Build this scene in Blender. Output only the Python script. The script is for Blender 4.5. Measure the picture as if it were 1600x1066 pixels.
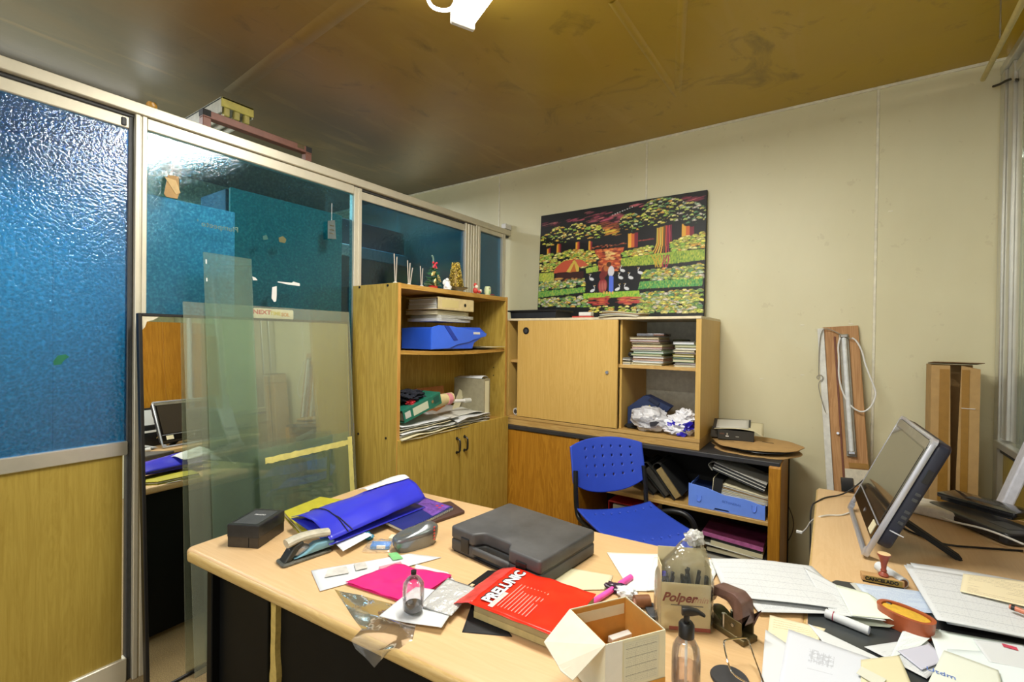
import bpy, bmesh, math, random
import numpy as np
from mathutils import Vector, Matrix, Euler, noise

for o in list(bpy.data.objects):
    bpy.data.objects.remove(o, do_unlink=True)
SC = bpy.context.scene
COL = SC.collection
random.seed(7)
R = math.radians
PI = math.pi

# ------------------------------------------------------------------ camera
CAM_LOC = Vector((0, 0, 1.46))
F_PX, PITCH, ROLL, YAW = 728.99, -.0081, .0128, -.6001
_cy, _sy = math.cos(YAW), math.sin(YAW)
_cp, _sp = math.cos(PITCH), math.sin(PITCH)
FW = Vector((_sy * _cp, _cy * _cp, _sp))
_rt = Vector((_cy, -_sy, 0))
_up = _rt.cross(FW)
RT = _rt * math.cos(ROLL) + _up * math.sin(ROLL)
UP = -_rt * math.sin(ROLL) + _up * math.cos(ROLL)
cam_data = bpy.data.cameras.new('camera')
cam_data.sensor_width = 36
cam_data.lens = F_PX / 1600 * 36
cam_data.clip_start = .02
cam = bpy.data.objects.new('camera', cam_data)
COL.objects.link(cam)
m3 = Matrix((RT, UP, -FW)).transposed()
cam.matrix_world = Matrix.Translation(CAM_LOC) @ m3.to_4x4()
SC.camera = cam


def P(ax, val, px, py):
    """point of the plane <ax>=val seen at pixel px,py of the 1600x1066 photo"""
    d = FW + RT * ((px - 800) / F_PX) - UP * ((py - 533) / F_PX)
    k = 'xyz'.index(ax)
    return CAM_LOC + d * ((val - CAM_LOC[k]) / d[k])


# ------------------------------------------------------------------ world, lamps, exposure
w = bpy.data.worlds.new('world')
SC.world = w
w.use_nodes = True
w.node_tree.nodes['Background'].inputs[0].default_value = (1, .995, .95, 1)
w.node_tree.nodes['Background'].inputs[1].default_value = 1.25
SC.view_settings.view_transform = 'Standard'
SC.view_settings.look = 'None'
SC.view_settings.gamma = 1
SC.view_settings.use_curve_mapping = False
SC.view_settings.exposure = 0.10
try:
    SC.cycles.transparent_max_bounces = 32
except Exception:
    pass


def area(name, loc, rot, sx, sy, power, color=(1, .97, .9)):
    l = bpy.data.lights.new(name, 'AREA')
    l.shape = 'RECTANGLE'
    l.size, l.size_y = sx, sy
    l.energy = power
    l.color = color
    o = bpy.data.objects.new(name, l)
    o.location = loc
    o.rotation_euler = rot
    COL.objects.link(o)
    return o


LAMP_A = Vector((-1.36, 1.56, 2.83))
LAMP_B = Vector((-.33, 1.06, 2.83))
lang = math.atan2(LAMP_B.y - LAMP_A.y, LAMP_B.x - LAMP_A.x)
lm = (LAMP_A + LAMP_B) / 2
area('lamp_light', (lm.x, lm.y, 2.80), (0, 0, lang), 1.15, .12, 56)
area('lamp_light', (-1.0, -1.3, 2.80), (0, 0, 0), 1.2, .12, 46)  # fill light added behind the camera to brighten the room
area('lamp_light', (1.5, 1.7, 2.80), (0, 0, .2), 1.2, .12, 34)
area('lamp_light', (-3.9, .6, 2.80), (0, 0, 1.57), 1.2, .12, 90, (.95, .98, 1))
area('lamp_light', (-3.6, 2.6, 2.80), (0, 0, 1.57), 1.2, .12, 14, (.95, .98, 1))


# ------------------------------------------------------------------ materials
def lin(c):
    return tuple(((v / 255) / 12.92 if v / 255 <= .04045 else ((v / 255 + .055) / 1.055) ** 2.4) for v in c) + (1,)


class NT:
    def __init__(s, name):
        s.m = bpy.data.materials.new(name)
        s.m.use_nodes = True
        s.t = s.m.node_tree
        s.b = s.t.nodes['Principled BSDF']
        s.out = s.t.nodes['Material Output']

    def n(s, ty, **kw):
        nd = s.t.nodes.new(ty)
        for k, v in kw.items():
            setattr(nd, k, v)
        return nd

    def l(s, a, b):
        s.t.links.new(a, b)

    def val(s, sock, v):
        if isinstance(v, (int, float)):
            sock.default_value = v
        else:
            s.l(v, sock)

    def math(s, op, a, b=0.0, c=0.0):
        nd = s.n('ShaderNodeMath', operation=op)
        s.val(nd.inputs[0], a)
        s.val(nd.inputs[1], b)
        s.val(nd.inputs[2], c)
        return nd.outputs[0]

    def mix(s, f, a, b):
        nd = s.n('ShaderNodeMix', data_type='RGBA')
        s.val(nd.inputs[0], f)
        for i, v in ((6, a), (7, b)):
            if isinstance(v, tuple):
                nd.inputs[i].default_value = v
            else:
                s.l(v, nd.inputs[i])
        return nd.outputs[2]

    def coord(s, kind='Object', scale=(1, 1, 1), rot=(0, 0, 0), loc=(0, 0, 0)):
        tc = s.n('ShaderNodeTexCoord')
        mp = s.n('ShaderNodeMapping')
        mp.inputs['Scale'].default_value = scale
        mp.inputs['Rotation'].default_value = rot
        mp.inputs['Location'].default_value = loc
        s.l(tc.outputs[kind], mp.inputs[0])
        return mp.outputs[0]

    def noise(s, co, scale=5, detail=3, rough=.5, dist=0):
        nd = s.n('ShaderNodeTexNoise')
        nd.inputs['Scale'].default_value = scale
        nd.inputs['Detail'].default_value = detail
        nd.inputs['Roughness'].default_value = rough
        nd.inputs['Distortion'].default_value = dist
        s.l(co, nd.inputs['Vector'])
        return nd.outputs['Fac']

    def ramp(s, f, stops):
        nd = s.n('ShaderNodeValToRGB')
        s.l(f, nd.inputs[0])
        e = nd.color_ramp.elements
        e[0].position, e[0].color = stops[0]
        e[1].position, e[1].color = stops[-1]
        for p, c in stops[1:-1]:
            x = e.new(p)
            x.color = c
        return nd.outputs[0]

    def bump(s, h, strength=.2, dist=.01):
        nd = s.n('ShaderNodeBump')
        nd.inputs['Strength'].default_value = strength
        nd.inputs['Distance'].default_value = dist
        s.l(h, nd.inputs['Height'])
        return nd.outputs[0]


MATS = {}


def plain(name, rgb, rough=.5, metal=0, var=.12, scale=30, bump=0, spec=.5, coat=0):
    """plain colour with a little procedural wear"""
    if name in MATS:
        return MATS[name]
    t = NT(name)
    co = t.coord()
    f = t.noise(co, scale, 4, .6)
    c = lin(rgb)
    d = tuple(v * (1 - var) for v in c[:3]) + (1,)
    e = tuple(min(1, v * (1 + var)) for v in c[:3]) + (1,)
    t.l(t.ramp(f, [(.3, d), (.7, e)]), t.b.inputs['Base Color'])
    t.b.inputs['Roughness'].default_value = rough
    t.b.inputs['Metallic'].default_value = metal
    t.b.inputs['Specular IOR Level'].default_value = spec
    if coat:
        t.b.inputs['Coat Weight'].default_value = coat
    if bump:
        t.l(t.bump(f, bump, .005), t.b.inputs['Normal'])
    MATS[name] = t.m
    return t.m


def wood(name, light, dark, axis='z', scale=1.0, rough=.42, contrast=.5, ring_amp=.22):
    """wood print: cathedral figure and fine pores running along <axis>"""
    t = NT(name)
    s = {'z': (7, 7, .55), 'x': (.55, 7, 7), 'y': (7, .55, 7)}[axis]
    f1 = t.noise(t.coord(scale=tuple(v * scale for v in s)), 2.2, 5, .6, 1.6)
    s2 = {'z': (120, 120, 3), 'x': (3, 120, 120), 'y': (120, 3, 120)}[axis]
    f2 = t.noise(t.coord(scale=s2), 1.0, 3, .6)
    ring = t.math('SINE', t.math('MULTIPLY', f1, 42))
    ring = t.math('MULTIPLY_ADD', ring, ring_amp, .5)
    f = t.math('ADD', t.math('MULTIPLY', ring, .55), t.math('MULTIPLY', f2, .45))
    c = t.ramp(f, [(.5 - contrast / 2, lin(dark)), (.5 + contrast / 2, lin(light))])
    big = t.noise(t.coord(), 1.3, 2)
    c2 = t.mix(t.math('MULTIPLY', big, .35), c, lin(tuple(v * .8 for v in dark)))
    t.l(c2, t.b.inputs['Base Color'])
    t.b.inputs['Roughness'].default_value = rough
    t.l(t.bump(f2, .06, .002), t.b.inputs['Normal'])
    MATS[name] = t.m
    return t.m


W_SHELF = wood('wood_shelf', (208, 178, 88), (164, 134, 50), 'z', .8)
W_SHELFX = wood('wood_shelf_flat', (206, 164, 86), (165, 120, 48), 'y', .8)
W_EDGE = wood('wood_edge', (214, 166, 88), (180, 128, 58), 'z', .8)
W_CAB = wood('wood_cabinet', (230, 194, 114), (202, 158, 76), 'z', 1.1, ring_amp=.10)
W_CABX = wood('wood_cabinet_flat', (216, 180, 112), (184, 142, 76), 'x', 1.1)
W_CRED = wood('wood_credenza', (204, 146, 44), (160, 104, 18), 'z', .9)
W_PART = wood('wood_partition', (190, 166, 80), (148, 122, 44), 'z', 1.4, ring_amp=.08)
W_DESK = wood('wood_desk', (226, 192, 144), (206, 168, 118), 'x', .9, .38, .7, ring_amp=.13)
W_DESKY = wood('wood_desk_long', (226, 194, 148), (206, 168, 118), 'y', .9, .38, .7, ring_amp=.13)
W_PLANK = wood('wood_plank', (208, 162, 108), (166, 116, 66), 'z', 1.0, .6)
W_DESKEDGE = wood('wood_desk_edge', (212, 184, 124), (184, 150, 88), 'x', 1.6, .35, .6)

ALU = plain('aluminium', (214, 214, 206), .3, .7, .06, 12)
ALU_P = plain('aluminium_painted', (214, 208, 188), .42, .35, .05, 9)
STEEL = plain('steel', (190, 192, 196), .18, 1, .05)
CHROME = plain('chrome', (214, 214, 218), .1, 1, .02)
BLACK = plain('black_plastic', (24, 24, 25), .38, 0, .2)
BLACKM = plain('black_matt', (26, 27, 27), .75, 0, .25, 14)
CASE = plain('case_plastic', (72, 72, 72), .5, 0, .30, 8, .2)
DARKG = plain('dark_grey', (62, 64, 66), .5, 0, .15)
BLUE = plain('blue_chair', (46, 76, 190), .4, 0, .06, 8)
WHITE = plain('white_plastic', (228, 228, 224), .4, 0, .03)
CREAM = plain('cream', (222, 212, 176), .6, 0, .05)
CARD = plain('cardboard', (186, 150, 96), .8, 0, .08, 20, .1)
CARD_D = plain('cardboard_inside', (204, 150, 70), .75, 0, .08, 18)
CARD_L = plain('cardboard_white', (226, 222, 196), .65, 0, .05, 16)
TAPE = plain('brown_tape', (160, 118, 50), .35, 0, .08)


def m_wall():
    t = NT('wall_paint')
    a = t.noise(t.coord(scale=(1, 1, .5)), 1.1, 5, .6)
    b = t.noise(t.coord(), 14, 4, .6)
    c = t.ramp(a, [(.3, lin((216, 210, 172))), (.7, lin((228, 223, 188)))])
    c = t.mix(t.math('MULTIPLY', t.math('GREATER_THAN', b, .68), .25), c, lin((196, 186, 150)))
    t.l(c, t.b.inputs['Base Color'])
    t.b.inputs['Roughness'].default_value = .45
    return t.m


WALL = m_wall()
SEAM = plain('seam_white', (232, 228, 206), .45)


def m_ceiling():
    t = NT('ceiling_panel')
    co = t.coord(scale=(1, 1, 1))
    a = t.noise(co, .9, 5, .55, .6)
    # brown board, darker and greyer above the partition side
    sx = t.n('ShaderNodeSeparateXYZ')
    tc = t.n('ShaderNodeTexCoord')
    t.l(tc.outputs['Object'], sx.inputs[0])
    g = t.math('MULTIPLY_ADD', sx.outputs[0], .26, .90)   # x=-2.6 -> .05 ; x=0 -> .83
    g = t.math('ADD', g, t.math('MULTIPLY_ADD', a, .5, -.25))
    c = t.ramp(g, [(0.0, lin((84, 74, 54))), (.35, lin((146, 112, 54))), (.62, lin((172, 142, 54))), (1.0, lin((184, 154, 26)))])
    s = t.noise(t.coord(scale=(3, .6, 1), rot=(0, 0, .6)), 1.6, 5, .6, 1)
    c = t.mix(t.math('MULTIPLY', t.math('MAXIMUM', t.math('SUBTRACT', s, .56), 0), 1.4), c, lin((190, 160, 96)))
    d = t.noise(t.coord(), 2.7, 6, .65, 2)
    c = t.mix(t.math('MULTIPLY', t.math('MAXIMUM', t.math('SUBTRACT', d, .58), 0), 3), c, lin((60, 50, 30)))
    t.l(c, t.b.inputs['Base Color'])
    t.b.inputs['Roughness'].default_value = .33
    t.l(t.bump(t.noise(t.coord(), 6, 4), .15, .01), t.b.inputs['Normal'])
    return t.m


CEIL = m_ceiling()


def m_carpet():
    t = NT('carpet')
    a = t.noise(t.coord(), 240, 3, .7)
    b = t.noise(t.coord(), 3, 3)
    c = t.ramp(a, [(.35, lin((110, 92, 62))), (.65, lin((176, 152, 108)))])
    c = t.mix(t.math('MULTIPLY', b, .3), c, lin((96, 84, 62)))
    t.l(c, t.b.inputs['Base Color'])
    t.b.inputs['Roughness'].default_value = .95
    t.l(t.bump(a, .5, .004), t.b.inputs['Normal'])
    return t.m


CARPET = m_carpet()


def m_glass(name, tint, gloss=.12, haze=.0, hazecol=(200, 210, 200), rough=.02, bscale=0, bstr=0, bdist=.004, hnoise=False, pebble=False, glint_tint=None):
    """window glass: tinted see-through + glossy skin (+ dust)"""
    t = NT(name)
    t.t.nodes.remove(t.b)
    tr = t.n('ShaderNodeBsdfTransparent')
    tr.inputs[0].default_value = lin(tint)
    tr_h = None
    gl = t.n('ShaderNodeBsdfGlossy')
    gl.inputs['Roughness'].default_value = rough
    gl.inputs[0].default_value = (1, 1, 1, 1)
    df = t.n('ShaderNodeBsdfDiffuse')
    df.inputs[0].default_value = lin(hazecol)
    if bscale:
        if pebble:
            v = t.n('ShaderNodeTexVoronoi', feature='SMOOTH_F1')
            v.inputs['Scale'].default_value = bscale
            t.l(t.coord(), v.inputs['Vector'])
            h = t.math('ADD', v.outputs['Distance'], t.math('MULTIPLY', t.noise(t.coord(), bscale * 2, 2), .5))
        else:
            h = t.noise(t.coord(), bscale, 3, .6)
        nb = t.bump(h, bstr, bdist)
        if glint_tint:
            cc = t.ramp(h, [(glint_tint[0], lin(tuple(v * glint_tint[2] for v in tint))), (glint_tint[1], lin(tuple(min(255, v * glint_tint[3] + glint_tint[4]) for v in tint)))])  # sparkle painted into the tint: lighter and darker dots follow the surface relief
            t.l(cc, tr.inputs[0])
        t.l(nb, gl.inputs['Normal'])
        t.l(nb, df.inputs['Normal'])
    fr = t.n('ShaderNodeFresnel')
    fr.inputs[0].default_value = 1.45
    g = t.math('MULTIPLY_ADD', fr.outputs[0], .8, gloss)
    m1 = t.n('ShaderNodeMixShader')
    if hnoise:
        hz = t.math('MULTIPLY', t.math('MULTIPLY_ADD', t.noise(t.coord(scale=(1, 1, .4)), 3, 5, .6), 1.4, .3), haze)
        t.l(hz, m1.inputs[0])
    else:
        m1.inputs[0].default_value = haze
    t.l(tr.outputs[0], m1.inputs[1])
    t.l(df.outputs[0], m1.inputs[2])
    m2 = t.n('ShaderNodeMixShader')
    t.l(g, m2.inputs[0])
    t.l(m1.outputs[0], m2.inputs[1])
    t.l(gl.outputs[0], m2.inputs[2])
    t.l(m2.outputs[0], t.out.inputs[0])
    return t.m


G_PEB = m_glass('blue_pebbled_glass', (90, 176, 224), .07, .16, (16, 110, 180), .07, 100, 1.0, .0016, pebble=True, glint_tint=(.45, 1.0, .93, 1.05, 6))
G_BLUE = m_glass('blue_textured_glass', (176, 222, 240), .03, .05, (20, 100, 140), .06, 90, .7, .0012, glint_tint=(.45, .72, .97, 1.04, 16))
G_NAVY = m_glass('navy_textured_glass', (112, 178, 208), .04, .06, (20, 70, 110), .06, 60, .8, .0012)
G_CLEAR = m_glass('dusty_glass', (246, 250, 246), .015, .15, (206, 210, 188), .01, hnoise=True)
G_GREEN = m_glass('greenish_glass', (240, 249, 243), .02, .12, (176, 196, 176), .01, hnoise=True)
G_THIN = m_glass('clear_glass', (228, 236, 232), .05, .04)
POLY = m_glass('clear_polythene', (253, 253, 252), .01, .09, (240, 240, 240), .10, 20, .6, .003)
POLYW = m_glass('milky_polythene', (225, 225, 225), .08, .62, (226, 226, 222), .2, 30, .8, .02)


def m_mirror():
    t = NT('mirror_silver')
    t.b.inputs['Metallic'].default_value = 1
    t.b.inputs['Base Color'].default_value = (.86, .88, .83, 1)
    t.b.inputs['Roughness'].default_value = .005
    return t.m


MIRROR = m_mirror()


def emit(name, col, s):
    t = NT(name)
    t.b.inputs['Emission Color'].default_value = col
    t.b.inputs['Emission Strength'].default_value = s
    t.b.inputs['Base Color'].default_value = (.8, .8, .8, 1)
    return t.m


LAMPGLOW = emit('lamp_glow', (1, .99, .93, 1), 16)
GLOW_DIM = emit('lamp_glow_dim', (1, .99, .93, 1), 4)


def m_paper(name, rgb, kind=0, ink=(120, 126, 140), rows=34, seed=0., amt=.42):
    """paper; kind 0 blank, 1 text lines, 2 table, 3 plan, 4 blue ruled form"""
    if name in MATS:
        return MATS[name]
    t = NT(name)
    base = lin(rgb)
    uv = t.coord('UV')
    sep = t.n('ShaderNodeSeparateXYZ')
    t.l(uv, sep.inputs[0])
    u, v = sep.outputs[0], sep.outputs[1]

    def band(x, a, b):
        return t.math('MULTIPLY', t.math('GREATER_THAN', x, a), t.math('LESS_THAN', x, b))
    mask = None
    if kind in (1, 4):
        row = t.math('FRACT', t.math('MULTIPLY', v, rows))
        line = band(row, .3, .62)
        cb = t.n('ShaderNodeCombineXYZ')
        t.l(t.math('MULTIPLY', u, 60), cb.inputs[0])
        t.l(t.math('FLOOR', t.math('MULTIPLY', v, rows)), cb.inputs[1])
        cb.inputs[2].default_value = seed
        wrd = t.noise(cb.outputs[0], 1.0, 1)
        cb2 = t.n('ShaderNodeCombineXYZ')
        t.l(t.math('MULTIPLY', u, 1.5), cb2.inputs[0])
        t.l(t.math('MULTIPLY', v, 5), cb2.inputs[1])
        cb2.inputs[2].default_value = seed + 9
        blk = t.noise(cb2.outputs[0], 1.0, 1)
        mask = t.math('MULTIPLY', line, t.math('MULTIPLY', t.math('GREATER_THAN', wrd, .42), t.math('GREATER_THAN', blk, .46)))
        mask = t.math('MULTIPLY', mask, t.math('MULTIPLY', band(u, .08, .92), band(v, .06, .94)))
    elif kind == 2:
        row = t.math('LESS_THAN', t.math('FRACT', t.math('MULTIPLY', v, rows / 5)), .05)
        colm = t.math('LESS_THAN', t.math('FRACT', t.math('MULTIPLY', u, 3)), .006)
        r2 = band(t.math('FRACT', t.math('MULTIPLY', v, rows)), .35, .6)
        cb = t.n('ShaderNodeCombineXYZ')
        t.l(t.math('MULTIPLY', u, 50), cb.inputs[0])
        t.l(t.math('FLOOR', t.math('MULTIPLY', v, rows)), cb.inputs[1])
        cb.inputs[2].default_value = seed
        wrd = t.math('GREATER_THAN', t.noise(cb.outputs[0], 1, 1), .52)
        mask = t.math('MAXIMUM', t.math('MAXIMUM', row, colm), t.math('MULTIPLY', t.math('MULTIPLY', r2, wrd), .7))
        mask = t.math('MULTIPLY', mask, t.math('MULTIPLY', band(u, .05, .95), band(v, .05, .95)))
    elif kind == 3:
        inn = t.math('MULTIPLY', band(u, .30, .60), band(v, .66, .84))
        gr = t.math('MAXIMUM', t.math('LESS_THAN', t.math('FRACT', t.math('MULTIPLY', u, 15)), .10),
                    t.math('LESS_THAN', t.math('FRACT', t.math('MULTIPLY', v, 19)), .10))
        nb = t.math('GREATER_THAN', t.noise(uv, 22, 3), .5)
        mask = t.math('MULTIPLY', inn, t.math('MAXIMUM', gr, t.math('MULTIPLY', nb, .6)))
        tit = t.math('MULTIPLY', band(u, .30, .60), band(v, .58, .584))
        mask = t.math('MAXIMUM', mask, tit)
    f = t.noise(t.coord(), 5, 3)
    c = t.mix(t.math('MULTIPLY', f, .12), base, tuple(x * .8 for x in base[:3]) + (1,))
    if mask is not None:
        c = t.mix(t.math('MULTIPLY', mask, amt), c, lin(ink))
    t.l(c, t.b.inputs['Base Color'])
    t.b.inputs['Roughness'].default_value = .7
    MATS[name] = t.m
    return t.m


PW = (208, 211, 212)
PAPER = m_paper('paper_blank', PW)
PAPER_T = m_paper('paper_text', PW, 1)
PAPER_TAB = m_paper('paper_table', PW, 2)
PAPER_PLAN = m_paper('paper_plan', (204, 208, 216), 3, (96, 100, 112), amt=.45)
PAPER_BLUE = m_paper('paper_blue_ink', (196, 208, 222), 1, (70, 110, 180), 20, 4)
PAPER_Y = m_paper('paper_cream', (212, 204, 168))
PAPER_YT = m_paper('paper_cream_text', (230, 218, 182), 1, (130, 110, 80), 16, 2)
PAPER_G = m_paper('paper_grey', (196, 196, 186))
PAPER_OLD = m_paper('paper_old', (204, 196, 164), 1, (120, 110, 90), 26, 6, .4)


# ------------------------------------------------------------------ mesh builder
class MB:
    def __init__(s):
        s.bm = bmesh.new()
        s.uv = s.bm.loops.layers.uv.new('UVMap')

    def box(s, x0, x1, y0, y1, z0, z1, bev=0, seg=2, mat=None):
        r = bmesh.ops.create_cube(s.bm, size=1)
        vs = r['verts']
        for v in vs:
            v.co = Vector(((x0 + x1) / 2 + v.co.x * (x1 - x0), (y0 + y1) / 2 + v.co.y * (y1 - y0), (z0 + z1) / 2 + v.co.z * (z1 - z0)))
        fs = set(f for v in vs for f in v.link_faces)
        if bev:
            es = list(set(e for v in vs for e in v.link_edges))
            q = bmesh.ops.bevel(s.bm, geom=es, offset=bev, segments=seg, affect='EDGES', profile=.5)
            vs = list(set(v for f in q['faces'] for v in f.verts) | set(v for v in vs if v.is_valid))
        if mat is not None:
            for v in vs:
                if v.is_valid:
                    v.co = mat @ v.co
        return s

    def prism(s, pts, h0, h1, axis='z', bev=0, seg=2, mat=None):
        """extrude a closed outline pts[(a,b)] between h0 and h1 along axis"""
        def co(a, b, h):
            return {'z': (a, b, h), 'y': (a, h, b), 'x': (h, a, b)}[axis]
        b0 = [s.bm.verts.new(co(a, b, h0)) for a, b in pts]
        b1 = [s.bm.verts.new(co(a, b, h1)) for a, b in pts]
        n = len(pts)
        fs = [s.bm.faces.new(b0[::-1]), s.bm.faces.new(b1)]
        for i in range(n):
            fs.append(s.bm.faces.new((b0[i], b0[(i + 1) % n], b1[(i + 1) % n], b1[i])))
        bmesh.ops.recalc_face_normals(s.bm, faces=fs)
        vs = b0 + b1
        if bev:
            es = list(set(e for f in fs[:2] for e in f.edges))
            q = bmesh.ops.bevel(s.bm, geom=es, offset=bev, segments=seg, affect='EDGES', profile=.5)
            vs = list(set(v for f in q['faces'] for v in f.verts) | set(v for v in vs if v.is_valid))
        if mat is not None:
            for v in vs:
                v.co = mat @ v.co
        return s

    def cyl(s, p0, p1, r0, r1=None, n=16, cap=True):
        r1 = r0 if r1 is None else r1
        p0, p1 = Vector(p0), Vector(p1)
        d = (p1 - p0).normalized()
        a = d.orthogonal().normalized()
        b = d.cross(a)
        A, B = [], []
        for i in range(n):
            t = 2 * PI * i / n
            o = a * math.cos(t) + b * math.sin(t)
            A.append(s.bm.verts.new(p0 + o * r0))
            B.append(s.bm.verts.new(p1 + o * r1))
        for i in range(n):
            s.bm.faces.new((A[i], A[(i + 1) % n], B[(i + 1) % n], B[i]))
        if cap:
            s.bm.faces.new(A[::-1])
            s.bm.faces.new(B)
        return s

    def tube(s, pts, r, n=8, closed=False, smooth=0):
        pts = [Vector(p) for p in pts]
        for _ in range(smooth):
            q = []
            m = len(pts)
            for i in range(m if closed else m - 1):
                a, b = pts[i], pts[(i + 1) % m]
                q += [a * .75 + b * .25, a * .25 + b * .75]
            pts = q if closed else [pts[0]] + q[1:-1] + [pts[-1]]
        m = len(pts)
        rings = []
        a = None
        for i, p in enumerate(pts):
            if closed:
                d = pts[(i + 1) % m] - pts[i - 1]
            else:
                d = pts[min(i + 1, m - 1)] - pts[max(i - 1, 0)]
            d.normalize()
            if a is None:
                a = d.orthogonal().normalized()
            else:
                a = (a - d * a.dot(d)).normalized()
            b = d.cross(a)
            rr = r[i * len(r) // m] if isinstance(r, (list, tuple)) else r
            rings.append([s.bm.verts.new(p + (a * math.cos(2 * PI * k / n) + b * math.sin(2 * PI * k / n)) * rr) for k in range(n)])
        for i in range(m if closed else m - 1):
            A, B = rings[i], rings[(i + 1) % m]
            for k in range(n):
                s.bm.faces.new((A[k], A[(k + 1) % n], B[(k + 1) % n], B[k]))
        if not closed:
            s.bm.faces.new(rings[0][::-1])
            s.bm.faces.new(rings[-1])
        return s

    def lathe(s, prof, n=24, c=(0, 0, 0)):
        c = Vector(c)
        rings = []
        for r, z in prof:
            if r < 1e-6:
                rings.append([s.bm.verts.new(c + Vector((0, 0, z)))])
            else:
                rings.append([s.bm.verts.new(c + Vector((r * math.cos(2 * PI * k / n), r * math.sin(2 * PI * k / n), z))) for k in range(n)])
        for A, B in zip(rings, rings[1:]):
            for k in range(n):
                k2 = (k + 1) % n
                vs = []
                for v in (A[k % len(A)], A[k2 % len(A)], B[k2 % len(B)], B[k % len(B)]):
                    if v not in vs:
                        vs.append(v)
                if len(vs) > 2:
                    s.bm.faces.new(vs)
        return s

    def sheet(s, fn, nx=10, ny=10, th=0.0, uv=(0, 0, 1, 1), hole=None):
        """surface fn(u,v)->xyz; th>0 gives it thickness (below the surface)"""
        g = [[Vector(fn(i / nx, j / ny)) for j in range(ny + 1)] for i in range(nx + 1)]
        top = [[s.bm.verts.new(p) for p in row] for row in g]
        if th:
            bot = []
            for i in range(nx + 1):
                row = []
                for j in range(ny + 1):
                    du = g[min(i + 1, nx)][j] - g[max(i - 1, 0)][j]
                    dv = g[i][min(j + 1, ny)] - g[i][max(j - 1, 0)]
                    nrm = du.cross(dv)
                    if nrm.length > 0:
                        nrm.normalize()
                    row.append(s.bm.verts.new(g[i][j] - nrm * th))
                bot.append(row)

        def quad(a, b, c, d, uvs=None):
            f = s.bm.faces.new((a, b, c, d))
            if uvs:
                for lp, q in zip(f.loops, uvs):
                    lp[s.uv].uv = q
            return f

        def U(i, j):
            return (uv[0] + (uv[2] - uv[0]) * i / nx, uv[1] + (uv[3] - uv[1]) * j / ny)
        ok = lambda i, j: 0 <= i < nx and 0 <= j < ny and not (hole and hole(i, j))
        for i in range(nx):
            for j in range(ny):
                if not ok(i, j):
                    continue
                quad(top[i][j], top[i + 1][j], top[i + 1][j + 1], top[i][j + 1], [U(i, j), U(i + 1, j), U(i + 1, j + 1), U(i, j + 1)])
                if th:
                    quad(bot[i][j + 1], bot[i + 1][j + 1], bot[i + 1][j], bot[i][j], [U(i, j + 1), U(i + 1, j + 1), U(i + 1, j), U(i, j)])
                    if not ok(i, j - 1):
                        quad(bot[i][j], bot[i + 1][j], top[i + 1][j], top[i][j])
                    if not ok(i, j + 1):
                        quad(top[i][j + 1], top[i + 1][j + 1], bot[i + 1][j + 1], bot[i][j + 1])
                    if not ok(i - 1, j):
                        quad(top[i][j], top[i][j + 1], bot[i][j + 1], bot[i][j])
                    if not ok(i + 1, j):
                        quad(bot[i + 1][j], bot[i + 1][j + 1], top[i + 1][j + 1], top[i + 1][j])
        return s

    def blob(s, c, rad, amp=.15, fr=6, sub=3, seed=0., flat=None):
        r = bmesh.ops.create_icosphere(s.bm, subdivisions=sub, radius=1)
        c = Vector(c)
        for v in r['verts']:
            d = v.co.copy()
            k = 1 + amp * noise.fractal(d * fr * .5 + Vector((seed, seed * 2, 0)), .7, 2, 3)
            v.co = Vector((c.x + d.x * rad[0] * k, c.y + d.y * rad[1] * k, c.z + d.z * rad[2] * k))
            if flat is not None and v.co.z < flat:
                v.co.z = flat
        return s

    def xf(s, m):
        bmesh.ops.transform(s.bm, matrix=m, verts=s.bm.verts)
        return s

    def done(s, name, mat, parent=None, smooth=False):
        me = bpy.data.meshes.new(name)
        if smooth:
            for f in s.bm.faces:
                f.smooth = True
        s.bm.normal_update()
        s.bm.to_mesh(me)
        s.bm.free()
        me.materials.append(mat)
        if smooth and smooth != 'full':
            try:
                me.set_sharp_from_angle(angle=R(38))
            except Exception:
                pass
        o = bpy.data.objects.new(name, me)
        COL.objects.link(o)
        if parent is not None:
            o.parent = parent
        return o


def tag(o, label, cat, group=None):
    o['label'] = label
    o['category'] = cat
    if group:
        o['group'] = group
    return o


def thing(name, label, cat, loc=(0, 0, 0), rz=0.0, group=None, rot=None):
    o = bpy.data.objects.new(name, None)
    o.empty_display_size = .05
    COL.objects.link(o)
    o.location = loc
    o.rotation_euler = rot if rot else (0, 0, rz)
    return tag(o, label, cat, group)


def struct(name, parent=None):
    o = bpy.data.objects.new(name, None)
    COL.objects.link(o)
    o['kind'] = 'structure'
    return o


def S(o):
    o['kind'] = 'structure'
    return o


def text(body, size, mat, parent, mtx, name='lettering', ext=.0003, bold=0.0, shear=0.0, sx=1.0, align='CENTER', label=None):
    cu = bpy.data.curves.new(name, 'FONT')
    cu.body = body
    cu.size = size
    cu.extrude = ext
    cu.offset = bold
    cu.shear = shear
    cu.align_x = align
    cu.align_y = 'CENTER'
    cu.resolution_u = 3
    o = bpy.data.objects.new(name, cu)
    COL.objects.link(o)
    dg = bpy.context.evaluated_depsgraph_get()
    me = bpy.data.meshes.new_from_object(o.evaluated_get(dg))
    bpy.data.objects.remove(o, do_unlink=True)
    me.transform(mtx @ Matrix.Diagonal((sx, 1, 1, 1)))
    me.materials.clear()
    me.materials.append(mat)
    me.name = name
    q = bpy.data.objects.new(name, me)
    COL.objects.link(q)
    q.parent = parent
    if label:
        q['label'] = label
    return q


def T(x, y, z):
    return Matrix.Translation((x, y, z))


def RX(a):
    return Matrix.Rotation(a, 4, 'X')


def RY(a):
    return Matrix.Rotation(a, 4, 'Y')


def RZ(a):
    return Matrix.Rotation(a, 4, 'Z')


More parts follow.
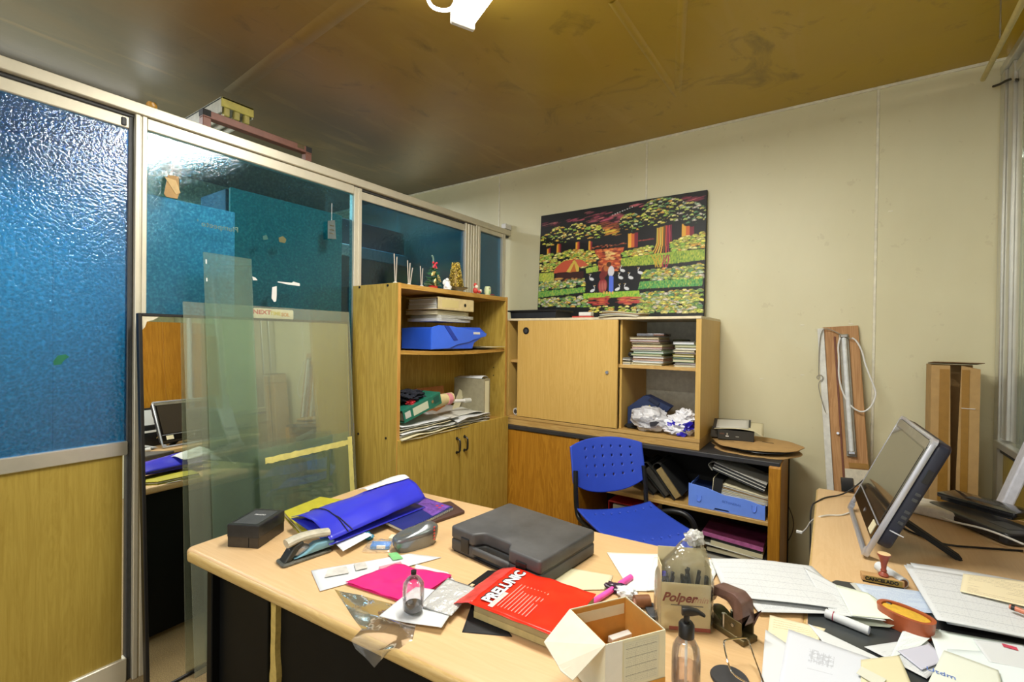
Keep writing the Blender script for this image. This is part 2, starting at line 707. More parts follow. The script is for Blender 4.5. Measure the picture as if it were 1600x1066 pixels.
def lerp(a, b, t):
    return a + (b - a) * t


# ================================================================== SETTING
ZC = 2.95
YW = 3.46
MB().box(-5.2, 3.0, -3.2, YW + .1, -.06, 0).done('floor', CARPET)['kind'] = 'structure'
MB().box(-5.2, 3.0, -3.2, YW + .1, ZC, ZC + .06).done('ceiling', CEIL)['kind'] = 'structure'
CB = bpy.data.objects['ceiling']
# raised ribs and a patched wedge moulded in the ceiling board
for a, b, wd in (((-3.09, 1.40), (-1.55, 1.30), .10), ((-.80, 2.93), (-.542, 2.05), .05), ((-.80, 2.93), (-.82, 1.95), .05)):
    a, b = Vector((*a, ZC)), Vector((*b, ZC))
    d = (b - a).normalized()
    n = Vector((-d.y, d.x, 0)) * wd / 2
    m = MB()
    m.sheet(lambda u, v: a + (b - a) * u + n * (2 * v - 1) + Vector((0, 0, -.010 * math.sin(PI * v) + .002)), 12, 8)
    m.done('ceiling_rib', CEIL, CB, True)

wb = struct('wall_back')
xs = [-5.2, -3.89, -2.528, -1.163, .206, .74, 2.0, 3.0]
for a, b in zip(xs, xs[1:]):
    MB().box(a + .006, b - .006, YW, YW + .05, 0, ZC - .012, .002, 1).done('wall_panel', WALL, wb)
for a in xs[1:-1]:
    if a != .74:
        MB().box(a - .007, a + .007, YW - .004, YW + .03, 0, ZC - .012, .002, 1).done('seam_strip', SEAM, wb)
MB().box(-5.2, 3.0, YW - .012, YW + .05, ZC - .016, ZC, .002, 1).done('ceiling_strip', SEAM, wb)
# screw plugs, nicks and pencil marks on the back wall
for px, py in ((1328, 437), (1254, 508), (1254, 586), (1190, 592), (1330, 506), (1392, 330)):
    p = P('y', YW, px, py)
    MB().box(p.x - .012, p.x + .010, YW - .002, YW + .002, p.z - .004, p.z + .003, .001, 1).done('wall_nick', SEAM, wb)

# ---- partition on the left, x = -2.4
wl = struct('wall_left')
XP = -2.4


def rail(y0, y1, z0, z1, x0=XP - .045, x1=XP, nm='rail', m=ALU_P):
    return MB().box(x0, x1, y0, y1, z0, z1, .003, 1).done(nm, m, wl)


def grooved(y0, y1, z0, z1, nm):
    """extruded aluminium strip with two shallow grooves (runs in z)"""
    m = MB()
    wdt = y1 - y0
    m.box(XP - .045, XP - .004, y0, y1, z0, z1, .001, 1)
    m.box(XP - .01, XP + .002, y0, y0 + wdt * .42, z0, z1, .002, 1)
    m.box(XP - .01, XP + .002, y1 - wdt * .42, y1, z0, z1, .002, 1)
    return m.done(nm, ALU_P, wl)


rail(-3.0, 3.455, 2.37, 2.416, XP - .05, XP + .012, 'top_rail')
rail(-3.0, 3.455, 2.355, 2.372, XP - .06, XP - .014, 'rail_shadow_gap', DARKG)
# left sliding leaf
rail(-3.0, .70, 2.305, 2.352, XP - .045, XP - .014, 'leaf_top_rail')
rail(-3.0, .70, .95, 1.007, XP - .045, XP - .010, 'middle_rail', ALU)
MB().box(XP - .032, XP - .026, -3.0, .70, 1.0, 2.31).done('glass_pane', G_PEB, wl)
MB().box(XP - .034, XP - .022, -3.0, .686, .10, .955).done('wood_panel', W_PART, wl)
rail(-3.0, .70, 0.0, .10, XP - .045, XP - .008, 'bottom_rail')
rail(.698, .716, 0, 2.36, XP - .05, XP - .018, 'leaf_end_strip', DARKG)
MB().box(XP - .03, XP - .008, .672, .69, 2.31, 2.345, .004, 1).done('slider_clip', DARKG, wl)
grooved(.717, .757, 0, 2.37, 'mullion')
# middle bay
rail(.757, 1.795, 2.318, 2.368, XP - .045, XP - .002, 'bay_top_rail')
MB().box(XP - .022, XP - .016, .757, 1.795, 1.0, 2.32).done('glass_pane', G_BLUE, wl)
rail(.757, 1.795, .95, 1.007, nm='middle_rail')
MB().box(XP - .034, XP - .022, .757, 1.795, .10, .955).done('wood_panel', W_PART, wl)
rail(.757, 1.795, 0, .10, nm='bottom_rail')
grooved(1.795, 1.85, 0, 2.362, 'mullion')
# third bay, above the bookcase
rail(1.85, 2.84, 2.30, 2.350, XP - .045, XP - .012, 'bay_top_rail')
MB().box(XP - .026, XP - .020, 1.85, 2.84, 1.0, 2.31).done('glass_pane', G_NAVY, wl)
rail(1.85, 3.38, .95, 1.007, nm='middle_rail')
MB().box(XP - .034, XP - .022, 1.85, 3.38, .10, .955).done('wood_panel', W_PART, wl)
rail(1.85, 3.38, 0, .10, nm='bottom_rail')
grooved(2.84, 2.90, 0, 2.36, 'stile')
grooved(2.905, 2.965, 0, 2.36, 'stile')
grooved(2.97, 3.03, 0, 2.385, 'stile')
rail(3.03, 3.36, 2.335, 2.37, nm='bay_top_rail')
MB().box(XP - .026, XP - .020, 3.03, 3.36, 1.0, 2.34).done('glass_pane', G_NAVY, wl)
grooved(3.34, 3.385, 0, 2.37, 'end_stile')
p = P('x', XP, 788, 352)
MB().box(XP - .03, XP + .018, 3.36, 3.455, 2.42, 2.465, .006, 2).done('wall_bracket', WHITE, wl)

# things seen through the blue glass, in the next office
B_WHITE = plain('white_board', (226, 228, 224), .6)
B_GREEN = plain('green_board', (84, 146, 122), .7, 0, .1, 3)
B_DARK = plain('dark_board', (40, 52, 62), .7)
o = MB().box(XP - .10, XP - .085, .735, 1.150, .2, 2.07, .002, 1).done('white_board', B_WHITE)
tag(o, 'pale board standing behind the blue glass, above the mirror', 'board')
o = MB().box(XP - .13, XP - .112, 1.14, 1.792, .2, 2.20, .002, 1).done('green_board', B_GREEN)
tag(o, 'green board behind the blue glass left of the bookcase', 'board')
wf = struct('wall_far')
for a in (-3.2, -1.0, 1.0, 2.3):
    MB().box(-5.2, -5.1, a + .0008, a + {-3.2: 2.2, -1.0: 2.0, 1.0: 1.3, 2.3: 1.1}[a] - .0008, 0, ZC, .002, 1).done('wall_panel', WALL, wf)
o = MB()
o.box(-4.0, -3.5, 1.6, 3.3, 0, 2.15, .004, 1)
o = o.done('storage_cabinet', B_DARK)
MB().box(-4.0, -3.48, 1.75, 2.35, 2.15, 2.25, .004, 1).done('pale_edge', B_WHITE, o)
MB().box(-4.0, -3.48, 2.45, 3.3, 2.15, 2.25, .004, 1).done('pale_edge', B_WHITE, o)
MB().box(-4.0, -3.6, 1.6, 3.3, 2.26, 2.5, .004, 1).done('dark_hood', B_DARK, o)
tag(o, 'dark tall cabinet dimly seen through the blue glass above the bookcase', 'cabinet')
for k in range(0):
    t = thing('ceiling_fitting', 'unlit' if 0 else ['pale ceiling strip fitting seen through blue glass over the bookcase', 'far pale ceiling strip fitting behind the partition'][k], 'light', (-3.3 - k * .8, 2.4, 2.90))
    MB().box(-.06, .06, -.55, .55, -.03, .045, .01, 2).done('housing', WHITE, t)
    MB().cyl((0, -.5, -.045), (0, .5, -.045), .014).done('tube', WHITE, t, True)

# ---- partition on the right, x = 0.71
XR = .71
wr = struct('wall_right')


def rr(y0, y1, z0, z1, x0=XR, x1=XR + .05, nm='rail', m=ALU):
    return MB().box(x0, x1, y0, y1, z0, z1, .003, 1).done(nm, m, wr)


for a, b, dx in ((3.385, 3.452, 0), (3.30, 3.375, .012), (3.20, 3.295, .028)):
    rr(a, b, .975 if dx else 0, 2.86, XR + dx, XR + .06, 'corner_post')
rr(-1.0, 3.45, 2.86, 2.90, XR - .004, nm='top_rail')
rr(-1.0, 3.45, 2.80, 2.845, XR + .02, nm='top_rail')
rr(-1.0, 3.40, .93, .965, XR - .01, nm='sill_rail')
rr(-1.0, 3.40, .90, .925, XR + .012, nm='sill_rail', m=DARKG)
rr(-1.0, 3.40, 0, .08, nm='bottom_rail')
MB().box(XR + .025, XR + .03, -1.0, 3.20, .965, 2.80).done('glass_pane', G_THIN, wr)
MB().box(XR + .02, XR + .034, -1.0, 3.37, .08, .90).done('wood_panel', W_PART, wr)
for y in (2.76, 1.66, .55):
    rr(y, y + .06, .965, 2.80, XR - .005, nm='mullion')
for k, (y0, y1) in enumerate(((1.72, 2.24), (2.24, 2.76))):
    MB().box(XR + .004, XR + .02, y0, y1, .97, 1.95, .002, 1).done('wood_panel', W_CRED, wr)
# beyond it, the next office's far wall
wn = struct('wall_side')
for a in (-3.2, -1.87, -.54, .79, 2.12):
    MB().box(2.9, 3.0, a + .005, a + 1.32, 0, ZC, .002, 1).done('wall_panel', WALL, wn)

# cable strap round the corner post, conduit under the ceiling
m = MB()
m.tube([P('y', 3.44, 1552, 135), P('y', 3.40, 1562, 132), P('y', 3.37, 1572, 126), P('y', 3.33, 1582, 123), P('y', 3.28, 1592, 125), P('y', 3.28, 1602, 126)], .006, 6, smooth=1)
tag(m.done('cable', plain('old_cable', (60, 56, 48), .6), None, True), 'dark cable tied round the top of the corner post', 'cable')
pa, pb = Vector((.50, 3.30, 2.745)), Vector((.50, -.6, 2.79))
pa = P('y', 3.30, 1536, 124)
pb = P('y', 2.2, 1603, -8)
t = thing('conduit_pipe', 'thin cream conduit pipe hanging below the ceiling at the right', 'pipe', pa)
d = (pb - pa)
m = MB()
m.cyl((0, 0, 0), d, .011, n=14)
m.done('tube', plain('conduit', (188, 172, 104), .4), t, True)
for k in (.5, .97):
    q = d * k
    MB().cyl(q, (q.x, q.y, ZC - pa.z), .003, n=6).done('hanger', STEEL, t)

# ceiling lamp
t = thing('ceiling_lamp', 'fluorescent ceiling lamp with a loop of white cable, at the top edge', 'lamp', (lm.x, lm.y, 0), lang)
L2 = (LAMP_B - LAMP_A).length / 2
MB().box(-L2, L2, -.05, .05, 2.855, 2.90, .01, 2).done('housing', WHITE, t)
m = MB()
for s in (-.035, .035):
    m.cyl((-L2 + .03, s, 2.83), (L2 - .03, s, 2.83), .014)
m.done('tube', LAMPGLOW, t, True)
for s in (-L2 + .02, L2 - .02):
    MB().box(s - .012, s + .012, -.055, .055, 2.805, 2.86, .004, 1).done('end_cap', WHITE, t)
for s in (-.4, .4):
    MB().cyl((s, 0, 2.90), (s, 0, ZC), .004, n=6).done('hanger', STEEL, t)
cen = P('z', 2.86, 692, -6)
m = MB()
pts = [P('z', 2.84, x, y) for x, y in ((667, -8), (671, 6), (680, 14), (697, 17), (708, 12), (713, 0), (700, -22), (680, -24))]
m.tube(pts, .007, 8, closed=True, smooth=2)
m.tube([P('z', 2.84, x, y) for x, y in ((709, 8), (716, 13), (722, 19))], .004, 6)
o = m.done('power_cable', LAMPGLOW, None, True)  # cable borrows the lamp's emission, so it glows as if brightly lit
o.parent = t
o.matrix_parent_inverse = (Matrix.Translation(t.location) @ RZ(lang)).inverted()
# fill lamp added out of view behind the camera, and lamps of the neighbouring rooms
for k, (x, y, a, lb) in enumerate(((-1.0, -1.3, 0, 'added unseen fill lamp under the ceiling behind the viewer'), (1.5, 1.7, .2, 'long white ceiling lamp in the room on the right'), (-3.9, .6, PI / 2, 'long white ceiling lamp in the office behind the blue glass'))):
    t = thing('ceiling_lamp', lb, 'lamp', (x, y, 0), a)
    MB().box(-.6, .6, -.05, .05, 2.86, 2.95, .01, 2).done('housing', WHITE, t)
    MB().cyl((-.57, 0, 2.835), (.57, 0, 2.835), .014).done('tube', GLOW_DIM if k == 2 else LAMPGLOW, t, True)

# ================================================================== FURNITURE
ZD = .75


def slab_round(m, pts, z0, z1, bev):
    m.prism(pts, z0, z1, 'z', bev, 3)


def corner_round(pts, r, n=5):
    out = []
    k = len(pts)
    for i in range(k):
        p, a, b = Vector(pts[i]), Vector(pts[i - 1]), Vector(pts[(i + 1) % k])
        da, db = (a - p).normalized(), (b - p).normalized()
        s, e = p + da * r, p + db * r
        for j in range(n + 1):
            t = j / n
            q = s * (1 - t) ** 2 + p * 2 * t * (1 - t) + e * t ** 2
            out.append((q.x, q.y))
    return out


# main desk
DT = thing('office_desk', 'beech topped office desk with black panels, covered in clutter', 'desk', (-.9, 1.15, 0), R(4.2))
Minv = (Matrix.Translation(DT.location) @ RZ(R(4.2))).inverted()
cn = [Minv @ Vector((x, y, 0)) for x, y in ((-1.755, .660), (-.045, .782), (-.045, 1.650), (-1.815, 1.502))]
pts = corner_round([(v.x, v.y) for v in cn], .03)
MB().prism(pts, .715, ZD, 'z', .012, 3).done('desk_top', W_DESK, DT, True)
fy = cn[0].y
MB().box(cn[0].x + .03, cn[1].x - .01, fy - .008, fy + .02, .712, .746, .012, 3).done('front_edging', W_DESKEDGE, DT, True)
BP = plain('black_laminate', (9, 11, 12), .5, 0, .3, 5, spec=.2)
lx, rx = cn[0].x + .045, cn[1].x - .04
MB().box(lx, lx + .030, fy + .05, fy + .76, .02, .715, .003, 1).done('side_panel', BP, DT)
MB().box(rx - .03, rx, fy + .05, fy + .76, .02, .715, .003, 1).done('side_panel', BP, DT)
MB().box(lx + .03, lx + .30, fy + .075, fy + .095, .02, .715, .002, 1).done('front_panel', BP, DT)
MB().box(lx + .325, lx + .95, fy + .10, fy + .12, .02, .715, .002, 1).done('modesty_panel', BP, DT)
MB().box(lx + .975, rx - .03, fy + .10, fy + .12, .02, .715, .002, 1).done('modesty_panel', BP, DT)
RAWB = plain('raw_chipboard', (190, 166, 92), .8, 0, .15, 60, .3)


def ragged(m, x0, x1, z0, z1, y, n=26, s=0):
    L, Rr = [], []
    for i in range(n + 1):
        z = lerp(z0, z1, i / n)
        a = noise.noise(Vector((z * 14, s, 0)))
        b = noise.noise(Vector((z * 11, s + 5, 0)))
        wv = .35 + .65 * max(0, min(1, .5 + 1.2 * noise.noise(Vector((z * 5, s + 9, 0)))))
        c = (x0 + x1) / 2
        L.append((c - (c - x0) * wv + a * .012, z))
        Rr.append((c + (x1 - c) * wv + b * .012, z))
    m.prism(L + Rr[::-1], y, y + .02, 'y')


m = MB()
ragged(m, lx + .298, lx + .335, .10, .71, fy + .082, s=3)
m.done('torn_edging', RAWB, DT)
m = MB()
ragged(m, lx + .955, lx + .975, .3, .71, fy + .09, s=8)
m.done('torn_edging', RAWB, DT)

# right-hand desk
DR = thing('side_desk', 'beech desk along the right wall, carrying the tilted monitor', 'desk', (.34, 1.75, 0))
q = corner_round([(-.385, -1.10), (.355, -1.10), (.355, .96), (-.385, .955)], .02)
MB().prism(q, .715, ZD, 'z', .008, 3).done('desk_top', W_DESKY, DR, True)
MB().box(-.388, -.372, -1.05, .93, .716, .748, .004, 2).done('edging', W_DESKEDGE, DR)
MB().box(-.36, -.335, .05, .94, .02, .715, .003, 1).done('side_panel', BP, DR)
MB().box(-.335, .34, .90, .925, .12, .715, .003, 1).done('end_panel', BP, DR)
MB().box(-.36, .34, -1.06, -1.03, .02, .715, .003, 1).done('end_panel', BP, DR)

# ---- bookcase
BK = thing('bookcase', 'tall wooden bookcase with two open shelves and two doors below', 'bookcase', (-2.19, 2.31, 0))
x0, x1, y0, y1, zt = -.20, .195, -.525, .540, 1.757
m = MB()
m.box(x0, x1, y0, y0 + .022, 0, zt, .001, 1)
m.done('side_panel', W_SHELF, BK)
MB().box(x0, x1, y1 - .022, y1, 0, zt, .001, 1).done('side_panel', W_SHELF, BK)
for ya in (y0, y1 - .022):
    MB().box(x1, x1 + .002, ya, ya + .022, 0, zt).done('front_edging', W_EDGE, BK)
MB().box(x0, x1, y0 + .022, y1 - .022, zt - .03, zt - .002, .001, 1).done('top_board', W_SHELFX, BK)
m = MB()   # sagging shelf
m.sheet(lambda u, v: (lerp(x0 + .01, x1 - .006, u), lerp(y0 + .022, y1 - .022, v), 1.377 - .012 * math.sin(PI * v)), 4, 16, .022)
m.done('shelf', W_SHELFX, BK)
MB().box(x0, x1 - .01, y0 + .022, y1 - .022, .838, .862, .001, 1).done('shelf', W_SHELFX, BK)
MB().box(x0, x0 + .008, y0 + .022, y1 - .022, .06, zt - .03).done('back_panel', W_SHELF, BK)
MB().box(x0 + .01, x1 - .02, y0 + .022, y1 - .022, .02, .08).done('plinth', W_SHELF, BK)
for k, (a, b) in enumerate(((y0 + .004, -.002), (.004, y1 + .004))):
    d = MB().box(x1, x1 + .018, a, b, .085, .874, .002, 1).done('door', W_SHELF, BK)
    yy = -.035 if k == 0 else .04
    m = MB()
    m.tube([(x1 + .018, yy, .715), (x1 + .046, yy, .722), (x1 + .048, yy, .76), (x1 + .046, yy, .798), (x1 + .018, yy, .805)], .006, 8, smooth=1)
    m.cyl((x1 + .017, yy, .715), (x1 + .021, yy, .715), .010)
    m.cyl((x1 + .017, yy, .805), (x1 + .021, yy, .805), .010)
    m.done('handle', BLACK, d, True)
for x, z in [(q.x + 2.19, q.z) for q in (P('y', 1.785, 562, 449), P('y', 1.785, 606, 446), P('y', 1.785, 560, 678), P('y', 1.785, 603, 685))]:
    MB().cyl((x, y0 - .003, z), (x, y0 + .004, z), .007, .008, 10).done('screw_cap', BLACK, BK)
for z in (1.23, 1.17):
    MB().cyl((.09, y1 - .0235, z), (.09, y1 - .02, z), .005, n=8).done('shelf_hole', BLACK, BK)

# ---- wall cabinet standing on the credenza
CAB = thing('sideboard_cabinet', 'light wooden cabinet with one sliding door, standing under the painting', 'cabinet', (-1.33, 3.16, .805))
x0, x1 = -.70, .70
yf, yb = -.27, .285
zt = .795
MB().box(x0, x1, yf, yb, .045, .066, .001, 1).done('bottom_board', W_CABX, CAB)
MB().box(x0 + .003, x1 - .003, yf + .004, yb, 0, .045, .001, 1).done('plinth', W_CABX, CAB)
MB().box(x0 - .004, x1, yf - .004, yb, zt - .016, zt, .001, 1).done('top_board', plain('cab_top', (222, 208, 174), .5), CAB)
MB().box(x1 - .030, x1, yf, yb, .066, zt - .016, .001, 1).done('side_panel', W_CAB, CAB)
MB().box(x0, x0 + .025, yf, yb, .066, zt - .016, .001, 1).done('side_panel', W_CAB, CAB)
MB().box(x0 + .025, x1 - .03, yf + .03, yb - .02, .465, .487, .001, 1).done('shelf', W_CABX, CAB)
MB().box(x0 + .025, x1 - .03, yb - .012, yb, .066, zt - .016).done('back_panel', plain('back_white', (206, 206, 190), .6), CAB)
MB().box(.185, .20, yf + .04, yb - .02, .066, zt - .016, .001, 1).done('divider', W_CAB, CAB)
dx0 = P('y', 2.895, 809, 600).x + 1.33
dx1 = P('y', 2.895, 965, 600).x + 1.33
door = MB().box(dx0, dx1, yf - .004, yf + .014, .07, zt - .017, .001, 1).done('sliding_door', W_CAB, CAB)
q = P('y', 2.886, 822, 517)
m = MB()
m.cyl((q.x + 1.33, yf - .006, q.z - .805), (q.x + 1.33, yf - .003, q.z - .805), .026, n=24)
m.done('finger_pull', BLACK, door, True)
MB().cyl((q.x + 1.33, yf - .0075, q.z - .805), (q.x + 1.33, yf - .005, q.z - .805), .014, n=20).done('recess', DARKG, door, True)
q = P('y', 2.886, 949, 582)
MB().cyl((q.x + 1.33, yf - .014, q.z - .805), (q.x + 1.33, yf - .003, q.z - .805), .011, .012, 18).done('lock', STEEL, door, True)

# ---- credenza: black top, drawer front on the left, open shelves on the right
CR = thing('credenza', 'low black-topped wooden credenza with open shelves under the cabinet', 'credenza', (-1.13, 3.13, 0))
zt = .805
MB().box(-.87, .915, -.265, .315, zt - .028, zt, .004, 2).done('top_board', plain('black_top', (50, 50, 52), .45, 0, .2, 6), CR)
MB().box(-.87, -.30, -.255, -.237, .03, zt - .034, .002, 1).done('drawer_front', W_CRED, CR)
MB().box(-.30, -.275, -.255, .27, 0, zt - .028, .002, 1).done('side_panel', W_CRED, CR)
m = MB()
zl = zt - .012
m.prism([(-.275, 0), (.255, 0), (.255, zl), (-.245, zl), (-.262, zl - .006), (-.275, zl - .02)], .862, .92, 'x', .004, 1)
m.done('leg_panel', W_CRED, CR)
MB().box(.85, .925, .257, .30, 0, zt - .005, .002, 1).done('back_post', BLACKM, CR)
MB().box(-.275, .862, -.25, .24, .448, .470, .002, 1).done('shelf', W_CABX, CR)
MB().box(-.275, .862, .245, .262, .02, zt - .028).done('back_panel', BLACKM, CR)
MB().box(-.275, .862, -.24, .24, .05, .07, .002, 1).done('bottom_board', W_CABX, CR)
MB().box(.80, .862, -.262, -.225, .44, zt - .03, .001, 1).done('upright', BLACKM, CR) if 0 else None

# ---- chair
A_ = Vector((-.835, 2.725, .46))
C_ = Vector((-1.15, 2.335, .46))
mid = (A_ + C_) / 2
side = (A_ - C_).normalized()          # local +x
ang = math.atan2(side.y, side.x)
CH = thing('office_chair', 'blue plastic chair with perforated back and black tube frame', 'chair', (mid.x, mid.y, 0), ang)
# local: x along the backrest, -y forward (towards camera/right)


def seat(u, v):
    x = lerp(-.235, .235, u)
    y = lerp(.03, -.43, v)
    # rounded plan
    if v > .8:
        x *= 1 - .25 * ((v - .8) / .2) ** 2
    z = .462 - .010 * math.sin(PI * u) + .012 * math.cos(2 * PI * u) * 0
    z += .022 * (1 - v) ** 4 - .05 * max(0, (v - .80) / .2) ** 2
    z += .012 * abs(2 * u - 1) ** 3
    return (x, y, z)


sh = lambda i, j: (j in (4, 32) and i % 5 == 3 and 3 < i < 44)
MB().sheet(seat, 46, 40, .010, hole=sh).done('seat', BLUE, CH, 'full')


def back(u, v):
    x = lerp(-.235, .235, u)
    e = abs(2 * u - 1)
    ztop = .865 - .035 * e ** 2.2
    zbot = .555 + .075 * e ** 2.4
    z = lerp(zbot, ztop, v)
    y = .055 + .075 * (z - .55) / .3 + .045 * (1 - e * e) * 1 - .0
    return (x, y, z)


bh = lambda i, j: (j in (13, 14, 21, 22, 29, 30, 37, 38) and i % 7 == 5 and 6 < i < 54)
MB().sheet(back, 56, 46, .009, hole=bh).done('backrest', BLUE, CH, 'full')
for s in (-1, 1):
    m = MB()
    m.tube([(s * .205, -.36, .435), (s * .215, -.02, .435), (s * .222, .045, .45), (s * .226, .06, .52), (s * .226, .068, .60), (s * .222, .082, .70)], .014, 10, smooth=2)
    m.xf(Matrix.Identity(4))
    m.done('back_upright', BLACK, CH, True)
    m = MB()
    m.tube([(s * .205, -.36, .435), (s * .22, -.40, .40), (s * .235, -.43, .012)], .0125, 10, smooth=2)
    m.done('leg', BLACK, CH, True)
    m = MB()
    m.tube([(s * .205, -.06, .435), (s * .225, .02, .40), (s * .24, .09, .012)], .0125, 10, smooth=2)
    m.done('leg', BLACK, CH, True)
    MB().cyl((s * .235, -.43, 0), (s * .235, -.43, .025), .017).done('foot', BLACKM, CH)
    MB().cyl((s * .24, .09, 0), (s * .24, .09, .025), .017).done('foot', BLACKM, CH)
MB().cyl((-.205, -.3, .432), (.205, -.3, .432), .011).done('crossbar', BLACK, CH, True)
MB().cyl((-.205, -.1, .432), (.205, -.1, .432), .011).done('crossbar', BLACK, CH, True)
# second chair frame seen as a black bent tube beside the seat
m = MB()
m.tube([P('y', 2.75, x, y) for x, y in ((1035, 800), (1050, 798), (1072, 803), (1086, 820), (1090, 850))], .016, 10, smooth=2)
o = m.done('armrest_tube', BLACK, None, True)
bpy.context.view_layer.update()
o.parent = CH
o.matrix_parent_inverse = CH.matrix_world.inverted()


# ================================================================== MIRROR AND PANES
def leaner(name, label, cat, xt, xb, zt):
    a = math.atan2(xt - xb, zt)
    return thing(name, label, cat, (xb, 0, 0), rot=(0, a, R(3.3))), math.hypot(xt - xb, zt)


t, h = leaner('mirror', 'large black-edged mirror leaning on the partition beside the bookcase', 'mirror', -2.284, -2.190, 1.539)
ya, yb = .711, 1.762
MB().box(-.003, .003, ya + .011, yb - .009, .012, h - .010).done('mirror_glass', MIRROR, t)
fm = plain('mirror_frame', (18, 17, 17), .45)
for q in ((ya, ya + .013, 0, h), (yb - .011, yb, 0, h), (ya + .013, yb - .011, h - .012, h), (ya + .013, yb - .011, 0, .014)):
    MB().box(-.018, .008, *q, .002, 1).done('frame_strip', fm, t)
m = MB()
m.prism([(ya + .012, h - .012), (ya + .075, h - .012), (ya + .05, h - .028), (ya + .03, h - .034), (ya + .022, h - .058), (ya + .012, h - .07)], .0032, .0042, 'x')
m.done('silver_flaking', plain('flaking', (214, 206, 180), .7), t)

t, h = leaner('glass_sheet', 'wide dusty glass sheet leaning in front of the black-edged mirror', 'glass', -2.276, -2.150, 1.597)
MB().box(.0, .004, .872, 1.756, 0, h).done('pane', G_CLEAR, t)
t, h = leaner('glass_sheet', 'narrow tall glass sheet rising above the mirror against the blue glass', 'glass', -2.287, -2.135, 1.827)
MB().box(.0, .004, .958, 1.176, 0, h, .0005, 1).done('pane', G_GREEN, t)
for z, l in ((1.78, .02), (1.70, .016)):
    MB().box(.004, .0045, .966, .971, z, z + l).done('white_sticker', WHITE, t)
t, h = leaner('glass_sheet', 'low greenish glass sheet with yellow paper tape along its top', 'glass', -2.165, -2.085, .912)
MB().box(.0, .004, 1.150, 1.675, 0, h).done('pane', G_GREEN, t)
MTAPE = plain('paper_tape', (214, 204, 120), .7, 0, .14, 20)
m = MB()
m.sheet(lambda u, v: (.0055, lerp(1.18, 1.665, u), lerp(h - .075 + .006 * noise.noise((u * 22, 0, 0)), h - .045 + .006 * noise.noise((u * 17, 4, 0)), v)), 40, 2)
m.done('paper_tape', MTAPE, t)
m = MB()
m.sheet(lambda u, v: (.0055, lerp(1.662, 1.692 + .003 * noise.noise((v * 30, 7, 0)), u), lerp(.35, h - .03, v)), 2, 40)
m.done('paper_tape', MTAPE, t)

# stickers, hanging samples and lettering on the blue glass
def xs_pt(px, py):
    return P('x', XP - .010, px, py)


t = thing('sticker', 'torn white sticker with faded red and yellow letters on the blue glass', 'sticker', (0, 0, 0))
a, b, c, d = xs_pt(396, 481), xs_pt(459, 485), xs_pt(459, 500), xs_pt(396, 498)
m = MB()
m.prism(corner_round([(a.y, a.z), (b.y, b.z), (c.y, c.z), (d.y, d.z)], .01), XP - .0148, XP - .0135, 'x')
m.done('label_sheet', CREAM, t)
mw = T(XP - .013, (a.y + b.y) / 2, (a.z + c.z) / 2) @ RZ(PI / 2) @ RX(PI / 2)
text('NEXT', .030, plain('ink_red', (196, 70, 60), .5), t, mw @ T(-.062, .006, 0), bold=.001, sx=1.2)
text('TIME', .026, plain('ink_yellow', (206, 184, 60), .5), t, mw @ T(.008, .002, 0), bold=.001)
text('SOL', .026, plain('ink_orange', (200, 130, 40), .5), t, mw @ T(.062, -.002, 0), bold=.001)
t = thing('glass_lettering', 'small faded tan lettering seen from behind on the blue glass', 'lettering', (0, 0, 0))
a, b = xs_pt(303, 346), xs_pt(378, 360)
mw = T(XP - .0145, (a.y + b.y) / 2, (a.z + b.z) / 2 - .003) @ RZ(-PI / 2) @ RX(PI / 2)
text("Plumpeeto '", .038, plain('ink_tan', (96, 124, 112), .6), t, mw)
for k, (lb, pts) in enumerate((('torn strip of white tape, horizontal, on the teal glass', ((436, 440), (457, 442), (459, 440), (469, 443), (469, 447), (452, 445), (434, 441))),
                  ('torn strip of white tape, upright, on the teal glass', ((426, 449), (433, 447), (433, 462), (432, 471), (429, 472), (425, 466))),
                  ('tiny scrap of white tape beside the narrow glass sheet', ((395, 432), (400, 434), (403, 438), (396, 438))),
                  ('scrap of brown tape high on the teal glass', ((436, 371), (443, 369), (448, 374), (446, 380), (437, 378))),
                  ('faint brown glue mark on the teal glass, left of the brown scrap', ((411, 369), (417, 367), (420, 374), (412, 375))),
                  ('green leaf shaped sticker low on the large left pane', ((85, 565), (92, 556), (104, 554), (110, 558), (102, 563), (97, 570), (86, 571))))):
    m = MB()
    pp = [xs_pt(*q) for q in pts]
    xx = XP - .0136 if k < 5 else XP - .0245
    m.prism([(v.y, v.z) for v in pp], xx - .002, xx, 'x')
    mt = [WHITE, WHITE, WHITE, plain('tape_brown', (96, 96, 60), .6), plain('glue_brown', (40, 92, 86), .6), plain('leaf_green', (24, 110, 80), .6)][k]
    tag(m.done('tape_scrap' if k < 5 else 'leaf_sticker', mt), lb, 'tape' if k < 5 else 'sticker')
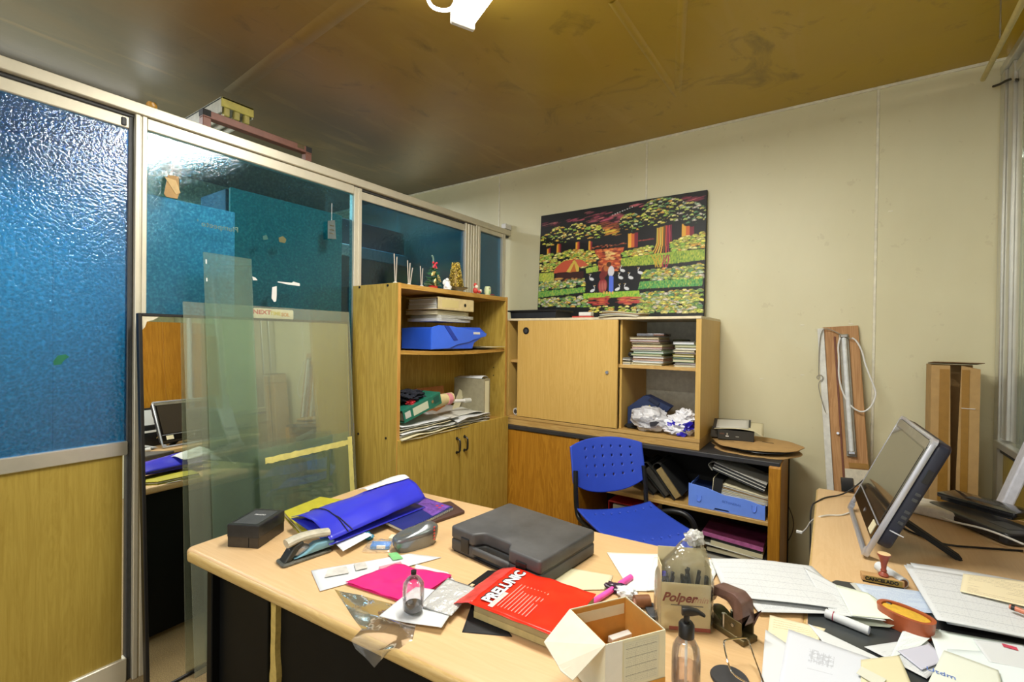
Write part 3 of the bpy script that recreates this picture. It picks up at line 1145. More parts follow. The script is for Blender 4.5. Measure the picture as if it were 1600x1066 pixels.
for k, (lb, pts) in enumerate((('brown card tag in a clear bag hanging on the left blue pane', ((262, 273), (279, 276), (280, 302), (277, 311), (260, 308), (256, 303))),
                  ('small grey card tag hanging near the mullion on the teal glass', ((512, 345), (523, 344), (525, 374), (512, 373))))):
    pp = [P('x', XP + .004, *q) for q in pts]
    cy = sum(v.y for v in pp) / len(pp)
    cz = sum(v.z for v in pp) / len(pp)
    t = thing('hanging_tag', lb, 'tag', (XP, cy, cz))
    m = MB()
    m.prism([(v.y - cy, v.z - cz) for v in pp], .002, .007, 'x', .001, 1)
    m.done('card', plain('tag_card', (176, 140, 84), .6) if k == 0 else plain('tag_grey', (92, 104, 104), .4), t)
    tp = P('x', XP, *((270, 238) if k == 0 else (518, 318)))
    if k == 0:
        m = MB()
        m.sheet(lambda u, v: (.006 + .008 * noise.noise((u * 5, v * 7, 3)), lerp(-.04, .035, u), lerp(.05, tp.z - cz, v)), 10, 14)
        m.done('plastic_bag', POLY, t, True)
        m = MB()
        m.prism([(-.03, .045), (.012, .04), (.03, -.01), (.012, -.02)], .0075, .009, 'x')
        m.done('folded_flap', plain('tag_card_light', (206, 176, 120), .6), t)
    else:
        for z in (.02, -.005, -.025):
            MB().box(.007, .0078, -.014, .014, z, z + .006).done('foil_strip', STEEL, t)
    MB().cyl((.004, 0, .03), (.004, 0, tp.z - cz), .0012, n=6).done('thread', WHITE, t)

# ---- things on top of the partition
BRN = plain('brown_steel', (112, 74, 62), .5, .2)
fa, fb = P('x', -2.40, 317, 196), P('x', -2.40, 487, 249)
t = thing('steel_bracket_frame', 'brown square-tube frame lying on top of the partition', 'frame', (-2.42, fa.y, 2.416))
ln = fb.y - fa.y
MB().box(-.02, .02, 0, ln, .045, .08, .002, 1).done('rail', BRN, t)
for y in (0, ln - .035):
    MB().box(-.02, .02, y, y + .035, 0, .045, .002, 1).done('upright', BRN, t)
MB().box(-.0205, .0205, -.001, .034, .052, .081).done('end_cap', BLACKM, t)
MB().box(-.0205, .0205, ln - .034, ln + .001, .052, .081).done('end_cap', BLACKM, t)
MB().box(.0195, .0215, ln - .085, ln - .045, .058, .08).done('metal_clip', STEEL, t)
q0, q1 = P('x', -2.56, 347, 150), P('x', -2.56, 397, 172)
t = thing('louvre_fitting', 'white fluorescent fitting with a cream end plate hanging behind the brown frame', 'fitting', (-2.56, q0.y, q0.z))
wq = q1.y - q0.y
CE = plain('cream_enamel', (196, 186, 96), .4)
WE = plain('white_enamel', (190, 190, 178), .35)
MB().box(-1.2, 0, 0, wq, -.012, 0, .003, 1).done('back_plate', WE, t)
m = MB()
m.prism([(-1.2, 0), (-.012, 0), (-.012, -.075), (-1.2, -.055)], 0, .006, 'y')
m.done('side_reflector', WE, t)
m = MB()
m.prism([(-1.2, 0), (-.012, 0), (-.012, -.055), (-1.2, -.055)], wq - .006, wq, 'y')
m.done('side_reflector', WE, t)
MB().box(-.012, 0, 0, wq, -.048, .0, .003, 1).done('end_plate', CE, t)
for k in range(3):
    y = wq * (k + .6) / 3.2
    MB().box(-.04, -.010, y - .014, y + .014, -.088, -.040, .006, 2).done('lamp_holder', plain('cream_enamel2', (178, 168, 96), .4), t)
    MB().cyl((-.03, y, -.075), (-1.15, y, -.075), .013, n=12).done('tube', WHITE, t, True)
for x in (-1.1,):
    MB().cyl((x, wq / 2, 0), (x, wq / 2, ZC - q0.z), .004, n=6).done('hanger', STEEL, t)
q = P('x', -2.42, 237, 162)
m = MB()
m.blob((0, 0, .012), (.016, .02, .02), .2, 5, 2, 3, flat=-.004)
o = m.done('amber_knob', plain('amber', (190, 140, 50), .35), None, True)
o.location = (-2.42, q.y, 2.42)
tag(o, 'small amber lump sitting on the partition top rail', 'ornament')

# ================================================================== PAINTING
pt = thing('painting', 'unframed canvas painting of a couple by a river with swans and trees', 'painting', (-1.392, 3.380, 1.600), rot=(-math.atan2(.045, .9), 0, 0))
PWD, PH = 1.337, .90
MB().box(-PWD / 2, PWD / 2, .002, .020, 0, PH, .002, 1).done('stretched_canvas', plain('canvas_black', (20, 18, 16), .6), pt)
CW, CHh = 420, 284
rg = np.random.default_rng(5)
im = np.zeros((CHh, CW, 3))
im[:] = (.03, .025, .03)
YY, XX = np.mgrid[0:CHh, 0:CW]


def mz(X, Y):
    p = P('y', 3.42, 780 + X / 4.442, 280 + Y / 4.442)
    return ((p.x + 2.0605) / PWD * CW, (1 - (p.z - 1.600) / PH) * CHh)


def ell(c, rx, ry, col, al=1.0, rot=0.0):
    cx, cy = c
    x0, x1 = int(max(0, cx - rx - ry - 2)), int(min(CW, cx + rx + ry + 3))
    y0, y1 = int(max(0, cy - rx - ry - 2)), int(min(CHh, cy + rx + ry + 3))
    if x1 <= x0 or y1 <= y0:
        return
    X = XX[y0:y1, x0:x1] - cx
    Y = YY[y0:y1, x0:x1] - cy
    if rot:
        X, Y = X * math.cos(rot) + Y * math.sin(rot), -X * math.sin(rot) + Y * math.cos(rot)
    d = (X / max(rx, .3)) ** 2 + (Y / max(ry, .3)) ** 2
    a = np.clip((1.25 - d) * 2.5, 0, 1)[..., None] * al
    im[y0:y1, x0:x1] = im[y0:y1, x0:x1] * (1 - a) + np.array(col) / 255 * a


def poly(pts, col, al=1.0, fade=None):
    q = [mz(*p) for p in pts]
    inside = np.zeros((CHh, CW), bool)
    n = len(q)
    for i in range(n):
        (xa, ya), (xb, yb) = q[i], q[(i + 1) % n]
        if ya == yb:
            continue
        cond = ((YY < ya) != (YY < yb)) & (XX < (xb - xa) * (YY - ya) / (yb - ya) + xa)
        inside ^= cond
    im[inside] = im[inside] * (1 - al) + np.array(col) / 255 * al
    return inside


YG = [(236, 226, 96), (206, 214, 90), (226, 176, 76), (150, 190, 76), (246, 236, 150)]
DG = [(120, 160, 90), (190, 206, 110), (96, 150, 100), (216, 206, 120), (190, 206, 176), (220, 210, 196)]


def fan(c, r, pal):
    col = np.array(pal[rg.integers(len(pal))], float)
    ell((c[0], c[1] + r * .25), r * 1.15, r * .95, (10, 14, 8), .95)
    for k in range(4):
        a = -PI + (k + .5) * PI / 4
        ell((c[0] + math.cos(a) * r * .62, c[1] + math.sin(a) * r * .45), r * .44, r * .30, tuple(col * rg.uniform(.75, 1.1)), .95)
    ell((c[0], c[1] - r * .2), r * .3, r * .25, tuple(np.minimum(255, col * 1.15)), .8)


def bushes(pts, n, r, pal):
    q = [mz(*p) for p in pts]
    xa, xb = min(p[0] for p in q), max(p[0] for p in q)
    msk = poly(pts, (14, 18, 10))
    ys, xs_ = np.nonzero(msk)
    if len(ys) == 0:
        return
    idx = rg.integers(len(ys), size=int(n * 1.9))
    idx = idx[np.argsort(ys[idx])]
    for i in idx:
        fan((xs_[i], ys[i]), r * rg.uniform(.8, 1.2), pal)


def grass(pts, ca, cb):
    msk = poly(pts, ca)
    ys, xs_ = np.nonzero(msk)
    for i in rg.integers(len(ys), size=len(ys) // 6):
        col = [ca, cb, (230, 220, 90)][rg.integers(3)]
        ell((xs_[i], ys[i]), 1.0, 2.6, col, .5)


def streaks(X0, X1, Y0, Y1, n, cols, sl=-.12, al=.5, ln=18):
    for _ in range(n):
        X, Y = rg.uniform(X0, X1), rg.uniform(Y0, Y1)
        ell(mz(X, Y), rg.uniform(.4, 1) * ln, rg.uniform(1, 2.4), cols[rg.integers(len(cols))], al, sl)


PK = [(176, 60, 90), (214, 96, 120), (120, 34, 60), (230, 130, 130)]
streaks(620, 900, 240, 300, 46, PK, al=.5)
streaks(700, 870, 300, 345, 26, [(190, 90, 60), (214, 120, 70)], al=.5)
streaks(720, 830, 345, 388, 26, [(232, 200, 70), (240, 160, 60)], ln=14, al=.6)
streaks(310, 400, 300, 330, 10, PK, ln=14)
streaks(470, 580, 270, 295, 12, PK, ln=14)
streaks(610, 760, 225, 240, 8, PK, ln=14)
streaks(930, 1080, 160, 190, 14, PK, ln=16, al=.6)
streaks(1270, 1400, 118, 145, 14, PK, ln=16, al=.6)
# river
poly(((655, 490), (870, 470), (850, 560), (830, 640), (700, 640), (680, 540)), (190, 84, 50))
streaks(680, 850, 485, 640, 130, [(240, 140, 70), (250, 190, 110), (190, 70, 50), (90, 30, 30)], 0, .6, 8)
streaks(740, 800, 490, 560, 24, [(250, 220, 140)], 0, .6, 7)
for X in range(650, 890, 12):
    fan(mz(X, 478 - (X - 650) * .13 + rg.uniform(-6, 6)), 4, [(170, 70, 50), (200, 110, 70), (120, 60, 40)])
for X in range(960, 1080, 12):
    fan(mz(X, 432 - (X - 960) * .13), 4, [(170, 70, 60), (120, 50, 50)])
# trunks left
for X, Y0, Y1, wd in ((345, 450, 525, 6), (415, 440, 525, 7), (546, 430, 495, 6), (634, 425, 490, 5), (930, 340, 470, 13), (1312, 300, 410, 14)):
    for k in range(60):
        Y = lerp(Y0, Y1, k / 59)
        c = mz(X, Y)
        for j, col in enumerate(((240, 180, 60), (220, 110, 50), (130, 30, 50))):
            ell((c[0] + (j - 1) * wd * .6, c[1]), wd * .33, 1.6, col)
# big trunk with flared roots
for j in range(9):
    cols = [(220, 190, 70), (236, 170, 60), (226, 200, 90), (240, 180, 60), (120, 90, 30), (210, 80, 60), (150, 34, 70), (190, 60, 80), (120, 30, 60)]
    for k in range(90):
        v = k / 89
        X = 1100 + j * 12 + (j - 4.6) * 13 * max(0, v - .55) ** 1.6 * 2.6
        ell(mz(X, lerp(315, 525, v)), 1.5, 1.8, cols[j])
bushes(((268, 530), (400, 520), (520, 490), (650, 500), (690, 540), (690, 600), (440, 640), (262, 650)), 150, 6, YG)
bushes(((870, 510), (1060, 460), (1060, 530), (850, 545)), 40, 6, YG)
bushes(((1195, 440), (1430, 370), (1430, 480), (1200, 505)), 60, 6.5, YG)
# tree crowns
for X, Y, rx, ry, pal in ((345, 430, 55, 45, YG), (420, 385, 62, 52, YG), (470, 410, 30, 30, YG), (546, 365, 70, 55, YG), (660, 370, 62, 50, YG), (920, 300, 78, 60, YG + DG),
                          (1160, 215, 165, 85, YG + DG + DG), (1080, 260, 90, 60, YG), (1340, 235, 90, 75, DG)):
    for _ in range(int(rx * ry / 24)):
        a, q = rg.uniform(0, 2 * PI), math.sqrt(rg.uniform(0, 1))
        fan(mz(X + rx * q * math.cos(a), Y + ry * q * math.sin(a)), 5.2, pal)
# grass banks and reflections
grass(((850, 550), (1075, 520), (1200, 505), (1430, 485), (1430, 560), (1180, 590), (850, 605)), (150, 180, 60), (60, 110, 50))
for j in range(7):
    for k in range(30):
        v = k / 29
        ell(mz(1060 + j * 20 + abs(math.sin(v * 3 + j)) * 8 + v * (30 - j * 8), lerp(530, 610, v)), 1.3, 1.4, [(210, 170, 50), (180, 50, 80)][j > 3], .85)
grass(((262, 655), (385, 648), (385, 705), (262, 712)), (190, 200, 80), (110, 150, 60))
grass(((605, 620), (690, 600), (690, 640), (610, 655)), (170, 200, 80), (90, 150, 60))
# hut
poly(((380, 655), (400, 610), (450, 570), (525, 555), (470, 645)), (206, 90, 60))
poly(((525, 555), (580, 560), (628, 600), (560, 612)), (210, 100, 70))
poly(((470, 645), (525, 558), (560, 612), (555, 655)), (220, 190, 80))
poly(((495, 650), (525, 585), (545, 655)), (200, 110, 50))
poly(((400, 656), (590, 640), (590, 690), (400, 690)), (60, 24, 18))
streaks(400, 600, 690, 712, 20, [(214, 120, 60), (230, 170, 90)], 0, .7, 9)
bushes(((255, 720), (600, 700), (610, 740), (250, 785)), 90, 5.5, YG + DG)
grass(((250, 785), (605, 750), (605, 785), (250, 828)), (90, 160, 70), (190, 200, 80))
bushes(((245, 840), (600, 815), (640, 890), (245, 890)), 80, 6, YG + DG)
bushes(((975, 690), (1020, 640), (1200, 620), (1420, 590), (1420, 690), (1150, 710)), 110, 6, YG + DG)
grass(((970, 712), (1420, 690), (1415, 740), (970, 765)), (90, 170, 90), (40, 110, 60))
bushes(((990, 800), (1415, 770), (1412, 935), (960, 930)), 190, 7, YG + DG)
bushes(((640, 885), (960, 890), (960, 935), (640, 930)), 30, 5, YG)
# clearing with the couple and birds
poly(((600, 690), (700, 640), (830, 640), (850, 610), (1000, 640), (970, 770), (620, 800)), (12, 12, 20))
grass(((590, 795), (980, 775), (985, 815), (595, 830)), (150, 200, 60), (60, 150, 60))
streaks(640, 740, 825, 880, 36, [(220, 120, 70), (190, 60, 60)], 0, .7, 12)
streaks(850, 970, 820, 870, 40, [(230, 140, 80), (200, 70, 70)], 0, .7, 14)
streaks(740, 770, 815, 880, 14, [(190, 60, 60)], 0, .8, 5)
c = mz(725, 740)
ell(mz(738, 640), 9, 14, (130, 50, 40))
ell(c, 12, 17, (150, 40, 50))
for k in range(-2, 3):
    ell((c[0] + k * 4, c[1] + 2), 1, 14, (220, 150, 130), .8)
ell(mz(722, 672), 8, 10, (120, 40, 40))
ell(mz(748, 618), 6.5, 8, (190, 110, 60))
ell(mz(766, 592), 6, 6, (90, 50, 30))
ell(mz(782, 640), 8, 13, (228, 226, 236))
for k in range(30):
    ell(mz(780 + (k % 2) * 8, 680 + k * 3.4), 4.5, 3, (90, 120, 236))
for X in (735, 755, 775, 795):
    ell(mz(X, 790), 2.4, 4, (230, 190, 90))
for X, Y, f in ((648, 695, 1), (655, 775, -1), (862, 635, 1), (850, 685, 1), (920, 685, 1), (985, 650, 1), (828, 765, -1), (892, 760, 1)):
    c = mz(X, Y)
    ell(c, 6.5, 3.6, (226, 230, 236), 1, .35 * f)
    for k in range(9):
        ell((c[0] - 4 * f + math.sin(k * .5) * 1.6 * -f, c[1] - 2 - k * 1.2), .9, .9, (230, 232, 240))
    ell((c[0] - 6 * f, c[1] - 12), 1.6, .9, (240, 200, 120))
for k in range(9):
    ell(mz(785 + k * 17, 245 - k * 7), 2, .9, (226, 226, 226))
m = MB()
m.sheet(lambda u, v: (lerp(-PWD / 2 + .004, PWD / 2 - .004, u), .0015, lerp(.003, PH - .003, v)), CW - 1, CHh - 1)
o = m.done('painted_surface', bpy.data.materials.new('painted_surface'), pt)
me = o.data
ca = me.color_attributes.new('Col', 'FLOAT_COLOR', 'POINT')
lina = np.where(im <= .04045, im / 12.92, ((im + .055) / 1.055) ** 2.4)
arr = np.ones((CW, CHh, 4))
arr[:, :, :3] = lina[::-1].transpose(1, 0, 2)
ca.data.foreach_set('color', arr.reshape(-1).astype(np.float32))
mt = me.materials[0]
mt.use_nodes = True
nt = mt.node_tree
va = nt.nodes.new('ShaderNodeVertexColor')
va.layer_name = 'Col'
nt.links.new(va.outputs[0], nt.nodes['Principled BSDF'].inputs['Base Color'])
nt.nodes['Principled BSDF'].inputs['Roughness'].default_value = .5

# ================================================================== MONITOR
O_ = Vector((.075, 2.43, .757))
X_ = Vector((.027, -.53, 0)).normalized()
Y_ = Vector((.172, 0, .405))
Y_ = (Y_ - X_ * Y_.dot(X_)).normalized()
Z_ = X_.cross(Y_)
MM = Matrix((X_, Y_, Z_)).transposed().to_4x4()
MM.translation = O_
MO = thing('monitor_computer', 'silver-edged black touch computer tilted back on its kickstand', 'monitor', (0, 0, 0))
MO.matrix_world = MM
Wm, Hm = .53, .440
SILV = plain('silver_plastic', (188, 190, 198), .3, .5, .04)
NAVY = plain('navy_plastic', (30, 34, 50), .4, 0, .1)
fr = corner_round([(0, 0), (Wm, 0), (Wm, Hm), (0, Hm)], .03)
fi = corner_round([(.012, .014), (Wm - .012, .014), (Wm - .012, .050), (.012, .050)], .012)
# ring frame with an open slot at the bottom: build as strips
m = MB()
m.box(0.02, Wm - .02, 0, .014, -.004, .010, .004, 2)
m.box(0, .010, .012, Hm - .012, -.006, .011, .005, 2)
m.box(Wm - .012, Wm, .012, Hm - .012, -.006, .011, .005, 2)
m.box(.02, Wm - .02, Hm - .012, Hm, -.004, .010, .004, 2)
for cx, cy in ((.016, .016), (Wm - .016, .016), (.016, Hm - .016), (Wm - .016, Hm - .016)):
    m.cyl((cx, cy, -.005), (cx, cy, .010), .016, n=20)
m.done('silver_frame', SILV, MO, True)
m = MB()
m.prism(corner_round([(.004, .055), (Wm - .004, .055), (Wm - .002, Hm - .004), (.002, Hm - .004)], .025), -.044, -.005, 'z', .010, 3)
m.done('back_housing', NAVY, MO, True)
MB().box(.014, Wm - .014, .058, Hm - .012, -.008, .010, .002, 1).done('black_bezel', plain('bezel', (14, 14, 15), .12, 0, .1, coat=.3), MO)
SCR = plain('screen_glass', (58, 52, 44), .07, 0, .03, 3, coat=.6)
MB().box(.028, Wm - .03, .125, Hm - .045, .010, .0112).done('screen', SCR, MO)
MB().box(.020, Wm - .02, Hm - .040, Hm - .014, .010, .0112).done('top_strip', plain('strip_grey', (120, 114, 98), .3), MO)
MB().box(.020, Wm - .02, .112, .116, .010, .0116).done('trim_line', SILV, MO)
MB().box(Wm - .10, Wm - .045, .068, .105, .010, .0116).done('cream_sticker', CREAM, MO)
text('hp', .018, SILV, MO, T(Wm / 2, .085, .0115), name='emblem', bold=.0004, shear=.3)
for k, y in enumerate((.15, .17, .19, .235, .255)):
    MB().box(Wm - .004, Wm - .0005, y, y + .010, -.036, -.022, .001, 1).done('side_button', DARKG, MO)
MB().box(Wm - .004, Wm - .001, .30, .345, -.036, -.018, .001, 1).done('side_slot', BLACK, MO)
MB().box(Wm - .003, Wm + .002, .118, .122, -.052, -.014).done('chrome_clip', CHROME, MO)
bpy.context.view_layer.update()
MI = MO.matrix_world.inverted()
ka = MI @ P('y', 2.10, 1437, 800)
kb = MI @ Vector((.372, 2.12, .757))
m = MB()
dd = (kb - ka)
nx = Vector((1, 0, 0))
nz = dd.normalized().cross(nx).normalized()
ka = Vector((.33, .14, -.052))
kb = MI @ Vector((.365, 2.10, .756))
for s in (0,):
    a1, b1 = ka, kb
    v = [a1 - nx * .03, a1 + nx * .03, b1 + nx * .024, b1 - nx * .024]
    dn = (b1 - a1).normalized().cross(nx).normalized() * .016
    vs = [m.bm.verts.new(p + dn * k) for p in v for k in (0, 1)]
    for f in ((0, 2, 4, 6), (1, 7, 5, 3), (0, 1, 3, 2), (2, 3, 5, 4), (4, 5, 7, 6), (6, 7, 1, 0)):
        m.bm.faces.new([vs[i] for i in f])
bmesh.ops.recalc_face_normals(m.bm, faces=m.bm.faces)
bmesh.ops.bevel(m.bm, geom=list(m.bm.edges), offset=.004, segments=2, affect='EDGES')
m.done('kickstand', BLACKM, MO, True)

# ================================================================== PLANK WITH TUBE
TL, TR_ = Vector((-.045, 3.435, 1.545)), Vector((.131, 3.435, 1.535))
BLf = P('y', 3.30, 1301, 765)
dn = (BLf - TL)
dn *= 1.545 / -dn.z
ux = (TR_ - TL).normalized()
vz = -dn.normalized()
ux = (ux - vz * ux.dot(vz)).normalized()
ny = ux.cross(vz)      # points towards the camera (-y)?
if ny.y > 0:
    ny = -ny
LB = TL + dn
PM = Matrix((ux, ny, vz)).transposed().to_4x4()
PM.translation = LB
if PM.determinant() < 0:
    ux, ny = ux, ny
PL = thing('plank_with_tube', 'wooden plank with a small fluorescent tube screwed on, leaning on the back wall', 'plank', (0, 0, 0))
# keep a right-handed frame: x = across, y = away from the camera, z = up the plank
PM = Matrix((ux, -ny, vz)).transposed().to_4x4()
PM.translation = LB
PL.matrix_world = PM
LH = dn.length
PI_ = PM.inverted()


def pk(px, py, h=0.0):
    o = PI_ @ CAM_LOC
    q = PI_ @ P('y', 3.3, px, py)
    d = q - o
    t = (-h - o.y) / d.y
    r = o + d * t
    return r


MB().box(.0, .176, .0, .018, 0, LH, .002, 1).done('board', W_PLANK, PL)
MB().box(-.028, .006, -.012, .016, .05, LH - .008, .002, 1).done('white_channel', plain('channel', (214, 214, 206), .4), PL)
MB().box(.052, .062, -.006, .0, .03, LH - .06, .002, 1).done('brown_batten', plain('batten', (120, 74, 56), .6), PL)
a, b = pk(1318, 522, .02), pk(1331, 714, .02)
tw = .024
t0 = MB().box(a.x - tw, a.x + tw + .0, -.014, 0, b.z, a.z, .003, 1)
t0.done('tube_housing', plain('fitting_grey', (150, 146, 132), .45, .3), PL)
MB().cyl((a.x, -.026, b.z + .03), (a.x, -.026, a.z - .02), .0125, n=18).done('tube', plain('dead_tube', (222, 226, 226), .2), PL, True)
for z in (b.z + .012, a.z - .026):
    MB().box(a.x - .018, a.x + .018, -.040, -.012, z, z + .022, .004, 1).done('lamp_holder', STEEL, PL)
c0 = pk(1316, 740)
MB().box(.064, .176, -.004, 0, c0.z - .06, c0.z + .03, .001, 1).done('paint_smear', plain('lime_smear', (214, 206, 184), .8, 0, .12, 50), PL)
MB().box(.085, .176, -.0055, 0, c0.z + .035, c0.z + .065, .001, 1).done('stain_strip', TAPE, PL)
MB().box(c0.x - .01, c0.x + .05, -.014, -.004, c0.z - .10, c0.z - .02, .002, 1).done('junction_plate', STEEL, PL)
MB().cyl(pk(1309, 677), pk(1309, 677) + Vector((0, -.018, 0)), .007).done('screw', STEEL, PL)
m = MB()
m.tube([pk(x, y, .03) for x, y in ((1314, 524), (1309, 540), (1311, 560), (1310, 590), (1318, 618), (1330, 636), (1345, 645), (1358, 640), (1367, 625), (1369, 612), (1360, 590), (1352, 570), (1347, 548), (1338, 532), (1331, 528))], .0045, 8, smooth=2)
m.done('white_cable', WHITE, PL, True)
m = MB()
m.tube([pk(x, y, .022) for x, y in ((1330, 530), (1312, 522), (1296, 514), (1284, 514), (1280, 540), (1279, 580), (1280, 595), (1275, 589), (1283, 585), (1287, 592), (1278, 598), (1282, 620), (1290, 645))], .0026, 6, smooth=2)
m.done('grey_cable', plain('cable_grey', (150, 146, 132), .5), PL, True)

# tall cardboard box in the corner
bx0, bx1 = P('y', 3.22, 1455, 600), P('y', 3.22, 1532, 600)
TB = thing('tall_cardboard_box', 'tall narrow cardboard box with an open centre slit, standing in the corner', 'box', ((bx0.x + bx1.x) / 2, 3.22, 0), 0)
hw = (bx1.x - bx0.x) / 2
hz = 1.345
m = MB()
m.prism([(-hw, 0), (-.012, 0), (-.012, hz * .6), (-.020, hz), (-hw, hz)], 0, .004, 'y')
m.done('front_flap', CARD, TB)
m = MB()
m.prism([(.010, 0), (hw, 0), (hw, hz - .015), (.022, hz), (.010, hz * .6)], .001, .005, 'y')
m.done('front_flap', CARD, TB)
MB().box(-hw, -hw + .004, .004, .16, 0, hz).done('side_panel', CARD, TB)
MB().box(hw - .004, hw, .005, .16, 0, hz - .015).done('side_panel', CARD, TB)
MB().box(-hw, hw, .156, .16, 0, hz).done('back_panel', CARD, TB)
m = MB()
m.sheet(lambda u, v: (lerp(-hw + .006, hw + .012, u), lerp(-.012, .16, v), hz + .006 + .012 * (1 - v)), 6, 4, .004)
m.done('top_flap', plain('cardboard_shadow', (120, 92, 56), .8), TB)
for a, b in ((-.060, -.022), (.024, .052)):
    MB().box(a, b, -.0015, 0, .0, hz - .02).done('brown_tape', TAPE, TB)
MB().box(.024, .075, -.003, -.001, 1.13, 1.133).done('white_thread', WHITE, TB)

# ---- right end of the side desk
RO = thing('router', 'flat black router lying on the side desk behind the monitor', 'router', (.49, 2.50, ZD), R(-58))
m = MB()
m.prism(corner_round([(-.17, -.075), (.17, -.075), (.17, .075), (-.17, .075)], .03), .004, .045, 'z', .008, 3)
m.done('body', plain('router_black', (40, 42, 44), .3), RO, True)
MB().box(-.14, .14, -.0765, -.074, .014, .030).done('front_strip', BLACK, RO)
MB().box(.05, .13, -.03, .03, .0452, .0462).done('smoky_window', DARKG, RO)
for x in (-.13, .13):
    MB().cyl((x, 0, 0), (x, 0, .005), .012).done('foot', BLACKM, RO)
OD = thing('external_drive', 'thin glossy black drive resting on the router', 'device', (.515, 2.62, ZD + .048), R(-40), None)
m = MB()
m.prism(corner_round([(-.13, -.06), (.13, -.06), (.13, .06), (-.13, .06)], .012), .010, .028, 'z', .004, 2)
m.prism(corner_round([(-.12, -.055), (.12, -.055), (.12, .055), (-.12, .055)], .012), 0, .010, 'z')
m.done('case', plain('gloss_black', (34, 34, 35), .15, coat=.4), OD, True)
MB().box(-.05, .05, -.02, .02, .0282, .0287).done('grey_panel', DARKG, OD)
WS = thing('leaning_board', 'white plastic panel leaning on the right partition behind the router', 'panel', (.585, 2.80, ZD), rot=(0, R(16), R(-8)))
MB().box(0, .035, -.07, .07, .012, .42, .006, 2).done('panel', plain('white_panel', (214, 216, 226), .45), WS)
MB().box(-.004, .040, -.074, .074, .40, .425, .004, 2).done('edge_strip', WHITE, WS)
PR = thing('white_tray', 'white rounded tray lying behind the monitor', 'tray', (.36, 2.58, ZD), R(-20))
m = MB()
m.prism(corner_round([(-.13, -.07), (.13, -.07), (.13, .07), (-.13, .07)], .03), .001, .042, 'z', .01, 3)
m.done('body', plain('tray_white', (222, 218, 208), .4), PR, True)
t = thing('grey_standing_pipe', 'grey vertical pipe standing against the wooden panel, seen in the mirror', 'pipe', (.67, 2.42, ZD))
MB().cyl((0, 0, 0), (0, .05, 1.25), .022, n=18).done('pipe', plain('pipe_grey', (176, 178, 180), .4), t, True)
MB().cyl((0, 0, 0), (0, 0, .012), .034, n=18).done('foot', plain('pipe_grey', (176, 178, 180), .4), t, True)
t = thing('small_printer', 'black printer with a pale strip on the side desk, reflected in the mirror', 'printer', (.618, 2.10, ZD))
MB().box(-.06, .065, -.16, .16, 0, .20, .012, 2).done('body', BLACK, t, True)
MB().box(-.063, -.059, -.14, .14, .13, .15, .001, 1).done('pale_strip', WHITE, t)
m = MB()
m.prism([(.01, .20), (.04, .20), (.065, .36), (.055, .36)], -.13, .13, 'y')
m.done('paper_support', BLACKM, t)
m = MB()
m.prism([(-.012, .20), (-.006, .20), (.034, .34), (.028, .34)], -.10, .10, 'y')
m.done('loaded_paper', PAPER, t)
CBLK = plain('cable_black', (26, 26, 26), .5)
CWHT = plain('cable_white', (220, 218, 208), .5)


def cable(name, label, pts, r, mat):
    m = MB()
    m.tube(pts, r, 8, smooth=2)
    return tag(m.done(name, mat, None, True), label, 'cable')


E = lambda px, py, z=.754: P('z', z, px, py)
cable('power_cable', 'black cable lying across the side desk behind the kickstand', [E(1395, 800), E(1410, 826), E(1440, 838), E(1475, 852), E(1530, 856), E(1598, 861)], .0035, CBLK)
cable('power_cable', 'thin black cable looping over the far left edge of the side desk', [P('y', 2.60, 1375, 738), P('y', 2.64, 1355, 745), P('y', 2.64, 1335, 762), E(1315, 774), E(1290, 777), E(1278, 783)] + [Vector((-.064, 2.42, .74)), Vector((-.062, 2.40, .62)), Vector((-.060, 2.38, .45))], .003, CBLK)
cable('network_cable', 'white network cable crossing over the router', [E(1470, 808, .80), E(1490, 816, .802), E(1530, 824, .804), E(1565, 836, .80), E(1600, 851, .79)], .0035, CWHT)
t = thing('network_cable', 'white cable with clear plug hanging off the left end of the side desk', 'cable', (0, 0, 0))
pp = [E(1330, 800), E(1315, 806), E(1295, 805), E(1281, 807, .757), Vector((-.058, 2.30, .715)), Vector((-.074, 2.33, .667)), Vector((-.090, 2.35, .641))]
m = MB()
m.tube(pp, .003, 8, smooth=2)
m.done('cord', CWHT, t, True)
e = pp[-1]
MB().box(e.x - .022, e.x, e.y - .006, e.y + .006, e.z - .006, e.z + .004, .001, 1).done('plug', WHITE, t)
cable('wall_cable', 'thin grey cable curving down the wall beside the credenza', [P('y', 3.40, x, y) for x, y in ((1219, 770), (1232, 790), (1241, 815), (1238, 835), (1225, 855), (1205, 880), (1200, 930))], .003, plain('cable_grey2', (96, 92, 84), .5))


# ================================================================== ITEMS ON THE MAIN DESK
def D(px, py, z=ZD):
    return P('z', z, px, py)


def paper(name, label, corners, z=ZD, mat=PAPER, curl=None, th=.0004, group=None, cat='paper', amp=.0, seed=0.0, uv=(0, 0, 1, 1), n=14, dz=None):
    """corners: 4 photo points (or Vectors) in order: near-left, near-right, far-right, far-left, lying at height z"""
    c = [q if isinstance(q, Vector) else P('z', z, *q) for q in corners]
    ctr = sum(c, Vector()) / 4

    def f(u, v):
        p = c[0] * (1 - u) * (1 - v) + c[1] * u * (1 - v) + c[2] * u * v + c[3] * (1 - u) * v
        h = .0008 + amp * max(0, .5 + noise.noise((p.x * 7 + seed, p.y * 7, seed)))
        if curl:
            h += curl(u, v)
        return (p.x - ctr.x, p.y - ctr.y, h)
    m = MB()
    m.sheet(f, n, n, -th if 0 else th, uv)
    o = m.done(name, mat, None, 'full')
    o.location = (ctr.x, ctr.y, z + .0002)
    return tag(o, label, cat, group)


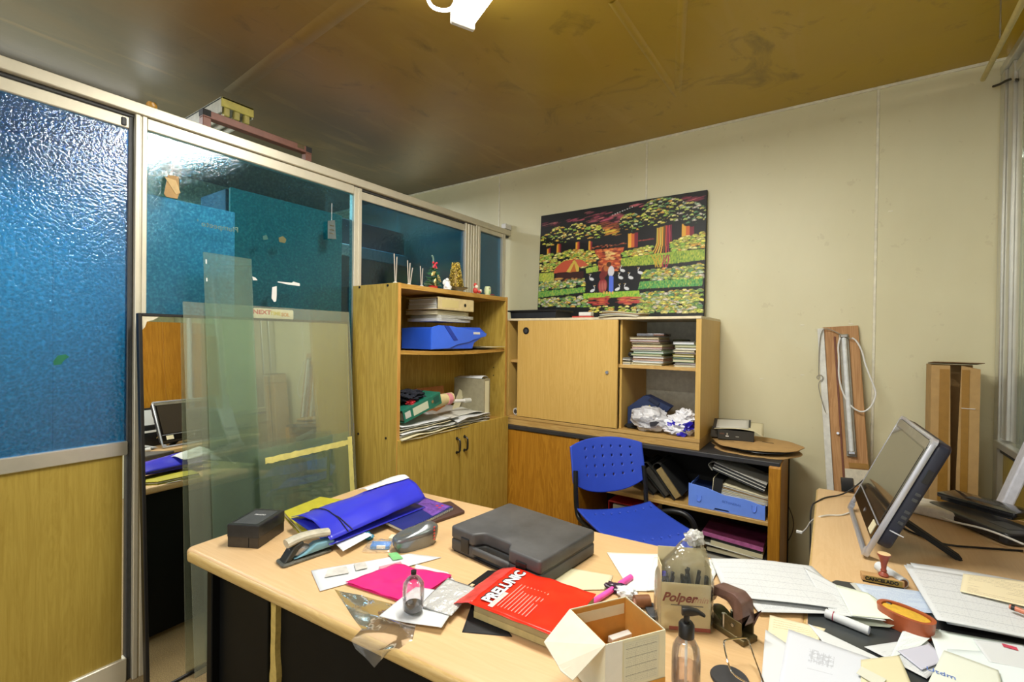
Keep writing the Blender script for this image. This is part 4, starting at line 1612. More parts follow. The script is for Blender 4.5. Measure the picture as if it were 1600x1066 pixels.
# black box
p = D(355, 855)
q = D(402, 858)
a = math.atan2(q.y - p.y, q.x - p.x)
w = (q - p).length + .004
BB = thing('black_gift_box', 'small black cardboard box at the left end of the desk', 'box', p, a)
MB().box(0, w, 0, .145, 0, .052, .002, 1).done('base', plain('box_black_base', (44, 38, 30), .35, 0, .3), BB)
MB().box(-.001, w + .001, -.001, .146, .034, .076, .002, 1).done('lid', plain('box_black_lid', (36, 37, 39), .3, 0, .25), BB)
MB().box(.012, w - .014, .012, .13, .0758, .0766).done('lid_label', DARKG, BB)
MB().box(w * .68, w * .69, -.0015, 0, .002, .034).done('seam', BLACK, BB)
text('PRADO', .012, plain('ink_white', (210, 210, 210), .5), BB, T(w / 2 - .0, .09, .0768))

# paper punch / stapler, grey and light blue
SP = thing('desk_stapler', 'worn grey stapler with a light blue lever beside the black box', 'stapler', D(440, 882), math.atan2(.165, .03))
GR = plain('worn_grey', (96, 94, 84), .5, .3, .35, 60, .4)
m = MB()
m.prism(corner_round([(-.01, -.036), (.15, -.028), (.15, .03), (-.01, .03)], .016), 0, .008, 'z', .003, 2)
m.done('base', GR, SP, True)
m = MB()
m.prism([(.0, .008), (.02, .008), (.06, .055), (.055, .062), (.03, .05)], -.022, .022, 'y', .003, 1)
m.done('side_arm', plain('worn_dark', (50, 52, 48), .5, .2, .3, 50), SP, True)
m = MB()
m.tube([(.01, -.005, .062), (.05, 0, .067), (.10, 0, .066), (.145, .0, .058)], .013, 10, smooth=1)
m.xf(T(0, 0, .0) @ Matrix.Diagonal((1, 1.6, 1, 1)))
m.done('handle', plain('ivory_grey', (176, 170, 150), .45, 0, .2, 40), SP, True)
m = MB()
m.prism([(.03, .012), (.155, .018), (.158, .036), (.10, .040), (.06, .020)], -.024, .014, 'y', .004, 2)
m.done('lever', plain('pale_blue', (112, 156, 172), .4, 0, .12, 30), SP, True)
m = MB()
m.blob((.05, .0, .03), (.032, .02, .018), .25, 5, 2, 2)
m.done('spring_block', plain('silver_worn', (168, 166, 168), .4, .4, .2), SP, True)

# folders and notebooks
paper('sheet_of_paper', 'white sheet sticking out under the left edge of the blue folder', ((450, 812), (520, 800), (470, 792), (452, 800)), ZD, PAPER)
YF = thing('yellow_folder', 'yellow-green folder under the blue folder', 'folder', (0, 0, 0))
pts = [D(441, 806), D(470, 838), D(540, 836), D(560, 790), D(500, 782)]
for k, (z, sc) in enumerate(((.0, 1), (.007, .985), (.014, .97))):
    c = sum(pts, Vector()) / 5
    m = MB()
    m.prism([((v.x - c.x) * sc + c.x, (v.y - c.y) * sc + c.y) for v in pts], ZD + z, ZD + z + (.0035 if k < 2 else .0035), 'z', .001, 1)
    m.done('cover' if k != 1 else 'contents', plain('folder_yellow', (176, 168, 40), .5) if k != 1 else PAPER_OLD, YF)

BRB = thing('brown_notebook', 'dark brown notebook under the spiral notebook, left of the toolbox', 'notebook', D(690, 818), math.atan2(.07, .155) + .55)
# oriented with its long side along the far edge of the folder pile
b0, b1, b2 = D(652, 842), D(728, 799), D(660, 778)
MB_ = MB()
pl = [D(640, 838), D(700, 824), D(729, 800), D(700, 786), D(600, 800)]
bpy.data.objects.remove(BRB)
BRB = thing('brown_notebook', 'dark brown notebook under the spiral notebook, left of the toolbox', 'notebook', (0, 0, 0))
MB_.prism(corner_round([(v.x, v.y) for v in (D(630, 836), D(727, 803), D(704, 787), D(600, 806))], .01), ZD, ZD + .012, 'z', .003, 2)
MB_.done('cover', plain('brown_cover', (74, 50, 42), .5), BRB, True)
NB = thing('spiral_notebook', 'dark blue spiral notebook with purple flower cover corner, under the blue folder', 'notebook', (0, 0, 0))
z0 = ZD + .0125
nbp = [P('z', z0 + .012, x, y) for x, y in ((633, 829), (708, 792), (664, 777), (585, 806))]
m = MB()
m.prism([(v.x, v.y) for v in nbp], z0, z0 + .009, 'z', .0005, 1)
m.done('pages', PAPER_G, NB)
m = MB()
m.prism([(v.x, v.y) for v in nbp], z0 + .009, z0 + .0115, 'z', .0005, 1)
m.done('cover', plain('navy_cover', (34, 42, 112), .35, 0, .15, 10), NB)
c4 = [P('z', z0 + .013, x, y) for x, y in ((676, 806), (704, 791), (664, 778), (650, 790))]
m = MB()
m.prism([(v.x, v.y) for v in c4], z0 + .0116, z0 + .0119, 'z')
m.done('flower_print', plain('purple_cover', (110, 72, 156), .35, 0, .5, 55), NB)
m = MB()
for k in range(3):
    q = P('z', z0 + .013, 683 + k * 4, 790 + (k % 2) * 3)
    m.lathe([(0, .0121), (.006, .0122), (0, .0124)], 8, (q.x, q.y, z0))
m.done('red_print', plain('ink_red2', (200, 50, 80), .4), NB)
A1, B1 = nbp[0], nbp[1]
for k in range(26):
    q = A1.lerp(B1, (k + .5) / 26)
    m = MB()
    dirv = (B1 - A1).normalized()
    nn = Vector((-dirv.y, dirv.x, 0))
    m.tube([q + nn * (.006 * math.cos(t)) + Vector((0, 0, -.006 + .008 * math.sin(t))) for t in [2 * PI * j / 8 for j in range(8)]], .0009, 5, closed=True)
    m.done('wire_ring', STEEL, NB, True)
LD = thing('address_book', 'small dark grey booklet leaning out under the notebook', 'booklet', (0, 0, 0)) if 0 else None

# big blue elastic folder, tent shaped
BF = thing('blue_folder', 'bulging royal blue elastic folder lying across the papers', 'folder', (0, 0, 0))
fl, fn, fr, ff = P('z', ZD + .035, 453, 812), P('z', ZD + .02, 516, 856), P('z', ZD + .03, 665, 792), P('z', ZD + .06, 612, 758)
fl2 = P('z', ZD + .045, 455, 810)


def ffold(u, v):
    """u along the length (left -> right), v across (near -> far)"""
    a = fn.lerp(fr, u)
    b = fl2.lerp(ff, u)
    p = a.lerp(b, v)
    hump = (.050 + .045 * u) * max(0, math.sin(PI * min(1, .12 + v * .80))) ** .8
    return Vector((p.x, p.y, ZD + .022 + .012 * (1 - u) * v + hump + .004 * noise.noise((u * 5, v * 6, 1))))


MBF = plain('folder_blue', (48, 52, 190), .28, 0, .1, 5)
MB().sheet(ffold, 28, 16, .0016).done('front_cover', MBF, BF, 'full')
MB().sheet(lambda u, v: (lambda p: Vector((p.x, p.y, ZD + .0265 + .016 * v * (1 - u) + .002)))(ffold(u, v)), 10, 8, .0014).done('back_cover', MBF, BF, 'full')
m = MB()
m.tube([ffold(.16, t / 12) + Vector((0, 0, .0025)) for t in range(-0, 13)], .0016, 6)
m.tube([ffold(.20 - .04 * t / 4, t / 12) + Vector((0, 0, .0025)) for t in range(0, 5)], .0016, 6)
m.done('elastic', CBLK, BF, True)
w1 = [ffold(.70 + .30 * t, 1.0 - .30 * math.sin(PI * t) * 0) for t in (0, 1)]


def flapw(u, v):
    p = ffold(lerp(.60, 1.0, u), lerp(.46 + .2 * (1 - u), 1.0, v))
    return p + Vector((-.012 * v, .010 * v, .005 + .022 * v))


MB().sheet(flapw, 14, 8, .0006).done('white_sheet', PAPER, BF, 'full')
q = flapw(.55, .6)
MB().lathe([(.009, .001), (.0075, .0016), (.0065, .001)], 18, tuple(q)).done('round_stamp', plain('stamp_ink', (70, 84, 80), .6), BF)
paper('sheet_of_paper', 'white sheet peeking out below the near edge of the blue folder', ((536, 862), (582, 838), (560, 828), (520, 846)), ZD + .018, PAPER, curl=lambda u, v: .004 * u)

# little packets
m = MB()
c = D(596, 856)
m.sheet(lambda u, v: (lerp(-.055, .055, u), lerp(-.04, .04, v), .004 + .022 * math.sin(PI * u) * math.sin(PI * v) + .006 * noise.noise((u * 9, v * 9, 2))), 26, 22)
o = thing('blue_packet', 'clear plastic packet with a light blue block, beside the grey case', 'packet', c, R(35))
m.done('plastic_wrap', POLY, o, True)
MB().box(-.034, .030, -.018, .02, .001, .014, .003, 2).done('blue_block', plain('sky_blue', (60, 136, 214), .35, 0, .2, 40), o)
MB().box(-.012, .018, -.0185, -.012, .004, .0145, .001, 1).done('white_stripe', WHITE, o)
m = MB()
c = D(578, 838)
m.blob((0, 0, .012), (.03, .016, .012), .35, 6, 3, 4, flat=0)
o = m.done('teal_wrapper', plain('teal_wrap', (40, 120, 150), .25, 0, .3, 40), None, True)
o.location = D(573, 842)
tag(o, 'crumpled teal wrapper under the blue folder', 'wrapper')
t = thing('cream_eraser', 'cream eraser block behind the grey spectacle case', 'eraser', D(622, 845), R(30))
MB().box(-.03, .03, -.016, .016, 0, .016, .004, 2).done('block', CREAM, t, True)
MB().box(-.012, .012, -.0165, .0165, -.0, .0165, .002, 1).done('paper_sleeve', PAPER_OLD, t)

# spectacle case
GC = thing('spectacle_case', 'silver-grey rounded spectacle case with red lettering', 'case', (D(615, 868) + D(676, 850)) / 2 + Vector((-.012, .02, 0)), math.atan2(.149, .042) - .05)
SILG = plain('case_silver', (128, 132, 134), .25, .65, .08, 8)


def shell(z0, z1, grow):
    m = MB()
    n = 14
    rings = []
    for k in range(n + 1):
        t = k / n
        s = {0: .84 + .16 * math.sin(t * PI / 2), 1: 1.0, 2: math.sqrt(max(0, 1 - (t * .93) ** 3))}[grow]
        z = lerp(z0, z1, t)
        rings.append([m.bm.verts.new(((.080 * s + (.004 if grow == 1 else 0) * 0) * math.copysign(abs(math.cos(a)) ** .7, math.cos(a)), .036 * s * math.copysign(abs(math.sin(a)) ** .8, math.sin(a)), max(0, z * (.90 + .16 * math.cos(a))) if k or grow else 0)) for a in [2 * PI * j / 40 for j in range(40)]])
    for A, B in zip(rings, rings[1:]):
        for j in range(40):
            m.bm.faces.new((A[j], A[(j + 1) % 40], B[(j + 1) % 40], B[j]))
    m.bm.faces.new(rings[0][::-1])
    m.bm.faces.new(rings[-1])
    return m


shell(0, .046, 0).done('lower_shell', SILG, GC, True)
shell(.0475, .070, 2).done('upper_shell', SILG, GC, True)
shell(.0455, .048, 1).done('rim', DARKG, GC, True)
for k in range(5):
    MB().box(.050, .056, -.0345, -.031, .020 + k * .010, .026 + k * .010, .001, 1).done('red_letter', plain('ink_red', (196, 70, 60), .5), GC)

# leaflet, pink folder, envelopes, plastic bag
paper('leaflet', 'white printed leaflet with pale pictures in front of the stapler', ((500, 925), (690, 872), (640, 866), (486, 893)), ZD + .001, PAPER_T, amp=.002, seed=3)
lf = bpy.data.objects['leaflet']
m = MB()
c = lf.location


def flat_on(pts, z0, z1, name, mat, parent, off):
    m = MB()
    m.prism([(p.x - off[0], p.y - off[1]) for p in pts], z0, z1, 'z')
    return m.done(name, mat, parent)


flat_on([D(*p) for p in ((507, 906), (545, 899), (541, 888), (512, 893))], .0052, .0055, 'picture', plain('pale_print', (196, 192, 184), .6, 0, .2), lf, c)
flat_on([D(*p) for p in ((556, 895), (574, 891), (570, 881), (553, 885))], .0052, .0055, 'picture', plain('pale_print', (196, 192, 184), .6, 0, .2), lf, c)
flat_on([D(*p) for p in ((594, 893), (628, 884), (626, 881), (592, 889))], .0052, .0055, 'pink_print', plain('pink_print', (214, 140, 150), .6), lf, c)
flat_on([D(*p) for p in ((614, 879), (630, 876), (620, 866), (606, 868))], .0052, .0055, 'green_print', plain('green_print', (120, 186, 120), .6), lf, c)
paper('sheet_of_paper', 'white sheet under the far edge of the pink folder', ((640, 905), (716, 915), (700, 895), (650, 882)), ZD + .0005, PAPER)
PK_ = thing('pink_folder', 'magenta pink plastic folder lying half under the glass bottle', 'folder', (0, 0, 0))
pc = [D(*p) for p in ((540, 915), (640, 948), (706, 904), (618, 886))]
MPK = plain('magenta', (220, 38, 118), .3, 0, .1, 10)


def pkf(dz, amp):
    def f(u, v):
        p = pc[0] * (1 - u) * (1 - v) + pc[1] * u * (1 - v) + pc[2] * u * v + pc[3] * (1 - u) * v
        return Vector((p.x, p.y, ZD + dz + amp * (.5 + noise.noise((u * 4, v * 4, 5)))))
    return f


MB().sheet(pkf(.007, .006), 20, 20, .001).done('top_cover', MPK, PK_, 'full')
MB().sheet(pkf(.004, .001), 8, 8, .001).done('bottom_cover', MPK, PK_, 'full')
paper('envelope', 'white crumpled envelope in front of the pink folder', ((592, 967), (690, 985), (722, 935), (650, 920)), ZD + .010, PAPER, amp=.007, seed=8, cat='envelope')
paper('plastic_sleeve', 'thin white plastic sleeve right of the pink folder', ((655, 950), (705, 965), (745, 925), (700, 905)), ZD + .014, PAPER, amp=.008, seed=11, cat='sleeve')
bpy.data.objects['plastic_sleeve'].data.materials[0] = POLYW
# clear bag hanging over the front edge
bp = [D(526, 925), D(650, 985), D(640, 1008), D(560, 990)]


def bag(u, v):
    a = D(522, 925).lerp(D(655, 962), u)
    b = D(565, 990).lerp(D(645, 1003), u)
    k = max(0, (v - .78) / .22)
    p = a.lerp(b, min(1, v / .78))
    z = ZD + .004 + .007 * (.5 + noise.noise((u * 3, v * 3, 1))) + .004 * math.sin(PI * u)
    if k > 0:
        p = p + Vector((0, -.036 * min(1, k * 3), 0))
        z -= .060 * k * (1 - abs(2 * u - 1) * .75)
        p.x += (.5 - u) * .05 * k
    return Vector((p.x, p.y, z))


o = MB().sheet(bag, 36, 40).done('clear_bag', POLY, None, True)
tag(o, 'crinkled clear plastic bag hanging over the front edge of the desk', 'bag')
# small glass bottle behind the watermark
GB = thing('glass_bottle', 'small round clear glass bottle with black cap standing on the pink folder', 'bottle', D(641, 962, ZD + .012) + Vector((.0, .01, .0)) * 1, 0)
GB.location.z = ZD + .0225
MB().lathe([(0, 0), (.022, 0), (.026, .005), (.027, .05), (.026, .066), (.016, .080), (.007, .086), (.007, .09), (0, .09)], 28).done('body', m_glass('bottle_glass', (252, 246, 248), .06, .03), GB, True)
MB().lathe([(0, .002), (.020, .002), (.022, .008), (.021, .016), (0, .016)], 24).done('ink', BLACK, GB, True)
MB().lathe([(0, .09), (.007, .09), (.007, .098), (0, .098)], 16).done('cap', BLACK, GB, True)

# toolbox
c0_, c1_, c2_, c3_ = Vector((-1.034, 1.165, 0)), Vector((-.662, 1.122, 0)), Vector((-.628, 1.418, 0)), Vector((-1.005, 1.462, 0))
ax_ = math.atan2(c1_.y - c0_.y, c1_.x - c0_.x)
TBX = thing('tool_case', 'dusty dark grey plastic tool case with a recessed handle', 'case', (c0_.x, c0_.y, ZD), ax_)
tw_, td_ = .374, .296
m = MB()
o1 = corner_round([(0, 0), (.105, 0), (.125, .035), (.235, .035), (.255, 0), (tw_, 0), (tw_, td_), (0, td_)], .012)
m.prism(o1, .043, .082, 'z', .007, 3)
m.done('lid', CASE, TBX, True)
m = MB()
m.prism(o1, .004, .041, 'z', .005, 3)
m.done('base', CASE, TBX, True)
m = MB()
m.prism(corner_round([(.004, .004), (tw_ - .004, .004), (tw_ - .004, td_ - .004), (.004, td_ - .004)], .012), 0, .006, 'z')
m.prism([(p[0] * .985 + .003, p[1] * .985 + .003) for p in o1], .040, .044, 'z')
m.done('seam', BLACK, TBX)
MB().box(.100, .260, -.002, .012, .018, .040, .006, 3).done('handle', CASE, TBX, True)
MB().box(.052, .088, -.004, .002, .012, .060, .002, 1).done('latch', BLACK, TBX)
MB().box(.285, .325, -.004, .002, .012, .060, .002, 1).done('latch', BLACK, TBX)

# black folder under the red package
paper('black_folder', 'thin black folder under the carton with the red bag', ((722, 988), (800, 995), (760, 940), (738, 942)), ZD + .001, BLACKM, cat='folder', th=.003)
paper('cream_sheet', 'cream coloured sheet in front of the tool case', ((850, 925), (950, 922), (958, 900), (862, 885)), ZD + .001, PAPER_Y, amp=.002, seed=4)

# carton with red plastic bag on top
rl, rn, rr2, rf = P('z', ZD, 740, 968), P('z', ZD, 856, 1016), P('z', ZD + .0, 905, 950), P('z', ZD, 790, 915)
RBX = thing('carton_with_red_bag', 'flat carton wrapped in a bright red printed plastic bag', 'package', (rl.x, rl.y, ZD), math.atan2(rn.y - rl.y, rn.x - rl.x))
lw = (rn - rl).length + .03
ld = .20
CARTB = plain('carton_olive', (150, 136, 96), .6)
MB().box(0, lw, 0, ld, .004, .042, .002, 1).done('carton', CARTB, RBX)
MB().box(.001, lw, -.0012, 0, .006, .022).done('lighter_band', plain('carton_light', (176, 160, 110), .6), RBX)
RED = plain('red_bag', (232, 44, 22), .25, 0, .08, 9)
ox = -.02


def redf(u, v):
    x = lerp(-.008, lw + .004, u)
    y = lerp(-.010, ld + .004, v)
    return (x, y, .0445 + .003 * noise.noise((u * 5, v * 6, 2)) + .004 * math.sin(PI * u) * math.sin(PI * v))


MB().sheet(redf, 24, 20, .0012).done('red_bag', RED, RBX, 'full')
MB().sheet(lambda u, v: (lerp(-.075, -.006, u), lerp(-.005, ld + .01, v), lerp(.012, .044, u ** .7) + .002 * noise.noise((u * 4, v * 9, 4))), 10, 16, .001).done('bag_neck', plain('red_bag_pink', (214, 74, 66), .25, 0, .25, 25), RBX, 'full')
MB().sheet(lambda u, v: (lerp(-.105, -.072, u), lerp(-.002, ld + .012, v), lerp(.006, .0135, u)), 4, 12, .001).done('black_header', BLACK, RBX)
MB().box(-.092, -.082, .075, .115, .0105, .0125).done('hanger_slot', plain('slot', (200, 180, 140), .6), RBX)
tm = T(.030, ld / 2 + .0, .0492) @ RZ(PI / 2)
text('PRELUNIC', .042, plain('letter_white', (236, 236, 240), .4), RBX, tm, bold=.0016, sx=.92, name='white_lettering')
text('PRELUNIC', .042, plain('letter_black', (20, 20, 22), .4), RBX, T(-.003, .003, -.0006) @ tm, bold=.0030, sx=.92, name='letter_shadow')
for k in range(9):
    MB().box(.062 + k * .010, .0645 + k * .010, .012, .13, .0478, .0486).done('pale_line', plain('pale_line', (240, 150, 136), .4), RBX)
MB().box(.042, .056, .0, .075, .0475, .0486, .0003, 1).done('pale_patch', plain('pale_patch', (240, 200, 196), .3), RBX)

# open white carton with raised flap
ow = P('z', ZD, 945, 1090)
OB = thing('open_carton', 'opened cream carton with a printed table label and raised flaps', 'box', (0, 0, 0))
zb, zt_ = ZD, ZD + .125
n_l = P('z', zt_, 946, 1008)
n_r = P('z', zt_, 1040, 984)
f_r = P('z', zt_, 978, 932)
f_l = P('z', zt_, 890, 952)


def wall(a, b, z0, z1, th, name, mat, inset=1):
    d = (b - a)
    d.z = 0
    d.normalize()
    nrm = Vector((-d.y, d.x, 0)) * inset * th
    m = MB()
    vs = [a.to_2d(), b.to_2d(), (b + nrm).to_2d(), (a + nrm).to_2d()]
    m.prism([tuple(v) for v in vs], z0, z1, 'z')
    return m.done(name, mat, OB)


wall(n_l, n_r, zb, zt_, .0015, 'near_wall', CARD_L)
wall(n_r, f_r, zb, zt_, .0015, 'right_wall', CARD_L)
wall(f_r, f_l, zb, zt_, .0015, 'far_wall', CARD_L)
wall(f_l, n_l, zb, zt_, .0015, 'left_wall', CARD_L)
ins = lambda p, q, r: p + ((q - p).normalized() + (r - p).normalized()) * .0032
I = [ins(n_l, n_r, f_l), ins(n_r, n_l, f_r), ins(f_r, n_r, f_l), ins(f_l, n_l, f_r)]
for a, b in ((0, 1), (1, 2), (2, 3), (3, 0)):
    wall(I[a], I[b], zb + .002, zt_ - .001, .0004, 'inner_lining', CARD_D)
m = MB()
m.prism([(p.x, p.y) for p in (n_l, n_r, f_r, f_l)], zb, zb + .0015, 'z')
m.done('bottom', CARD_D, OB)
# inner folded strip under the far rim, small white box inside
wall(I[3].lerp(I[2], .03), I[3].lerp(I[2], .97), zt_ - .035, zt_ - .012, .001, 'white_strip', CARD_L, -1)
# raised flap on the left
fa_, fb_ = f_l.copy(), n_l.copy()
tipA = P('z', zt_ - .035, 850, 1003)
tipB = P('z', zt_ - .055, 895, 1063)
m = MB()
gpts = [fa_, fb_, tipB, P('z', zt_ - .05, 876, 1048), P('z', zt_ - .047, 872, 1040), tipA]
vs = [m.bm.verts.new(p) for p in gpts]
m.bm.faces.new(vs)
m.bm.normal_update()
r_ = bmesh.ops.extrude_face_region(m.bm, geom=list(m.bm.faces))
for v in r_['geom']:
    if isinstance(v, bmesh.types.BMVert):
        v.co.z -= .002
bmesh.ops.recalc_face_normals(m.bm, faces=m.bm.faces)
m.done('raised_flap', plain('flap_buff', (216, 206, 184), .7, 0, .05), OB)
# right flap folded open a little outwards, label
m = MB()
dv = (n_r - n_l)
a0, a1 = n_l.lerp(n_r, .30), n_l.lerp(n_r, .88)
nrm = Vector((dv.y, -dv.x, 0)).normalized() * .0006
for zz0, zz1 in ((zt_ - .09, zt_ - .006),):
    vs = [a0 + nrm, a1 + nrm]
    m.sheet(lambda u, v: Vector((lerp(a0.x, a1.x, u) + nrm.x, lerp(a0.y, a1.y, u) + nrm.y, lerp(zz0, zz1, v))), 2, 2)
m.done('table_label', m_paper('paper_label', (214, 214, 196), 2, (70, 80, 84), 24, 3, .8), OB)
wall(n_l + nrm * 1.2, n_l.lerp(n_r, .27) + nrm * 1.2, zt_ - .12, zt_, .0002, 'white_corner', WHITE, -1)
wall(n_l + nrm * 2, n_r + nrm * 2, zb, zb + .030, .0003, 'brown_band', CARD_D, -1)
t = thing('white_inner_box', 'small white tuck box at the bottom of the opened carton', 'box', (lerp(f_r.x, n_r.x, .35) - .035, lerp(f_r.y, n_r.y, .35) - .01, zb + .003), R(60))
MB().box(-.03, .03, -.008, .008, 0, .055, .001, 1).done('sleeve', WHITE, t)
MB().box(-.031, -.005, -.0085, .0085, .030, .045, .001, 1).done('printed_band', PAPER_OLD, t)

# right part of the desk
paper('large_sheet', 'blank white sheet behind the pen pack, at the far edge of the desk', ((985, 925), (1045, 925), (1075, 868), (948, 864)), ZD + .0008, m_paper('paper_cool', (226, 230, 218)), amp=.002, seed=9)
paper('large_sheet', 'white sheet with ruled notes partly under the pen pack', ((1010, 925), (1110, 915), (1130, 876), (1022, 872)), ZD + .003, m_paper('paper_notes', (226, 230, 222), 4, (90, 90, 90), 24, 3, .4), amp=.003, seed=19)
PM_ = thing('pink_highlighter', 'pink highlighter pen lying behind the open carton', 'pen', P('z', ZD + .009, 925, 942), math.atan2(.11, .07) - .28)
e2 = P('z', ZD + .009, 986, 902) - P('z', ZD + .009, 925, 942)
PM_.rotation_euler = (0, 0, math.atan2(e2.y, e2.x))
MPINK = plain('pink_pen', (236, 90, 176), .3)
MB().cyl((0, 0, 0), (e2.length * .72, 0, 0), .0075, n=16).done('barrel', MPINK, PM_, True)
MB().cyl((e2.length * .70, 0, 0), (e2.length, 0, 0), .0085, n=16).done('cap', MPINK, PM_, True)
t = thing('roll_of_tape', 'small brown roll on its side behind the open carton', 'roll', P('z', ZD + .016, 1003, 940), R(40))
m = MB()
m.cyl((-.02, 0, 0), (.02, 0, 0), .016, n=24)
m.done('roll', plain('roll_brown', (120, 78, 50), .45), t, True)
MB().cyl((-.0205, 0, 0), (.0205, 0, 0), .008, n=16).done('core', plain('roll_pink', (196, 150, 140), .5), t, True)
t = thing('crumpled_wrapper', 'crumpled dark wrapper with white edge behind the highlighter', 'wrapper', D(965, 925), 0)
m = MB()
m.blob((0, 0, .010), (.035, .018, .012), .4, 7, 3, 6, flat=0)
m.done('foil', plain('dark_purple', (52, 34, 56), .3, 0, .3, 50), t, True)
m = MB()
m.blob((.03, -.01, .012), (.03, .022, .014), .35, 6, 3, 8, flat=0)
m.done('tissue', PAPER, t, True)
t = thing('black_key_fob', 'flat black rounded fob left of the pen pack', 'fob', (D(1012, 945) + D(1025, 972)) / 2, math.atan2(-1, .05) + .55)
m = MB()
m.prism(corner_round([(-.034, -.014), (.034, -.014), (.034, .014), (-.034, .014)], .008), 0, .010, 'z', .003, 2)
m.done('shell', plain('fob_grey', (58, 62, 66), .4), t, True)
MB().box(-.026, -.012, -.008, .008, .0098, .0106, .0003, 1).done('button', BLACK, t)
MB().box(-.006, .018, -.010, .010, .0098, .0104, .0003, 1).done('button', DARKG, t)

# pen pack (opened printed carton in a polythene bag, full of black pens)
pl_, pr_ = D(1032, 983), D(1110, 990)
PP = thing('pen_pack', 'cream printed carton of pens in an open polythene bag', 'box', (pl_.x, pl_.y, ZD), math.atan2(pr_.y - pl_.y, pr_.x - pl_.x))
wv = (pr_ - pl_).length
hp = .128
CRM = plain('carton_cream', (224, 212, 170), .5, 0, .03)
m = MB()
m.box(0, wv, 0, .0012, 0, hp - .012)
m.box(0, .0012, 0, .05, 0, hp + .028)
m.box(wv - .0012, wv, 0, .05, 0, hp + .028)
m.box(0, wv, .049, .05, 0, hp + .055)
m.box(0, wv, 0, .05, 0, .0012)
m.done('carton', CRM, PP)
MB().box(.02, wv, -.0006, 0, .001, .010).done('red_band', plain('dark_red', (160, 30, 22), .5), PP)
text('Polper', .030, plain('polper_red', (130, 30, 24), .5), PP, T(wv * .36, -.0006, .080) @ RX(PI / 2), bold=.0008, shear=.35, sx=1.0, name='red_lettering')
text('min', .022, plain('polper_pale', (206, 160, 140), .5), PP, T(wv * .80, -.0006, .078) @ RX(PI / 2), shear=.35, name='pale_lettering')
text('Comprimidos recubiertos 20mg', .0075, plain('ink_grey', (110, 110, 100), .5), PP, T(wv * .5, -.0006, .062) @ RX(PI / 2), name='small_lettering') if 0 else None
MB().box(wv * .2, wv * .85, -.0005, 0, .061, .0635).done('small_print', plain('ink_grey', (120, 116, 100), .5), PP)
for k in range(7):
    x = .012 + k * (wv - .024) / 6
    t2 = thing('black_pen', 'black ballpoint pen in the polythene pen pack', 'pen', (0, 0, 0), 0, 'pens in the pen pack')
    t2.matrix_world = Matrix.Translation(PP.location) @ RZ(PP.rotation_euler.z) @ T(x, .014 + (k % 3) * .009, .006) @ RY(R([8, -6, 12, -3, 9, -10, 2][k]))
    MB().cyl((0, 0, 0), (0, 0, hp + random.uniform(-.004, .016)), .0042, n=12).done('barrel', BLACK, t2, True)
    MB().cyl((.005, 0, hp - .045), (.005, 0, hp - .006), .0012, n=6).done('clip', DARKG, t2, True)
t2 = thing('blue_capped_pen', 'pen with a round blue end at the left of the pen pack', 'pen', (0, 0, 0))
t2.matrix_world = Matrix.Translation(PP.location) @ RZ(PP.rotation_euler.z) @ T(.007, .010, .006)
MB().cyl((0, 0, 0), (0, 0, hp - .004), .0042, n=12).done('barrel', BLACK, t2, True)
MB().cyl((0, 0, hp - .006), (0, 0, hp + .002), .006, n=14).done('blue_end', plain('pen_blue', (50, 44, 190), .3), t2, True)


def poly_bag(u, v):
    a = 2 * PI * u
    x = wv / 2 + (wv / 2 + .010) * math.copysign(abs(math.cos(a)) ** .5, math.cos(a))
    y = .025 + .034 * math.copysign(abs(math.sin(a)) ** .5, math.sin(a))
    k = max(0, (v - .55) / .45)
    z = v * (hp + .04)
    z = lerp(.002, hp + .085, v)
    # neck pulled to the right and back
    x = lerp(x, wv * .72 + (x - wv / 2) * .22, k ** 1.3)
    y = lerp(y, .04 + (y - .025) * .35, k)
    nn = .006 * noise.noise((x * 50, y * 50, z * 40)) * (0.4 + 2 * k)
    return (x + nn, y + nn, z)


MB().sheet(poly_bag, 48, 40).done('polythene_bag', m_glass('poly_pack', (253, 253, 252), .025, .035, (236, 236, 230), .12, 30, .6, .01), PP, 'full')
m = MB()
m.blob((wv * .74, .04, hp + .085), (.022, .015, .020), .45, 6, 3, 9)
m.done('knotted_top', POLYW, PP, True)

# pump bottle
pb_ = P('z', ZD, 1072, 1076)
PB = thing('pump_bottle', 'clear hand gel bottle with a black pump in front of the pen pack', 'bottle', (pb_.x, pb_.y - .005, ZD), R(28))
MB().lathe([(0, 0), (.026, 0), (.028, .004), (.028, .070), (.026, .088), (.018, .102), (.0125, .108), (.0125, .112), (0, .112)], 32).done('body', m_glass('bottle_clear', (252, 252, 252), .05, .06, (230, 220, 216), .06), PB, True)
MB().lathe([(0, .002), (.026, .003), (.0262, .050), (0, .050)], 28).done('gel', m_glass('gel', (250, 240, 236), .02, .06, (236, 200, 190)), PB, True)
MB().cyl((0, 0, .004), (0, 0, .11), .0028, n=10).done('dip_tube', WHITE, PB, True)
MB().lathe([(0, .110), (.0155, .110), (.0155, .134), (.012, .139), (.006, .140), (.006, .158), (0, .158)], 24).done('collar', BLACK, PB, True)
m = MB()
m.prism([(-.010, .153), (.009, .153), (.022, .156), (.034, .152), (.036, .156), (.022, .165), (.004, .169), (-.010, .168)], -.007, .007, 'y', .0035, 3)
m.done('pump_head', BLACK, PB, True)

